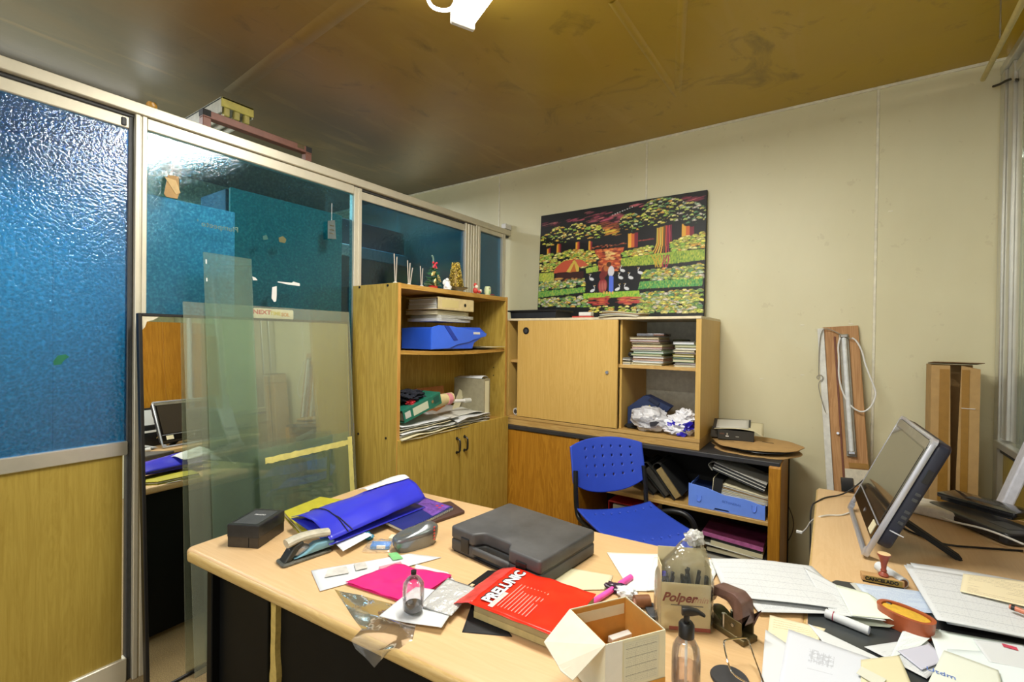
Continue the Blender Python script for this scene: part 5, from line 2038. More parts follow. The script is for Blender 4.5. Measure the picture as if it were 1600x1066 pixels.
# hole punch, standing on its end
HP = thing('hole_punch', 'old brown and grey metal hole punch right of the pen pack', 'hole punch', D(1138, 985) + Vector((-.0, 0, 0)), math.atan2(-.06, .065) + .25)
OLDM = plain('old_metal', (104, 92, 62), .45, .6, .3, 40, .3)
MB().box(-.068, .06, -.026, .026, 0, .014, .003, 2).done('base_tray', OLDM, HP, True)
m = MB()
m.box(.005, .052, -.023, -.019, .012, .05, .001, 1)
m.box(.005, .052, .019, .023, .012, .05, .001, 1)
m.done('side_cheek', OLDM, HP)
BRNM = plain('brown_enamel', (108, 82, 74), .35, .2, .25, 30)
m = MB()
ring = []
outp = [(.052, .040), (.056, .050), (.050, .095), (.030, .108), (-.030, .100), (-.062, .070), (-.070, .045), (-.055, .040), (-.045, .062), (-.020, .080), (.012, .082), (.026, .068), (.028, .045), (.022, .034)]
m.prism(corner_round(outp, .006, 3), -.021, .021, 'y', .003, 2)
m.done('lever_arm', BRNM, HP, True)
m = MB()
m.cyl((-.0, -.016, .014), (-.0, -.016, .045), .006)
m.cyl((-.0, .016, .014), (-.0, .016, .045), .006)
m.cyl((.03, -.026, .036), (.03, .026, .036), .004)
m.done('punch_pins', STEEL, HP, True)
m = MB()
m.sheet(lambda u, v: (lerp(-.062, -.005, u), lerp(-.02, .02, v), .028 + .012 * math.sin(PI * u)), 8, 6, .002)
m.done('lower_plate', plain('olive_metal', (78, 80, 50), .35, .5), HP, True)

# memo holder: black disc with bent chrome wire
MHc = P('z', ZD, 1140, 1062)
MH = thing('memo_holder', 'round black disc with a bent chrome wire, at the bottom edge of the picture', 'holder', (MHc.x, MHc.y, ZD))
MB().lathe([(0, 0), (.036, 0), (.038, .003), (.036, .006), (0, .007)], 36).done('disc', plain('disc_grey', (52, 52, 54), .5), MH, True)
mo = MH.location
wp = [P('z', ZD + .008, 1168, 1068), P('z', ZD + .03, 1146, 1056), P('z', ZD + .045, 1138, 1040), P('z', ZD + .055, 1130, 1004), P('z', ZD + .056, 1133, 1000), P('z', ZD + .056, 1166, 996), P('z', ZD + .054, 1169, 1000), P('z', ZD + .03, 1180, 1032), P('z', ZD + .008, 1198, 1080)]
m = MB()
m.tube([v - mo for v in wp], .0018, 8, smooth=2)
m.done('bent_wire', CHROME, MH, True)


# ================================================================== PAPERS AND STAMPS ON THE RIGHT
PAD = thing('desk_pad', 'dark grey desk pad under the loose papers on the right', 'desk pad', (0, 0, 0))
pd = [Vector((-.040, 1.02, 0)), Vector((.62, 1.05, 0)), Vector((.30, 1.60, 0)), Vector((-.045, 1.74, 0))]
pd = [D(1262, 1110), D(1640, 1085), D(1590, 985), D(1500, 940), D(1305, 908), D(1262, 930)]
m = MB()
m.prism(corner_round([(v.x, v.y) for v in pd], .01), ZD + .0003, ZD + .0035, 'z', .001, 1)
m.done('pad', plain('pad_dark', (52, 56, 58), .3, 0, .15, 6), PAD)
zp = ZD + .0045
# big fan of forms
paper('form_sheet', 'large white form with tables draped behind the hole punch', ((1135, 935), (1345, 960), (1268, 885), (1110, 874)), ZD + .016, PAPER_TAB, amp=.004, seed=21, curl=lambda u, v: .006 * math.sin(PI * u), n=20)
paper('form_sheet', 'white form with text tucked under the large table form', ((1185, 958), (1352, 962), (1262, 890), (1140, 895)), ZD + .010, PAPER_T, amp=.003, seed=22)
paper('form_sheet', 'white form fanned towards the stamp pad, left of the wooden stamp', ((1300, 962), (1385, 975), (1320, 925), (1255, 888)), ZD + .020, m_paper('paper_tab2', PW, 2, (110, 116, 130), 20, 5), amp=.003, seed=23, curl=lambda u, v: .004 * u)
# folded brochure with an open curled fold
bc = [D(*p, ZD + .012) for p in ((1345, 972), (1398, 985), (1380, 950), (1310, 930))]


def broch(u, v):
    a = D(1330, 975, ZD + .008).lerp(D(1305, 925, ZD + .008), v)
    b = D(1405, 982, ZD + .008).lerp(D(1368, 942, ZD + .008), v)
    t = u * 2
    if t <= 1:
        p = a.lerp(b, t)
        z = ZD + .008
    else:
        p = b.lerp(a, t - 1)
        z = ZD + .030 - .004 * (t - 1)
    k = math.exp(-((t - 1) * 6) ** 2)
    z2 = lerp(ZD + .008, ZD + .028, min(1, max(0, (t - .8) / .4)))
    return Vector((p.x, p.y, z2 + .002 * k))


o = MB().sheet(broch, 40, 8, .0008).done('folded_brochure', m_paper('paper_greenish', (226, 234, 216)), None, 'full')
tag(o, 'folded white brochure with pale green inside, left of the stamp pad', 'brochure')
t = thing('rolled_paper', 'white paper roll held with a red rubber band on the desk pad', 'paper roll', (0, 0, 0))
a, b = D(1290, 958, ZD + .016), D(1358, 986, ZD + .014)
m = MB()
m.cyl(a, b, .0105, n=20)
m.done('roll', PAPER, t, True)
MB().cyl(b, b + (b - a).normalized() * .001, .008, n=16).done('open_end', plain('roll_shadow', (190, 196, 220), .7), t)
k = a.lerp(b, .18)
m = MB()
dv = (b - a).normalized()
m.cyl(k, k + dv * .002, .0112, n=20)
m.done('rubber_band', plain('band_red', (150, 30, 60), .4), t, True)
paper('loose_sheet', 'white sheet with blue handwriting behind the oval stamp pad', ((1372, 955), (1470, 960), (1460, 928), (1336, 912)), zp + .001, PAPER_BLUE, amp=.002, seed=30)
paper('grey_card', 'narrow grey card under the blue handwritten sheet', ((1345, 930), (1352, 928), (1336, 911), (1328, 912)), zp, PAPER_G)

# wooden stamp with turned handle
st = D(1378, 912)
a = math.atan2(D(1418, 920).y - D(1340, 905).y, D(1418, 920).x - D(1340, 905).x)
SM = thing('rubber_stamp', 'wooden office stamp with a turned reddish handle and pale knob', 'stamp', (st.x, st.y, ZD), a)
MB().box(-.050, .050, -.013, .016, .004, .022, .002, 1).done('stamp_block', plain('stamp_wood', (190, 148, 96), .5, 0, .15), SM)
MB().box(-.048, .048, -.012, .015, 0, .004).done('rubber_face', BLACK, SM)
MB().box(-.042, .044, -.0145, -.013, .005, .021).done('label_strip', plain('stamp_label', (150, 128, 60), .5), SM)
text('CANCELADO', .013, BLACK, SM, T(-.004, -.0148, .013) @ RX(PI / 2), bold=.0006)
REDW = plain('handle_red', (150, 70, 50), .35)
MB().lathe([(0, .022), (.011, .022), (.013, .026), (.010, .031), (.0065, .035), (.008, .039), (.006, .044), (.0075, .058), (.012, .075), (.0165, .085), (.0165, .088), (0, .088)], 24, (.004, .002, 0)).done('turned_handle', REDW, SM, True)
MB().lathe([(0, .0895), (.0155, .0885), (.0165, .087), (0, .0865)], 24, (.004, .002, 0)).done('knob_top', plain('knob_cream', (220, 190, 140), .5), SM, True)
t = thing('cloth_tip_roll', 'white rolled paper tube lying behind the wooden stamp', 'paper roll', (0, 0, 0))
a, b = P('z', ZD + .016, 1392, 898), P('z', ZD + .014, 1412, 912)
MB().cyl(a + (a - b) * 1.0, b, .015, n=22).done('roll', PAPER, t, True)
MB().cyl(b, b + (b - a).normalized() * .001, .011, n=18).done('brown_end', plain('roll_brown', (120, 78, 50), .45), t)

# oval stamp pad (reddish brown tub, yellow sponge)
c = P('z', ZD + .042, 1415, 957)
SPd = thing('sponge_pad', 'oval reddish-brown tub with a yellow sponge, among the papers', 'stamp pad', (c.x, c.y, ZD + .0042), math.atan2(-.04, .085))


def oval(rx, ry, n=48, p=.85):
    return [(rx * math.copysign(abs(math.cos(2 * PI * i / n)) ** p, math.cos(2 * PI * i / n)), ry * math.copysign(abs(math.sin(2 * PI * i / n)) ** p, math.sin(2 * PI * i / n))) for i in range(n)]


TUB = plain('tub_brown', (164, 82, 46), .35, 0, .12)
hh = .040
m = MB()
O1, O2, O3 = oval(.058, .036), oval(.054, .033), oval(.049, .028)
r0 = [m.bm.verts.new((x, y, 0)) for x, y in O2]
r1 = [m.bm.verts.new((x, y, hh)) for x, y in O1]
r2 = [m.bm.verts.new((x, y, hh)) for x, y in O3]
r3 = [m.bm.verts.new((x, y, hh - .012)) for x, y in O3]
for A, B in ((r0, r1), (r1, r2), (r2, r3)):
    for i in range(48):
        m.bm.faces.new((A[i], A[(i + 1) % 48], B[(i + 1) % 48], B[i]))
m.bm.faces.new(r0[::-1])
m.done('tub', TUB, SPd, True)
m = MB()
m.prism(oval(.0485, .0275), .01, hh - .004, 'z', .002, 2)
m.done('sponge', plain('sponge_yellow', (206, 162, 48), .8, 0, .15, 90, .4), SPd, True)
MB().box(-.046, -.034, .012, .018, hh - .006, hh - .002, .001, 1).done('notch', BLACK, SPd)

# stack of documents on the far right
spts = [(1470, 974), (1660, 1008), (1645, 925), (1420, 886)]
for k in range(9):
    dx = [10, -4, 18, 2, 24, -8, 14, 4, -6][k]
    dy = [6, -4, 4, -6, 8, -2, 6, -5, 0][k]
    lbs = ['bottom sheet of the document pile at the right edge', 'second lowest sheet of the document pile at the right edge', 'third sheet up in the document pile at the right edge',
           'fourth sheet up in the document pile at the right edge', 'fifth sheet up in the document pile at the right edge', 'sixth sheet up in the document pile at the right edge',
           'seventh sheet up, printed, in the document pile at the right edge', 'second sheet from the top of the right document pile', 'top printed sheet of the right document pile, with grey columns']
    zz = zp + .002 + k * .0036
    paper('document_sheet', lbs[k], [(x + dx, y + dy) for x, y in spts], zz, [PAPER, PAPER_T, PAPER, PAPER_T, PAPER, PAPER_TAB, PAPER_T, PAPER, PAPER_TAB][k], curl=lambda u, v: .006 * (1 - v) * (1 - u) ** 2 + .003 * math.sin(PI * u), amp=.002, seed=40 + k, group='sheets of the right document pile', n=16)
zz = zp + .0405
paper('cream_form', 'cream printed form on top of the right document pile', ((1500, 925), (1640, 958), (1640, 915), (1505, 897)), zz, PAPER_YT, amp=.001, seed=50)
paper('black_folder', 'black folder edge under the right document pile', ((1462, 985), (1640, 1030), (1640, 990), (1470, 968)), zp, BLACKM, cat='folder', th=.002)
t = thing('red_pen', 'reddish wooden pen on the papers at the right edge', 'pen', (0, 0, 0))
MB().cyl(P('z', zz + .008, 1578, 948), P('z', zz + .008, 1640, 972), .006, n=14).done('barrel', plain('pen_tan', (196, 120, 90), .4), t, True)
MB().cyl(P('z', zz + .0081, 1580, 949), P('z', zz + .0081, 1586, 951), .0064, n=14).done('ring', BLACK, t, True)

# foreground papers
paper('loose_sheet', 'white sheet with a grey shaded corner in front of the stamp pad', ((1448, 1062), (1480, 1035), (1445, 998), (1350, 1012)), zp + .002, PAPER_T, amp=.002, seed=60)
paper('loose_sheet', 'white receipt fanned at the edge of the desk pad', ((1390, 1030), (1440, 1010), (1470, 985), (1410, 988)), zp + .005, m_paper('paper_rec', (222, 230, 226), 1, (120, 130, 150), 18, 12), amp=.002, seed=61)
g = paper('shaded_card', 'pale violet shaded card under the blank sheet', ((1440, 1048), (1482, 1032), (1452, 1008), (1402, 1018)), zp + .0065, m_paper('paper_violet', (190, 190, 204)), amp=.001, seed=62)
paper('loose_sheet', 'plain blank sheet right of the shaded card', ((1470, 1040), (1640, 1075), (1600, 1010), (1450, 982)), zp + .009, m_paper('paper_mint', (222, 232, 226)), amp=.003, seed=63)
paper('loose_sheet', 'blank white sheet filling the lower right corner', ((1500, 1150), (1760, 1150), (1660, 1030), (1480, 1015)), zp + .012, m_paper('paper_mint2', (218, 228, 228)), amp=.003, seed=64)
paper('envelope', 'pale envelope with a blue handwritten line at the bottom right', ((1440, 1090), (1580, 1130), (1560, 1050), (1475, 1018)), zp + .017, m_paper('paper_env', (216, 220, 206)), amp=.003, seed=65, cat='envelope')
text('Utdm', .020, plain('ink_blue2', (90, 120, 190), .6), None, T(*(P('z', zp + .0225, 1470, 1052))) @ RZ(R(-5)), name='handwriting')
_h = bpy.data.objects['handwriting']
_e = bpy.data.objects['envelope.001'] if 'envelope.001' in bpy.data.objects else None
if _e:
    bpy.context.view_layer.update()
    _h.parent = _e
    _h.matrix_parent_inverse = _e.matrix_world.inverted()
t = paper('stamped_card', 'white card with a red and yellow stamp, right of the blank sheet', ((1545, 1035), (1640, 1055), (1600, 1010), (1520, 1000)), zp + .014, PAPER, amp=.001, seed=66, cat='card')
q = P('z', zp + .016, 1578, 1012)
m = MB()
m.box(-.012, .012, -.007, .007, .003, .0034)
o = m.done('red_stamp', plain('stamp_red', (196, 70, 90), .5, 0, .3, 120), t)
o.location = (q.x - t.location.x, q.y - t.location.y, .0)
# folder pile in the bottom centre-right: cream ruled sheet, plan sheet
paper('manila_folder', 'pale cream folder under the plan sheet beside the memo holder', ((1180, 1120), (1290, 1120), (1275, 985), (1205, 975)), ZD + .001, m_paper('paper_manila', (228, 222, 196)), amp=.002, seed=70, cat='folder', th=.001)
paper('note_sheet', 'yellowed note with handwriting and a torn top corner', ((1195, 1030), (1270, 1020), (1290, 985), (1203, 962)), ZD + .006, PAPER_YT, amp=.003, seed=71)
paper('loose_sheet', 'white sheet under the plan, left edge towards the memo holder', ((1185, 1120), (1260, 1130), (1250, 1020), (1196, 985)), ZD + .009, PAPER, amp=.002, seed=72)
paper('loose_sheet', 'white sheet running along the desk pad behind the plan', ((1290, 1010), (1400, 1050), (1385, 1035), (1262, 975)), ZD + .010, PAPER, amp=.002, seed=73)
paper('plan_sheet', 'white sheet with a small printed floor plan', ((1205, 1130), (1350, 1140), (1360, 1030), (1232, 985)), ZD + .015, PAPER_PLAN, amp=.002, seed=74, n=16)
paper('note_sheet', 'cream note with faint writing right of the plan sheet', ((1345, 1100), (1440, 1110), (1405, 1025), (1345, 1032)), ZD + .020, PAPER_Y, amp=.002, seed=75)
t = thing('business_card', 'small printed card in the bottom right foreground', 'card', (0, 0, 0))
cc = [P('z', ZD + .024, x, y) for x, y in ((1338, 1052), (1375, 1075), (1385, 1062), (1346, 1042))]
m = MB()
m.prism([(v.x, v.y) for v in cc], ZD + .0235, ZD + .0245, 'z')
m.done('card', m_paper('paper_card', (206, 206, 190), 1, (60, 60, 60), 6, 1, .8), t)


# ================================================================== BOOKCASE CONTENTS
XF = -2.005
ZS1, ZS0 = 1.379, .8625


def ring_binder(name, label, y0, y1, z0, z1, col, x1=XF, depth=.285, group=None, mat=None, pages=PAPER_G, spine_label=None):
    """lever arch file lying flat, spine to the front (x1), page edges seen from the -y end"""
    t = thing(name, label, 'binder', (x1, y0, z0), 0, group)
    mt = mat or plain('binder_' + name, col, .55)
    L, H = y1 - y0, z1 - z0
    MB().box(-depth, 0, 0, L, 0, .004, .001, 1).done('cover', mt, t)
    MB().box(-depth, 0, 0, L, H - .004, H, .001, 1).done('cover', mt, t)
    MB().box(-.004, 0, 0, L, .004, H - .004, .0005, 1).done('spine', mt, t)
    n = 7
    for k in range(n):
        z = .005 + k * (H - .012) / n
        MB().box(-depth + .01 + random.uniform(0, .01), -.03, .008 + random.uniform(0, .006), L - .01, z, z + (H - .012) / n * .82).done('page_block', pages if k % 3 else PAPER, t)
    MB().cyl((.0005, L * .74, H * .5), (.0012, L * .74, H * .5), min(.011, H * .2), n=18).done('finger_hole', BLACK, t)
    if spine_label:
        MB().box(.0, .0008, L * .10, L * .55, H * .18, H * .82).done('spine_label', spine_label, t)
    return t


OLDL = m_paper('label_old', (206, 190, 130), 1, (140, 110, 60), 5, 7, .8)
t0 = ring_binder('lever_arch_file', 'beige lever arch file lying on top of the pile on the upper bookcase shelf', 2.118, 2.465, 1.628, 1.705, (206, 188, 140), spine_label=OLDL)
# crumpled papers and a thin stack below it
for k, (lb, z, h, mt, dx, dy) in enumerate((('brown edged bundle of papers under the beige file', 1.596, .026, PAPER_OLD, -.01, .0),
                                    ('grey paper bundle between beige file and white papers', 1.575, .019, PAPER_G, .0, .01),
                                    ('white crumpled paper bundle lying on the blue box file', 1.553, .020, PAPER, .012, .0))):
    t = thing('paper_bundle', lb, 'papers', (XF - .01 + dx, 2.13 + dy, z), R([2, -2, 3][k]), 'paper bundles on the upper bookcase shelf')
    for j in range(5):
        zz = j * h / 5
        MB().sheet(lambda u, v: (lerp(-.27, 0, u), lerp(-.20 if 0 else 0, .32, v), zz + h / 5.5 + .003 * noise.noise((u * 4, v * 9, j + k * 7)) + .000), 8, 14, h / 7).done('sheet', mt, t, 'full')
BXB = plain('box_blue', (40, 92, 220), .4, 0, .06, 8)
t = thing('blue_box_file', 'bright blue plastic box file with open flap on the upper bookcase shelf', 'box file', (XF, 2.07, ZS1), 0)
m = MB()
m.prism([(0, 0), (.0, .13), (.09, .14), (.48, .145), (.56, .10), (.42, .04), (.40, .0)], -.27, -.012, 'x', .002, 1)
m.done('body', BXB, t)
m = MB()
m.prism([(.0, .0), (.0, .135), (.06, .150), (.16, .148), (.42, .125), (.55, .105), (.54, .085), (.40, .060), (.36, .045), (.24, .030), (.16, .005)], -.012, -.004, 'x', .001, 1)
m.done('front_flap', plain('box_blue_light', (56, 110, 240), .35, 0, .05, 8), t)
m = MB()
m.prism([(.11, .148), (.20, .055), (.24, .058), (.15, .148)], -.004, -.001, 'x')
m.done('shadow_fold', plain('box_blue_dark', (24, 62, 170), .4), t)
MB().box(-.004, -.002, .40, .47, .098, .112).done('white_label', WHITE, t)
paper('loose_sheet', 'white papers lying at the right end of the upper bookcase shelf', (Vector((-2.30, 2.55, 0)), Vector((-1.99, 2.57, 0)), Vector((-1.985, 2.79, 0)), Vector((-2.28, 2.80, 0))), ZS1 + .002, PAPER_OLD, amp=.004, seed=80)
paper('brochure', 'cream brochure on the papers at the right end of the upper shelf', (Vector((-2.25, 2.60, 0)), Vector((-2.0, 2.61, 0)), Vector((-1.975, 2.80, 0)), Vector((-2.2, 2.80, 0))), ZS1 + .009, PAPER_Y, amp=.003, seed=81, cat='brochure', th=.003)

# middle compartment
pz = ZS0
lbs = ['lowest newspaper in the left paper pile on the middle bookcase shelf', 'cream curled sheet near the bottom of the left paper pile', 'grey sheet in the left paper pile on the middle shelf', 'white curled sheet in the left paper pile on the middle shelf',
       'yellowed sheet in the left paper pile on the middle shelf', 'magazine under the teal binder', 'folded sheet directly under the teal binder']
for k in range(7):
    mt = [PAPER_OLD, PAPER_Y, PAPER_G, PAPER, PAPER_OLD, PAPER_G, PAPER][k]
    y1 = 2.33 - .015 * k + [.06, .09, .0, .10, -.05, .05, -.02][k]
    paper('paper_sheet', lbs[k], (Vector((-2.33, 1.82, 0)), Vector((-1.995 + [.03, .035, .01, .02, 0, 0, 0][k], 1.80 + .004 * k, 0)), Vector((-1.975, y1, 0)), Vector((-2.30, y1 + .05, 0))),
          pz + .002 + k * .012, mt, amp=.010, seed=90 + k * 3, th=.0025, group='left paper pile on the middle shelf', curl=lambda u, v: .012 * v * v * (k % 3) * .7 + .005 * (1 - u))
lbs = ['grey stack of sheets right of the teal binder', 'white folded sheet on the right paper pile of the middle shelf', 'cream sheet on the right paper pile of the middle shelf', 'white sheet drooping over the middle shelf edge', 'grey brochure on top of the right paper pile of the middle shelf']
for k in range(5):
    mt = [PAPER_G, PAPER, PAPER_OLD, PAPER, PAPER_G][k]
    paper('paper_sheet', lbs[k], (Vector((-2.30, 2.40, 0)), Vector((-1.99 + [.0, .01, .0, .05, -.03][k], 2.30 - .02 * k, 0)), Vector((-1.985, 2.62 + [.0, .02, .03, .02, -.05][k], 0)), Vector((-2.28, 2.66, 0))),
          pz + .004 + k * .016, mt, amp=.014, seed=120 + k * 5, th=.003, group='right paper pile on the middle shelf', curl=lambda u, v: .022 * math.sin(PI * v) * (1 - u * .6))
t = thing('teal_binder', 'teal lever arch binder lying tilted on papers, with a dirty white label', 'binder', (XF + .01, 1.848, .962), rot=(R(15), 0, R(0)))
TEAL = plain('teal_cover', (34, 112, 92), .4, 0, .1)
L, H = .315, .074
MB().box(-.27, 0, 0, L, 0, .004, .001, 1).done('cover', TEAL, t)
MB().box(-.27, 0, 0, L, H - .004, H, .001, 1).done('cover', TEAL, t)
MB().box(-.005, 0, 0, L, .003, H - .003, .001, 1).done('spine', TEAL, t)
MB().box(-.26, -.02, .01, L - .01, .006, H - .02).done('page_block', PAPER_G, t)
MB().box(.0, .0008, .075, .20, .014, .060).done('spine_label', m_paper('label_teal', (200, 206, 180), 1, (120, 130, 110), 4, 2, .5), t)
MB().box(.0, .0008, .012, .055, .02, .058).done('spine_label', PAPER_G, t)
MB().box(.0, .0008, .25, .30, .018, .062).done('spine_label', plain('label_dark_teal', (24, 84, 74), .4), t)
MB().cyl((0, .238, .040), (.002, .238, .040), .010, n=20).done('finger_ring', STEEL, t)
t = thing('black_cloth', 'crumpled black cloth with a red patch on top of the teal binder', 'cloth', (-2.10, 1.965, 1.068), 0)
m = MB()
m.blob((0, 0, .03), (.08, .095, .036), .45, 6, 4, 2)
m.blob((.0, .10, .015), (.07, .06, .022), .5, 6, 3, 7)
m.done('cloth', plain('cloth_black', (26, 30, 42), .9, 0, .3, 30, .4), t, True)
m = MB()
m.blob((.060, -.03, .0), (.025, .035, .016), .4, 6, 3, 5)
m.done('red_patch', plain('cloth_red', (190, 36, 50), .7), t, True)
t = thing('cream_paper_roll', 'cream rolled paper right of the teal binder', 'paper roll', (-2.06, 2.13, 1.065), 0)
m = MB()
m.cyl((0, 0, -.02), (.01, .17, -.005), .042, .034, 24)
m.done('roll', plain('roll_cream', (206, 190, 140), .7, 0, .12, 20), t, True)
MB().cyl((.0125, .115, -.01), (.012, .15, -.01), .0385, .0370, 24).done('pink_print', plain('pink_print', (214, 140, 150), .6), t, True)
t = thing('thin_white_tube', 'thin grey and white tube lying behind the right paper pile', 'tube', (-2.08, 2.33, 1.03), R(0))
MB().cyl((0, 0, 0), (.02, .17, -.01), .011, n=14).done('tube', WHITE, t, True)
MB().cyl((.013, .12, -.008), (.0205, .175, -.0105), .016, n=14).done('cap', PAPER_G, t, True)
t = thing('wooden_file_back', 'orange-brown cardboard folder leaning behind the papers on the middle shelf', 'folder', (-2.26, 2.18, .90), rot=(R(0), R(-8), 0))
MB().box(0, .004, 0, .30, 0, .21, .001, 1).done('cover', plain('folder_orange', (170, 106, 54), .7), t)
t = thing('folded_card', 'folded cream card sticking up behind the papers on the middle shelf', 'card', (-2.18, 2.44, .93), rot=(R(-35), R(-6), 0))
MB().box(0, .003, 0, .05, 0, .19).done('panel', PAPER_Y, t)
MB().box(.003, .006, .05, .058, 0, .19).done('panel', PAPER_OLD, t)
# upright grey binder
t = thing('upright_binder', 'grey-beige lever arch file standing upright with a white spine label', 'binder', (XF + .003, 2.585, ZS0 + .0008), R(4))
GB_ = plain('binder_grey', (150, 144, 118), .6)
MB().box(-.26, 0, 0, .003, 0, .30, .001, 1).done('cover', GB_, t)
MB().box(-.26, 0, .074, .077, 0, .30, .001, 1).done('cover', GB_, t)
MB().box(-.003, 0, .003, .074, 0, .30, .0005, 1).done('spine', GB_, t)
MB().box(-.25, -.01, .006, .070, .004, .29).done('page_block', PAPER_G, t)
MB().box(.0, .0008, .014, .064, .055, .285).done('spine_label', m_paper('label_white', (222, 218, 186), 1, (60, 60, 60), 14, 8, .8), t)
MB().cyl((0, .038, .032), (.002, .038, .032), .013, n=20).done('finger_ring', WHITE, t)
MB().cyl((.002, .038, .032), (.0026, .038, .032), .008, n=20).done('finger_hole', BLACK, t)
t = thing('white_papers', 'white papers lying on top of the upright grey binder', 'papers', (-2.13, 2.62, ZS0 + .302), R(4))
MB().sheet(lambda u, v: (lerp(-.12, .10, u), lerp(-.04, .05, v), .002 + .012 * math.sin(PI * v) * (.5 + u)), 8, 8, .002).done('sheet', PAPER, t, 'full')

# ---- ornaments on top of the bookcase
ZT = 1.7575
STK = plain('stick', (170, 162, 150), .7)
for k, (py_, n) in enumerate(((P('x', -2.05, 606, 430).y, 2), (P('x', -2.05, 637, 430).y, 3), (P('x', -2.05, 657, 430).y, 2))):
    t = thing('incense_sticks', ['two tall grey sticks at the left end of the bookcase top', 'three sticks in the middle bundle on the bookcase top', 'pair of short sticks left of the small green tree'][k], 'sticks', (-2.04, max(py_, 1.806), ZT), 0, 'stick bundles on the bookcase')
    MB().lathe([(0, 0), (.014, 0), (.014, .004), (.006, .008), (0, .008)], 16).done('base', PAPER_G, t, True)
    for j in range(n):
        hh_ = [.165, .15, .12][j] * [1, .86, .74][k]
        MB().cyl((0, (j - .5) * .007, .006), (0, (j - .5) * .016 - .004 * (1 - j), hh_), .0032, n=8).done('stick', STK, t, True)
# green bendy christmas tree
cy = P('x', -2.05, 676, 430).y
t = thing('small_christmas_tree', 'small green artificial tree with red bow and gold leaves', 'ornament', (-2.045, cy, ZT))
MB().lathe([(0, 0), (.028, 0), (.03, .012), (.022, .016), (0, .016)], 20).done('red_pot', plain('pot_red', (190, 44, 40), .5), t, True)
m = MB()
m.tube([(0, 0, .01), (0, .004, .08), (0, -.003, .14), (0, .0, .185), (0, -.010, .20), (0, -.014, .196)], [.008, .007, .006, .005, .006, .005], 8, smooth=1)
m.done('trunk', plain('tree_top_grey', (110, 140, 128), .7), t, True)
GRN = plain('tinsel_green', (50, 104, 66), .7, 0, .3, 60)
m = MB()
for z, r_, n in ((.03, .055, 30), (.06, .048, 22), (.09, .042, 22), (.115, .03, 18)):
    for k in range(n):
        a = 2 * PI * k / n + z * 20
        rr_ = r_ * random.uniform(.7, 1.1)
        m.cyl((0, 0, z), (rr_ * math.cos(a), rr_ * math.sin(a), z + random.uniform(-.01, .014)), .0045, .0015, 5)
m.done('branches', GRN, t)
m = MB()
for k in range(22):
    a = random.uniform(0, 2 * PI)
    m.cyl((0, 0, .02), (.055 * math.cos(a), .06 * math.sin(a), random.uniform(.012, .05)), .003, .001, 5)
m.done('pale_branches', plain('tinsel_pale', (120, 140, 110), .7), t)
GL = plain('gold_leaf', (198, 176, 108), .35, .4)
for (y, z, a) in ((-.03, .085, .7), (.02, .062, -1.0), (-.012, .035, 1.6)):
    m = MB()
    m.sheet(lambda u, v: (.03 + .006 * math.sin(PI * v), (u - .5) * .05, (v - .5) * .026 * math.sin(PI * u)), 8, 6, .001)
    m.xf(T(0, y, z) @ RX(a))
    m.done('gold_leaf', GL, t, True)
m = MB()
for s in (-1, 1):
    m.cyl((.014, 0, .150), (.014, s * .016, .158), .002, .008, 10)
    m.cyl((.014, 0, .150), (.014, s * .015, .122), .003, .007, 10)
m.done('red_bow', plain('bow_red', (206, 50, 66), .5), t)
# golden cone tree
cy = P('x', -2.05, 712, 430).y
t = thing('golden_tinsel_tree', 'gold bead cone tree ornament on a dark-rimmed plate', 'ornament', (-2.05, cy, ZT))
MB().lathe([(0, 0), (.03, 0), (.034, .012), (.060, .022), (.064, .026), (.058, .028), (0, .020)], 28, (0, .03, 0)).done('plate', plain('plate_glass', (150, 150, 130), .2), t, True)
MB().lathe([(.0600, .0225), (.0648, .0262), (.0600, .0285), (.0600, .0225)], 28, (0, .03, 0)).done('plate_rim', BLACK, t, True)
MB().lathe([(0, .026), (.048, .026), (.020, .186), (0, .19)], 24).done('cone', plain('gold_dark', (110, 88, 24), .5, .4), t, True)
GB2 = [plain('gold_bead', (206, 178, 70), .3, .5), plain('gold_bead_pale', (240, 224, 150), .25, .3), plain('gold_bead_olive', (130, 112, 36), .35, .5)]
bms = [MB(), MB(), MB()]
for k in range(520):
    z = random.uniform(0, 1) ** 1.1
    a = random.uniform(0, 2 * PI)
    r_ = lerp(.051, .021, z) + random.uniform(-.001, .003)
    b = bms[0 if k % 3 == 0 else (1 if k % 9 == 1 else 2 if k % 3 == 2 else 0)]
    r = bmesh.ops.create_icosphere(b.bm, subdivisions=1, radius=random.uniform(.003, .0048))
    bmesh.ops.translate(b.bm, verts=r['verts'], vec=(r_ * math.cos(a), r_ * math.sin(a), .028 + z * .160))
for b, mt, nm in zip(bms, GB2, ('gold_beads', 'pale_beads', 'olive_beads')):
    o = b.done(nm, mt, t)
    o['kind'] = 'stuff'
# white angel figurine
cy = P('x', -2.03, 697, 440).y
t = thing('white_figurine', 'small white porcelain figurine between the green and gold trees', 'ornament', (-2.02, cy, ZT))
m = MB()
m.lathe([(0, 0), (.026, 0), (.024, .02), (.014, .045), (.010, .052), (0, .055)], 20)
m.blob((0, 0, .062), (.012, .012, .012), .1, 4, 2, 1)
for s in (-1, 1):
    m.blob((-.006, s * .018, .045), (.007, .015, .017), .3, 5, 2, s)
    m.blob((.012, s * .014, .014), (.012, .012, .012), .35, 6, 2, s + 3)
m.done('figurine', WHITE, t, True)
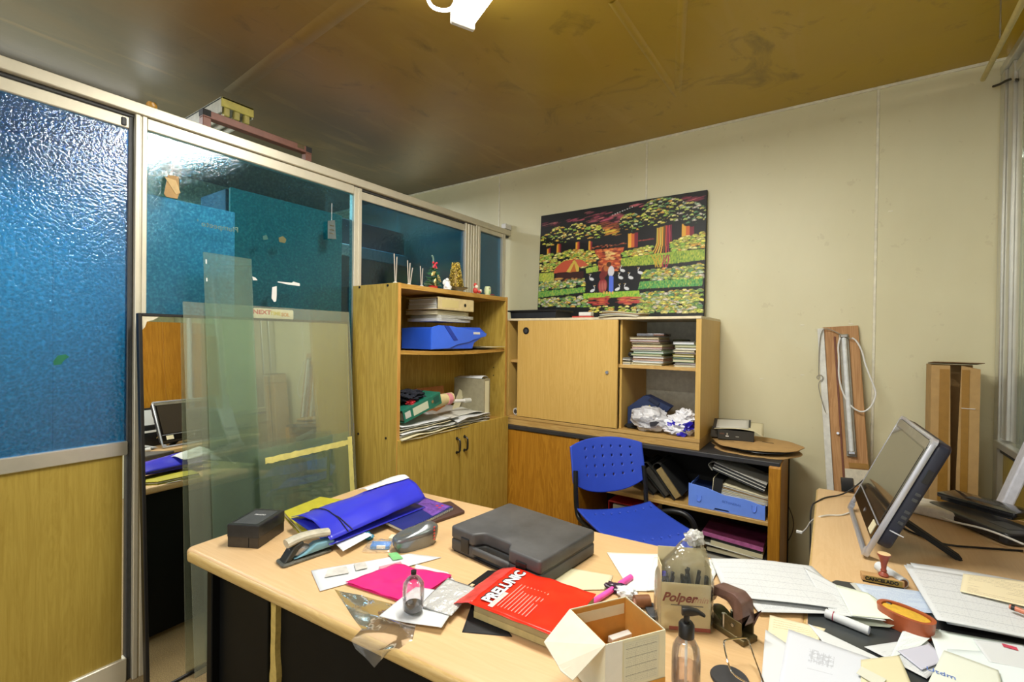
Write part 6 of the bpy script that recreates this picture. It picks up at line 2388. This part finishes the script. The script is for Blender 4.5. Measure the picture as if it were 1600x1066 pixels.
# seated santa-like red and white figure -> plain doll
cy = P('x', -2.03, 741, 445).y
t = thing('red_white_doll', 'tiny seated doll in red and white next to the gold tree plate', 'ornament', (-2.02, cy, ZT))
m = MB()
m.blob((0, 0, .02), (.018, .02, .02), .2, 5, 2, 1, flat=0)
m.blob((.014, .025, .012), (.012, .014, .011), .2, 5, 2, 5, flat=0)
m.blob((0, 0, .058), (.011, .013, .014), .2, 5, 2, 9)
m.done('red_clothes', plain('doll_red', (200, 66, 56), .6), t, True)
m = MB()
m.blob((.008, .002, .045), (.013, .014, .014), .1, 4, 2, 2)
m.blob((.018, .034, .018), (.011, .012, .012), .3, 5, 2, 4, flat=0)
m.done('white_trim', plain('doll_cream', (232, 220, 200), .7), t, True)
# owl jar
cy = P('x', -2.02, 761, 450).y
t = thing('owl_jar', 'small pale green ceramic owl-shaped jar at the right end of the bookcase top', 'ornament', (-2.015, cy, ZT))
MB().lathe([(0, 0), (.019, 0), (.024, .018), (.024, .042), (.019, .058), (.017, .060), (.014, .056), (0, .054)], 24).done('jar', plain('jar_green', (206, 214, 166), .25, 0, .06), t, True)
for y, mt in ((-.008, 'eye_grey'), (.011, 'eye_dark')):
    MB().cyl((.0225, y, .044), (.0245, y, .044), .006, n=14).done('eye', plain(mt, (150, 144, 130) if mt == 'eye_grey' else (60, 60, 80), .3), t)
MB().box(.0225, .0248, -.012, -.002, .008, .026, .002, 1).done('green_mark', plain('jar_mark', (150, 190, 130), .4), t)
t = thing('red_ribbon_scrap', 'small scrap of red ribbon at the right end of the bookcase top', 'ribbon', (-2.01, cy + .045, ZT))
m = MB()
m.sheet(lambda u, v: (v * .01, u * .04 - .02, .003 + .004 * abs(math.sin(u * 9))), 14, 2, .0008)
m.done('ribbon', plain('doll_red', (200, 66, 56), .6), t, True)

# ================================================================== CABINET CONTENTS
ZSH = .805 + .488
ZB = .805 + .0665


def file_stack(lbl, x, y, z, items, w, d, group, rots=3):
    zz = z
    for k, (h, mt, nm) in enumerate(items):
        t = thing('document_folder', nm, 'folder', (x + random.uniform(-.008, .008), y + random.uniform(-.01, .006), zz + .0006), R(random.uniform(-rots, rots)), group)
        MB().box(-w / 2, w / 2, 0, d, 0, .0015).done('cover', mt, t)
        MB().box(-w / 2 + .004, w / 2 - .004, .004, d, .0015, h - .0015).done('pages', PAPER if k % 2 else PAPER_OLD, t)
        m = MB()
        m.sheet(lambda u, v: (lerp(-w / 2, w / 2, u), lerp(-.002, d, v), h + .0015 * math.sin(PI * u)), 5, 3, .0014)
        m.done('cover', mt, t)
        zz += h + .003
    return zz


F = {n: plain('folder_' + n, c, .6) for n, c in dict(pink=(214, 150, 140), cream=(218, 204, 150), green=(130, 164, 118), mint=(170, 200, 160), yellow=(216, 190, 100), white=(224, 222, 214), grey=(120, 120, 114), brown=(110, 76, 62), dkgreen=(62, 92, 60), beige=(196, 176, 140)).items()}
g1 = 'folders stacked in the middle of the upper cabinet shelf'
x = -.965
file_stack('', x, 2.935, ZSH, [(.012, F['cream'], 'cream folder at the bottom of the middle cabinet stack'), (.012, F['white'], 'white folder second from the bottom in the middle cabinet stack'), (.010, F['pink'], 'salmon folder low in the middle cabinet stack'),
                               (.014, F['beige'], 'beige folder in the middle cabinet stack'), (.012, F['green'], 'green folder in the middle cabinet stack'), (.014, F['mint'], 'mint folder in the middle cabinet stack'), (.008, F['white'], 'thin white folder in the middle cabinet stack'),
                               (.010, F['pink'], 'pink folder in the middle cabinet stack'), (.014, F['cream'], 'cream folder high in the middle cabinet stack')], .20, .28, g1)
file_stack('', -.985, 2.945, ZSH + .137, [(.010, F['brown'], 'thin brown folder on the middle cabinet stack'), (.012, F['pink'], 'rosy folder near the top of the middle cabinet stack'), (.012, F['beige'], 'tan folder near the top of the middle cabinet stack')], .19, .27, g1)
t = thing('plastic_wrapped_folder', 'grey plastic-wrapped folder topping the middle cabinet stack', 'folder', (-.955, 2.955, ZSH + .1845), R(6))
MB().box(-.085, .085, 0, .26, 0, .018, .004, 2).done('body', plain('wrap_grey', (104, 106, 112), .25, 0, .25, 30), t, True)
MB().box(.02, .086, -.002, .20, .002, .014, .003, 1).done('brown_corner', F['brown'], t)
g2 = 'folders stacked at the right end of the upper cabinet shelf'
file_stack('', -.735, 2.93, ZSH, [(.012, F['white'], 'white folder at the bottom of the right cabinet stack'), (.010, F['brown'], 'thin brown folder low in the right cabinet stack'), (.018, F['green'], 'sage green folder in the right cabinet stack'), (.008, F['dkgreen'], 'dark green folder in the right cabinet stack'),
                                  (.014, F['yellow'], 'yellow folder in the right cabinet stack'), (.008, F['brown'], 'reddish brown folder in the right cabinet stack'), (.012, F['white'], 'bright white folder in the right cabinet stack'), (.014, F['cream'], 'ivory folder in the right cabinet stack'),
                                  (.012, F['mint'], 'pale mint folder in the right cabinet stack'), (.018, F['grey'], 'dark grey folder on top of the right cabinet stack')], .13, .28, g2, 2)
t = thing('black_file', 'black file leaning over papers left of the middle cabinet stack', 'file', (-1.10, 2.955, ZSH + .055), rot=(0, R(22), R(5)))
MB().box(-.005, .125, 0, .25, 0, .030, .008, 2).done('body', BLACK, t, True)
MB().cyl((.06, -.001, .018), (.06, -.003, .018), .004).done('rivet', STEEL, t)
t = thing('green_file', 'dark green file behind the black file on the upper cabinet shelf', 'file', (-1.07, 3.10, ZSH + .001), R(8))
MB().box(-.02, .05, 0, .22, 0, .15, .004, 1).done('body', plain('green_file', (24, 90, 62), .5), t, True)
t = thing('olive_file', 'dark olive file standing behind between the two cabinet stacks', 'file', (-.85, 3.18, ZSH + .001), R(-10))
MB().box(-.03, .045, 0, .12, 0, .165, .006, 1).done('body', plain('olive_file', (74, 78, 50), .5, 0, .3), t, True)
for k, (z, mt) in enumerate(((.001, PAPER_G), (.014, PAPER_OLD), (.028, PAPER_G), (.041, F['grey']))):
    paper('paper_sheet', ['lowest grey papers at the left of the upper cabinet shelf', 'old papers left on the upper cabinet shelf', 'third layer of papers left on the upper cabinet shelf', 'grey folder under the black file in the cabinet'][k],
          (Vector((-1.125, 2.93, 0)), Vector((-1.075 + .0, 2.925, 0)), Vector((-1.07, 3.15, 0)), Vector((-1.125, 3.15, 0))), ZSH + z, mt, amp=.006, seed=140 + k, th=.009, group='papers at the left of the upper cabinet shelf')
# lower compartment
t = thing('navy_carton', 'navy blue opened carton with a yellow square sticker, behind the white bag', 'box', (-1.12, 3.02, ZB + .0), rot=(0, 0, R(5)))
NV = plain('navy_carton', (26, 44, 84), .5, 0, .08)
m = MB()
m.prism([(.0, .0), (.16, .0), (.28, .15), (.13, .215), (.10, .21), (.0, .13)], .0, .10, 'y', .002, 1)
m.done('body', NV, t)
m = MB()
m.prism([(.135, .19), (.155, .21), (.21, .175), (.20, .155)], -.01, .004, 'y', .001, 1)
m.done('flap', plain('navy_dark', (16, 28, 56), .5), t)
m = MB()
m.prism([(.115, .135), (.145, .155), (.165, .13), (.135, .112)], -.0015, -.0003, 'y')
m.done('yellow_sticker', plain('sticker_yellow', (206, 190, 40), .5), t)
for k in range(4):
    MB().box(.205 + k * .010, .210 + k * .010, -.0015, -.0003, .095 + k * .008, .106 + k * .008).done('pale_letter', WHITE, t)
t = thing('black_bag_bottom', 'dark flat bag under the navy carton in the cabinet', 'bag', (-1.08, 2.965, ZB), 0)
m = MB()
m.blob((0, .04, .012), (.05, .05, .014), .3, 5, 3, 3, flat=0)
m.done('bag', BLACKM, t, True)
t = thing('white_carrier_bag', 'stuffed translucent white plastic bag in the lower cabinet compartment', 'bag', (-.955, 2.965, ZB), 0)
m = MB()
m.blob((0, 0, .075), (.118, .085, .080), .22, 4, 4, 11, flat=0)
m.done('bag', m_glass('bag_white', (236, 236, 240), .06, .80, (226, 226, 230), .25, 26, .9, .02), t, True)
m = MB()
m.blob((0, .005, .066), (.095, .065, .06), .2, 4, 3, 4, flat=0.002)
m.done('contents', WHITE, t, True)
m = MB()
m.prism([(.03, .07), (.07, .082), (.092, .078), (.075, .06), (.06, .048), (.035, .045)], -.090, -.086, 'y')
m.done('dark_print', plain('print_dark', (50, 50, 56), .5), t)
t = thing('blue_white_bag', 'crumpled white plastic bag with blue print in the lower cabinet compartment', 'bag', (-.76, 2.955, ZB), 0)
m = MB()
m.blob((0, 0, .06), (.085, .065, .065), .42, 5, 4, 21, flat=0)
m.blob((.03, .02, .115), (.055, .05, .045), .42, 5, 4, 23)
m.blob((-.03, -.01, .03), (.07, .05, .03), .4, 5, 3, 27, flat=0)


def m_bwbag():
    t_ = NT('blue_white_plastic')
    f = t_.noise(t_.coord(scale=(1, 1, 2.2), rot=(.4, .6, 0)), 7, 1, .3, .6)
    c = t_.mix(t_.math('GREATER_THAN', f, .56), lin((232, 232, 236)), lin((44, 36, 176)))
    t_.l(c, t_.b.inputs['Base Color'])
    t_.b.inputs['Roughness'].default_value = .3
    t_.l(t_.bump(t_.noise(t_.coord(), 18, 4), .6, .02), t_.b.inputs['Normal'])
    return t_.m


m.done('bag', m_bwbag(), t, True)
m = MB()
# papers and roll in the left gap
t = thing('leaning_papers', 'thin papers leaning behind the left end of the sliding door', 'papers', (-1.975, 3.0, ZSH), rot=(0, R(14), 0))
for k in range(4):
    MB().box(k * .010, k * .010 + .004, 0, .16, 0, .17 - k * .02).done('sheet', PAPER if k % 2 else PAPER_G, t)
t = thing('white_tube_roll', 'white rolled tube end visible left of the sliding door', 'paper roll', (-1.965, 2.93, ZB + .027), R(-12))
MB().cyl((0, 0, 0), (.0, .22, 0), .026, n=24).done('roll', PAPER, t, True)
MB().cyl((0, -.001, 0), (0, 0, 0), .017, n=20).done('grey_core', DARKG, t)

# ---- on top of the cabinet
ZTC = 1.6003
t = thing('black_tray', 'black plastic tray on the cabinet top in front of the painting', 'tray', (-1.90, 3.12, ZTC), R(0))
m = MB()
m.prism([(-.165, 0), (.225, 0), (.235, .058), (-.175, .058)], -.12, .12, 'y', .003, 1)
m.done('body', plain('tray_black', (40, 44, 50), .35), t)
MB().box(-.19, .25, -.135, .135, .056, .068, .003, 1).done('rim', plain('tray_rim', (30, 31, 34), .4), t)
t = thing('red_white_box', 'small red and white box on the cabinet top below the couple in the painting', 'box', (-1.47, 3.10, ZTC), R(3))
MB().box(-.10, .05, -.03, .03, 0, .02, .002, 1).done('red_tray', plain('tray_red', (196, 70, 60), .5), t)
MB().box(-.05, .045, -.028, .03, .02, .048, .004, 1).done('white_block', WHITE, t)
t = thing('old_magazines', 'curled brown magazines hanging over the cabinet top edge', 'magazines', (-1.15, 3.0, ZTC), R(2))
for k in range(4):
    MB().sheet(lambda u, v: (lerp(-.13, .13, u) + k * .008, lerp(-.125, .08, v), .004 + k * .009 + .010 * math.sin(PI * u + .4 * k) * (1 - v)), 12, 6, .006).done('magazine', [PAPER_OLD, PAPER_G, plain('mag_brown', (150, 122, 80), .6), PAPER_OLD][k], t, 'full')

# ================================================================== ON AND IN THE CREDENZA
ZK = .8055
t = thing('cardboard_disc', 'lower round cardboard sheet lying at the right end of the credenza top', 'cardboard', (-.365, 3.13, ZK), 0)


def disc(m, rx, ry, z, th, wob, seed, bow=0):
    n = 44
    o = [((rx + wob * noise.noise((math.cos(2 * PI * k / n) * 2, math.sin(2 * PI * k / n) * 2, seed))) * math.cos(2 * PI * k / n), (ry + wob * noise.noise((math.cos(2 * PI * k / n) * 2, math.sin(2 * PI * k / n) * 2, seed + 3))) * math.sin(2 * PI * k / n)) for k in range(n)]
    rings = []
    for s in (1, .75, .5, .25):
        rings.append([(x * s, y * s, z + bow * (1 - s * s)) for x, y in o])
    for side in (0, 1):
        vs = [[m.bm.verts.new((x, y, zz + (th if side else 0))) for x, y, zz in r] for r in rings]
        c = m.bm.verts.new((0, 0, z + bow + (th if side else 0)))
        for A, B in zip(vs, vs[1:]):
            for k in range(n):
                f = (A[k], A[(k + 1) % n], B[(k + 1) % n], B[k])
                m.bm.faces.new(f if side else f[::-1])
        for k in range(n):
            f = (vs[-1][k], vs[-1][(k + 1) % n], c)
            m.bm.faces.new(f if side else f[::-1])
        if side:
            for k in range(n):
                m.bm.faces.new((low[k], low[(k + 1) % n], vs[0][(k + 1) % n], vs[0][k]))
        low = vs[0]


m = MB()
disc(m, .240, .215, .001, .004, .04, 1, .0)
m.done('sheet', CARD, t)
t = thing('dark_plate', 'dark round plate between the two cardboard discs', 'plate', (-.355, 3.13, ZK + .006), 0)
MB().lathe([(0, 0), (.13, 0), (.20, .018), (.198, .021), (.13, .004), (0, .004)], 40).done('plate', plain('plate_dark', (44, 46, 52), .35), t, True)
t = thing('cardboard_disc', 'upper round cardboard sheet with slots, under the small black box', 'cardboard', (-.37, 3.14, ZK + .032), 0)
m = MB()
disc(m, .245, .22, .003, .004, .035, 6, .012)
m.done('sheet', CARD, t)
MB().box(.04, .10, -.012, -.002, .0178, .0186).done('slot', BLACKM, t)
MB().box(-.17, -.10, -.10, -.096, .0165, .0172).done('slot', BLACKM, t)
p0 = P('z', ZK + .04, 1121, 688)
p1 = P('z', ZK + .04, 1178, 694)
t = thing('small_black_carton', 'open black printed carton with papers on top, on the cardboard discs', 'box', (p0.x, p0.y, ZK + .050), math.atan2(p1.y - p0.y, p1.x - p0.x))
wv2 = (p1 - p0).length
BKC = plain('carton_black', (50, 48, 42), .5, 0, .12)
for q in ((0, wv2, 0, .003), (0, wv2, .157, .16), (0, .003, 0, .16), (wv2 - .003, wv2, 0, .16)):
    MB().box(*q, .0, .058).done('side_wall', BKC, t)
MB().box(0, wv2, 0, .16, 0, .002).done('bottom', BKC, t)
MB().box(wv2 - .0005, wv2 + .0012, .03, .07, .012, .045).done('window_patch', CREAM, t)
MB().box(.045, .062, -.001, 0, .018, .024).done('white_print', WHITE, t)
MB().box(.05, .057, -.001, 0, .028, .040, .001, 1).done('white_print', plain('pale_print2', (180, 170, 150), .5), t)
MB().box(.10, .118, -.001, 0, .020, .025).done('grey_print', plain('grey_print', (150, 150, 140), .5), t)
MB().box(.012, .038, -.001, 0, .030, .038).done('brown_print', plain('brown_print', (96, 62, 44), .5), t)
t = thing('curled_leaflets', 'curled cream leaflets lying over the open black carton', 'papers', (p0.x, p0.y, ZK + .1085), math.atan2(p1.y - p0.y, p1.x - p0.x))
MB().sheet(lambda u, v: (lerp(-.02, wv2 + .05, u), lerp(-.004, .15, v), .001 + .034 * u * v + .012 * math.sin(PI * u) - .022 * max(0, u - .8) / .2 * (1 - v)), 16, 10, .001).done('leaflet', PAPER_Y, t, 'full')
MB().sheet(lambda u, v: (lerp(-.03, wv2 - .02, u), lerp(.02, .16, v), .004 + .036 * v + .008 * u), 8, 8, .002).done('booklet', DARKG, t, 'full')
MB().sheet(lambda u, v: (lerp(-.01, wv2 - .03, u), lerp(.01, .13, v), .008 + .034 * v + .010 * u), 8, 8, .001).done('leaflet', PAPER_G, t, 'full')
t = thing('grey_carton', 'grey closed carton against the cabinet side, behind the black carton', 'box', (p0.x - .045, p0.y + .03, ZK + .050), R(8))
MB().box(-.0, .04, 0, .14, 0, .045, .003, 1).done('body', plain('carton_grey', (70, 64, 54), .6), t)

YK = 2.895
ZKS, ZKB = .4705, .0705
# blue box file on the shelf
a, b = P('y', YK, 1077, 790), P('y', YK, 1190, 813)
t = thing('blue_document_tray', 'light blue plastic box file with clips on the credenza shelf', 'box file', (-.690, YK, ZKS), 0)
LB = plain('box_light_blue', (112, 152, 250), .4, 0, .05, 8)
w = .405
m = MB()
m.prism([(0, .0), (.14, 0), (.15, .014), (.22, .014), (.23, 0), (w, 0), (w, .078), (.30, .098), (.20, .098), (.10, .124), (.0, .134)], 0, .004, 'y', .001, 1)
m.done('front_wall', LB, t)
MB().box(0, .004, .004, .25, 0, .12).done('side_wall', LB, t)
MB().box(w - .004, w, .004, .25, 0, .085).done('side_wall', LB, t)
MB().box(0, w, .004, .25, 0, .004).done('bottom', LB, t)
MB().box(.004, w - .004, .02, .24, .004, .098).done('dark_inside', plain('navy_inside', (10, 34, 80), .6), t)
for x in (.06, w - .055):
    m = MB()
    m.tube([(x - .012, -.002, .072), (x - .012, -.003, .045), (x, -.004, .034), (x + .012, -.003, .045), (x + .012, -.002, .072)], .0022, 6, smooth=1)
    m.done('clip', LB, t, True)
text('BETONERAS', .018, plain('emboss_blue', (60, 96, 190), .4), t, T(.235, -.0006, .058) @ RX(PI / 2) @ RZ(R(-4)))
t = thing('open_lever_file', 'opened cream lever file full of papers lying on the blue box file', 'binder', (-.560, YK + .005, ZKS + .136 - .035), rot=(0, R(4), 0))
MB().box(0, .285, 0, .26, 0, .003).done('cover', CREAM, t)
MB().box(0, .003, 0, .26, 0, .085).done('spine', CREAM, t)
MB().box(.003, .05, .004, .26, .003, .078).done('dark_gap', BLACKM, t)
for k in range(7):
    MB().sheet(lambda u, v: (lerp(.05, .285, u), lerp(.0 + .002 * k, .25, v), .008 + k * .0085 * (1 - .35 * u) + .002 * noise.noise((u * 9, v * 3, k))), 10, 4, .004).done('page_block', [PAPER, PAPER_G, PAPER_OLD, PAPER_G, plain('mag_brown', (150, 122, 80), .6), PAPER_G, PAPER_OLD][k], t, 'full')
t = thing('wire_bound_file', 'grey file with clear curled spine on top of the credenza shelf pile', 'binder', (-.585, YK + .01, ZKS + .262), rot=(0, R(17), 0))
for k in range(6):
    MB().box(.03, .31, .002 * k, .24, -.02 + k * .008, -.0155 + k * .008).done('page_block', PAPER_G if k % 2 else DARKG, t)
m = MB()
m.sheet(lambda u, v: (.034 - .030 * math.sin(PI * u), lerp(-.004, .24, v), .030 - .055 * u), 10, 3, .0015)
m.done('clear_spine', plain('spine_clear', (170, 168, 156), .2), t, True)
# dark files leaning on the left of the shelf
for k, (x, ang_, cl, lb) in enumerate(((-.735, -38, (150, 130, 84), 'tan pages of a leaning dark file left of the light blue box file'), (-.80, -44, (60, 58, 52), 'dark file leaning further left on the credenza shelf'), (-.88, -52, (40, 40, 38), 'black file leaning almost flat on the credenza shelf'))):
    t = thing('leaning_file', lb, 'binder', (x, YK + .03 + .01 * k, ZKS + .038 + .004 * k), rot=(0, R(ang_), 0), group='leaning files on the credenza shelf')
    MB().box(-.050, 0, 0, .24, 0.0, .20, .004, 1).done('page_block', plain('tan_pages_%d' % k, cl, .7), t)
    MB().box(-.056, -.052, -.01, .25, -.0, .215, .001, 1).done('cover', BLACKM, t)
    MB().box(.0, .004, -.01, .25, -.0, .215, .001, 1).done('cover', BLACKM, t)
    m = MB()
    m.sheet(lambda u, v: (-.026 - .030 * math.cos(PI * u), lerp(-.01, .25, v), .215 + .022 * math.sin(PI * u)), 10, 3, .002)
    m.done('round_spine', plain('spine_dark', (62, 62, 60), .3), t, True)
paper('cardboard_sheet', 'thin brown board lying on the left of the credenza shelf', (Vector((-1.25, 2.885, 0)), Vector((-.90, 2.885, 0)), Vector((-.90, 3.1, 0)), Vector((-1.25, 3.1, 0))), ZKS, CARD, cat='cardboard', th=.004)
# bottom compartment
t = thing('purple_binder', 'mottled purple and pink binder on the pile at the right of the credenza bottom', 'binder', (-.615, YK + .005, .262), rot=(0, R(3), 0))
PUR = plain('purple_marbled', (92, 34, 62), .5, 0, .35, 25)
PUR2 = plain('pink_marbled', (176, 96, 150), .5, 0, .3, 30)
MB().box(0, .32, 0, .27, .068, .073, .001, 1).done('top_cover', PUR, t)
MB().box(0, .32, -.0015, 0, .050, .074, .0005, 1).done('front_edge', PUR2, t)
MB().box(0, .33, 0, .27, 0, .004, .001, 1).done('bottom_cover', PAPER_G, t)
MB().box(0, .004, 0, .27, .004, .068).done('spine', PAPER_OLD, t)
MB().box(.05, .32, .006, .26, .004, .03).done('page_block', PAPER_Y, t)
MB().box(.05, .31, .01, .26, .03, .048).done('page_block', DARKG, t)
zz = ZKB
for k in range(5):
    t = thing('flat_file', ['cream', 'black', 'cream', 'grey', 'black'][k] + ' flat file, number ' + ['one from the floor', 'two from the floor', 'three from the floor', 'four from the floor', 'five from the floor'][k] + ', under the purple binder', 'file', (-.62 + [.01, 0, .02, .015, .03][k], YK + .01, zz + .0005), rot=(0, R(1.2 * (k % 2)), 0), group='flat files under the purple binder')
    t['label'] = ['cream file at the very bottom of the credenza pile', 'black file second from the bottom of the credenza pile', 'cream file in the middle of the credenza pile', 'grey file fourth from the bottom of the credenza pile', 'black file directly under the purple binder'][k]
    mt = [CREAM, BLACKM, PAPER_OLD, DARKG, BLACKM][k]
    MB().box(0, .31, 0, .26, 0, .003).done('cover', mt, t)
    MB().box(.004, .305, .004, .25, .003, .029).done('page_block', PAPER_G if k % 2 else PAPER_OLD, t)
    MB().box(0, .31, 0, .26, .029, .032).done('cover', mt, t)
    zz += .0375
t = thing('red_binder', 'red binder lying behind the blue chair in the credenza', 'binder', (-1.20, YK + .01, .315), 0)
RDB = plain('binder_red', (168, 30, 34), .4)
MB().box(0, .29, 0, .26, .068, .076, .002, 1).done('top_cover', RDB, t)
MB().box(0, .006, 0, .26, 0, .068, .001, 1).done('spine', RDB, t)
MB().box(0, .29, 0, .26, 0, .005, .001, 1).done('bottom_cover', RDB, t)
MB().box(.03, .28, .008, .25, .005, .055).done('page_block', PAPER_G, t)
zz = ZKB
for k in range(6):
    t = thing('flat_file', ['grey file at the bottom under the red binder', 'black file second from the bottom under the red binder', 'white file third from the bottom under the red binder', 'grey file fourth from the bottom under the red binder', 'black file fifth from the bottom under the red binder', 'cream file touching the red binder'][k], 'file', (-1.21, YK + .012, zz + .0005), 0, group='files hidden behind the chair')
    mt = [DARKG, BLACKM, WHITE, DARKG, BLACKM, CREAM][k]
    MB().box(0, .30, 0, .25, 0, .003).done('cover', mt, t)
    MB().box(.004, .295, .004, .24, .003, .033).done('page_block', PAPER_G, t)
    MB().box(0, .30, 0, .25, .033, .036).done('cover', mt, t)
    zz += .0405
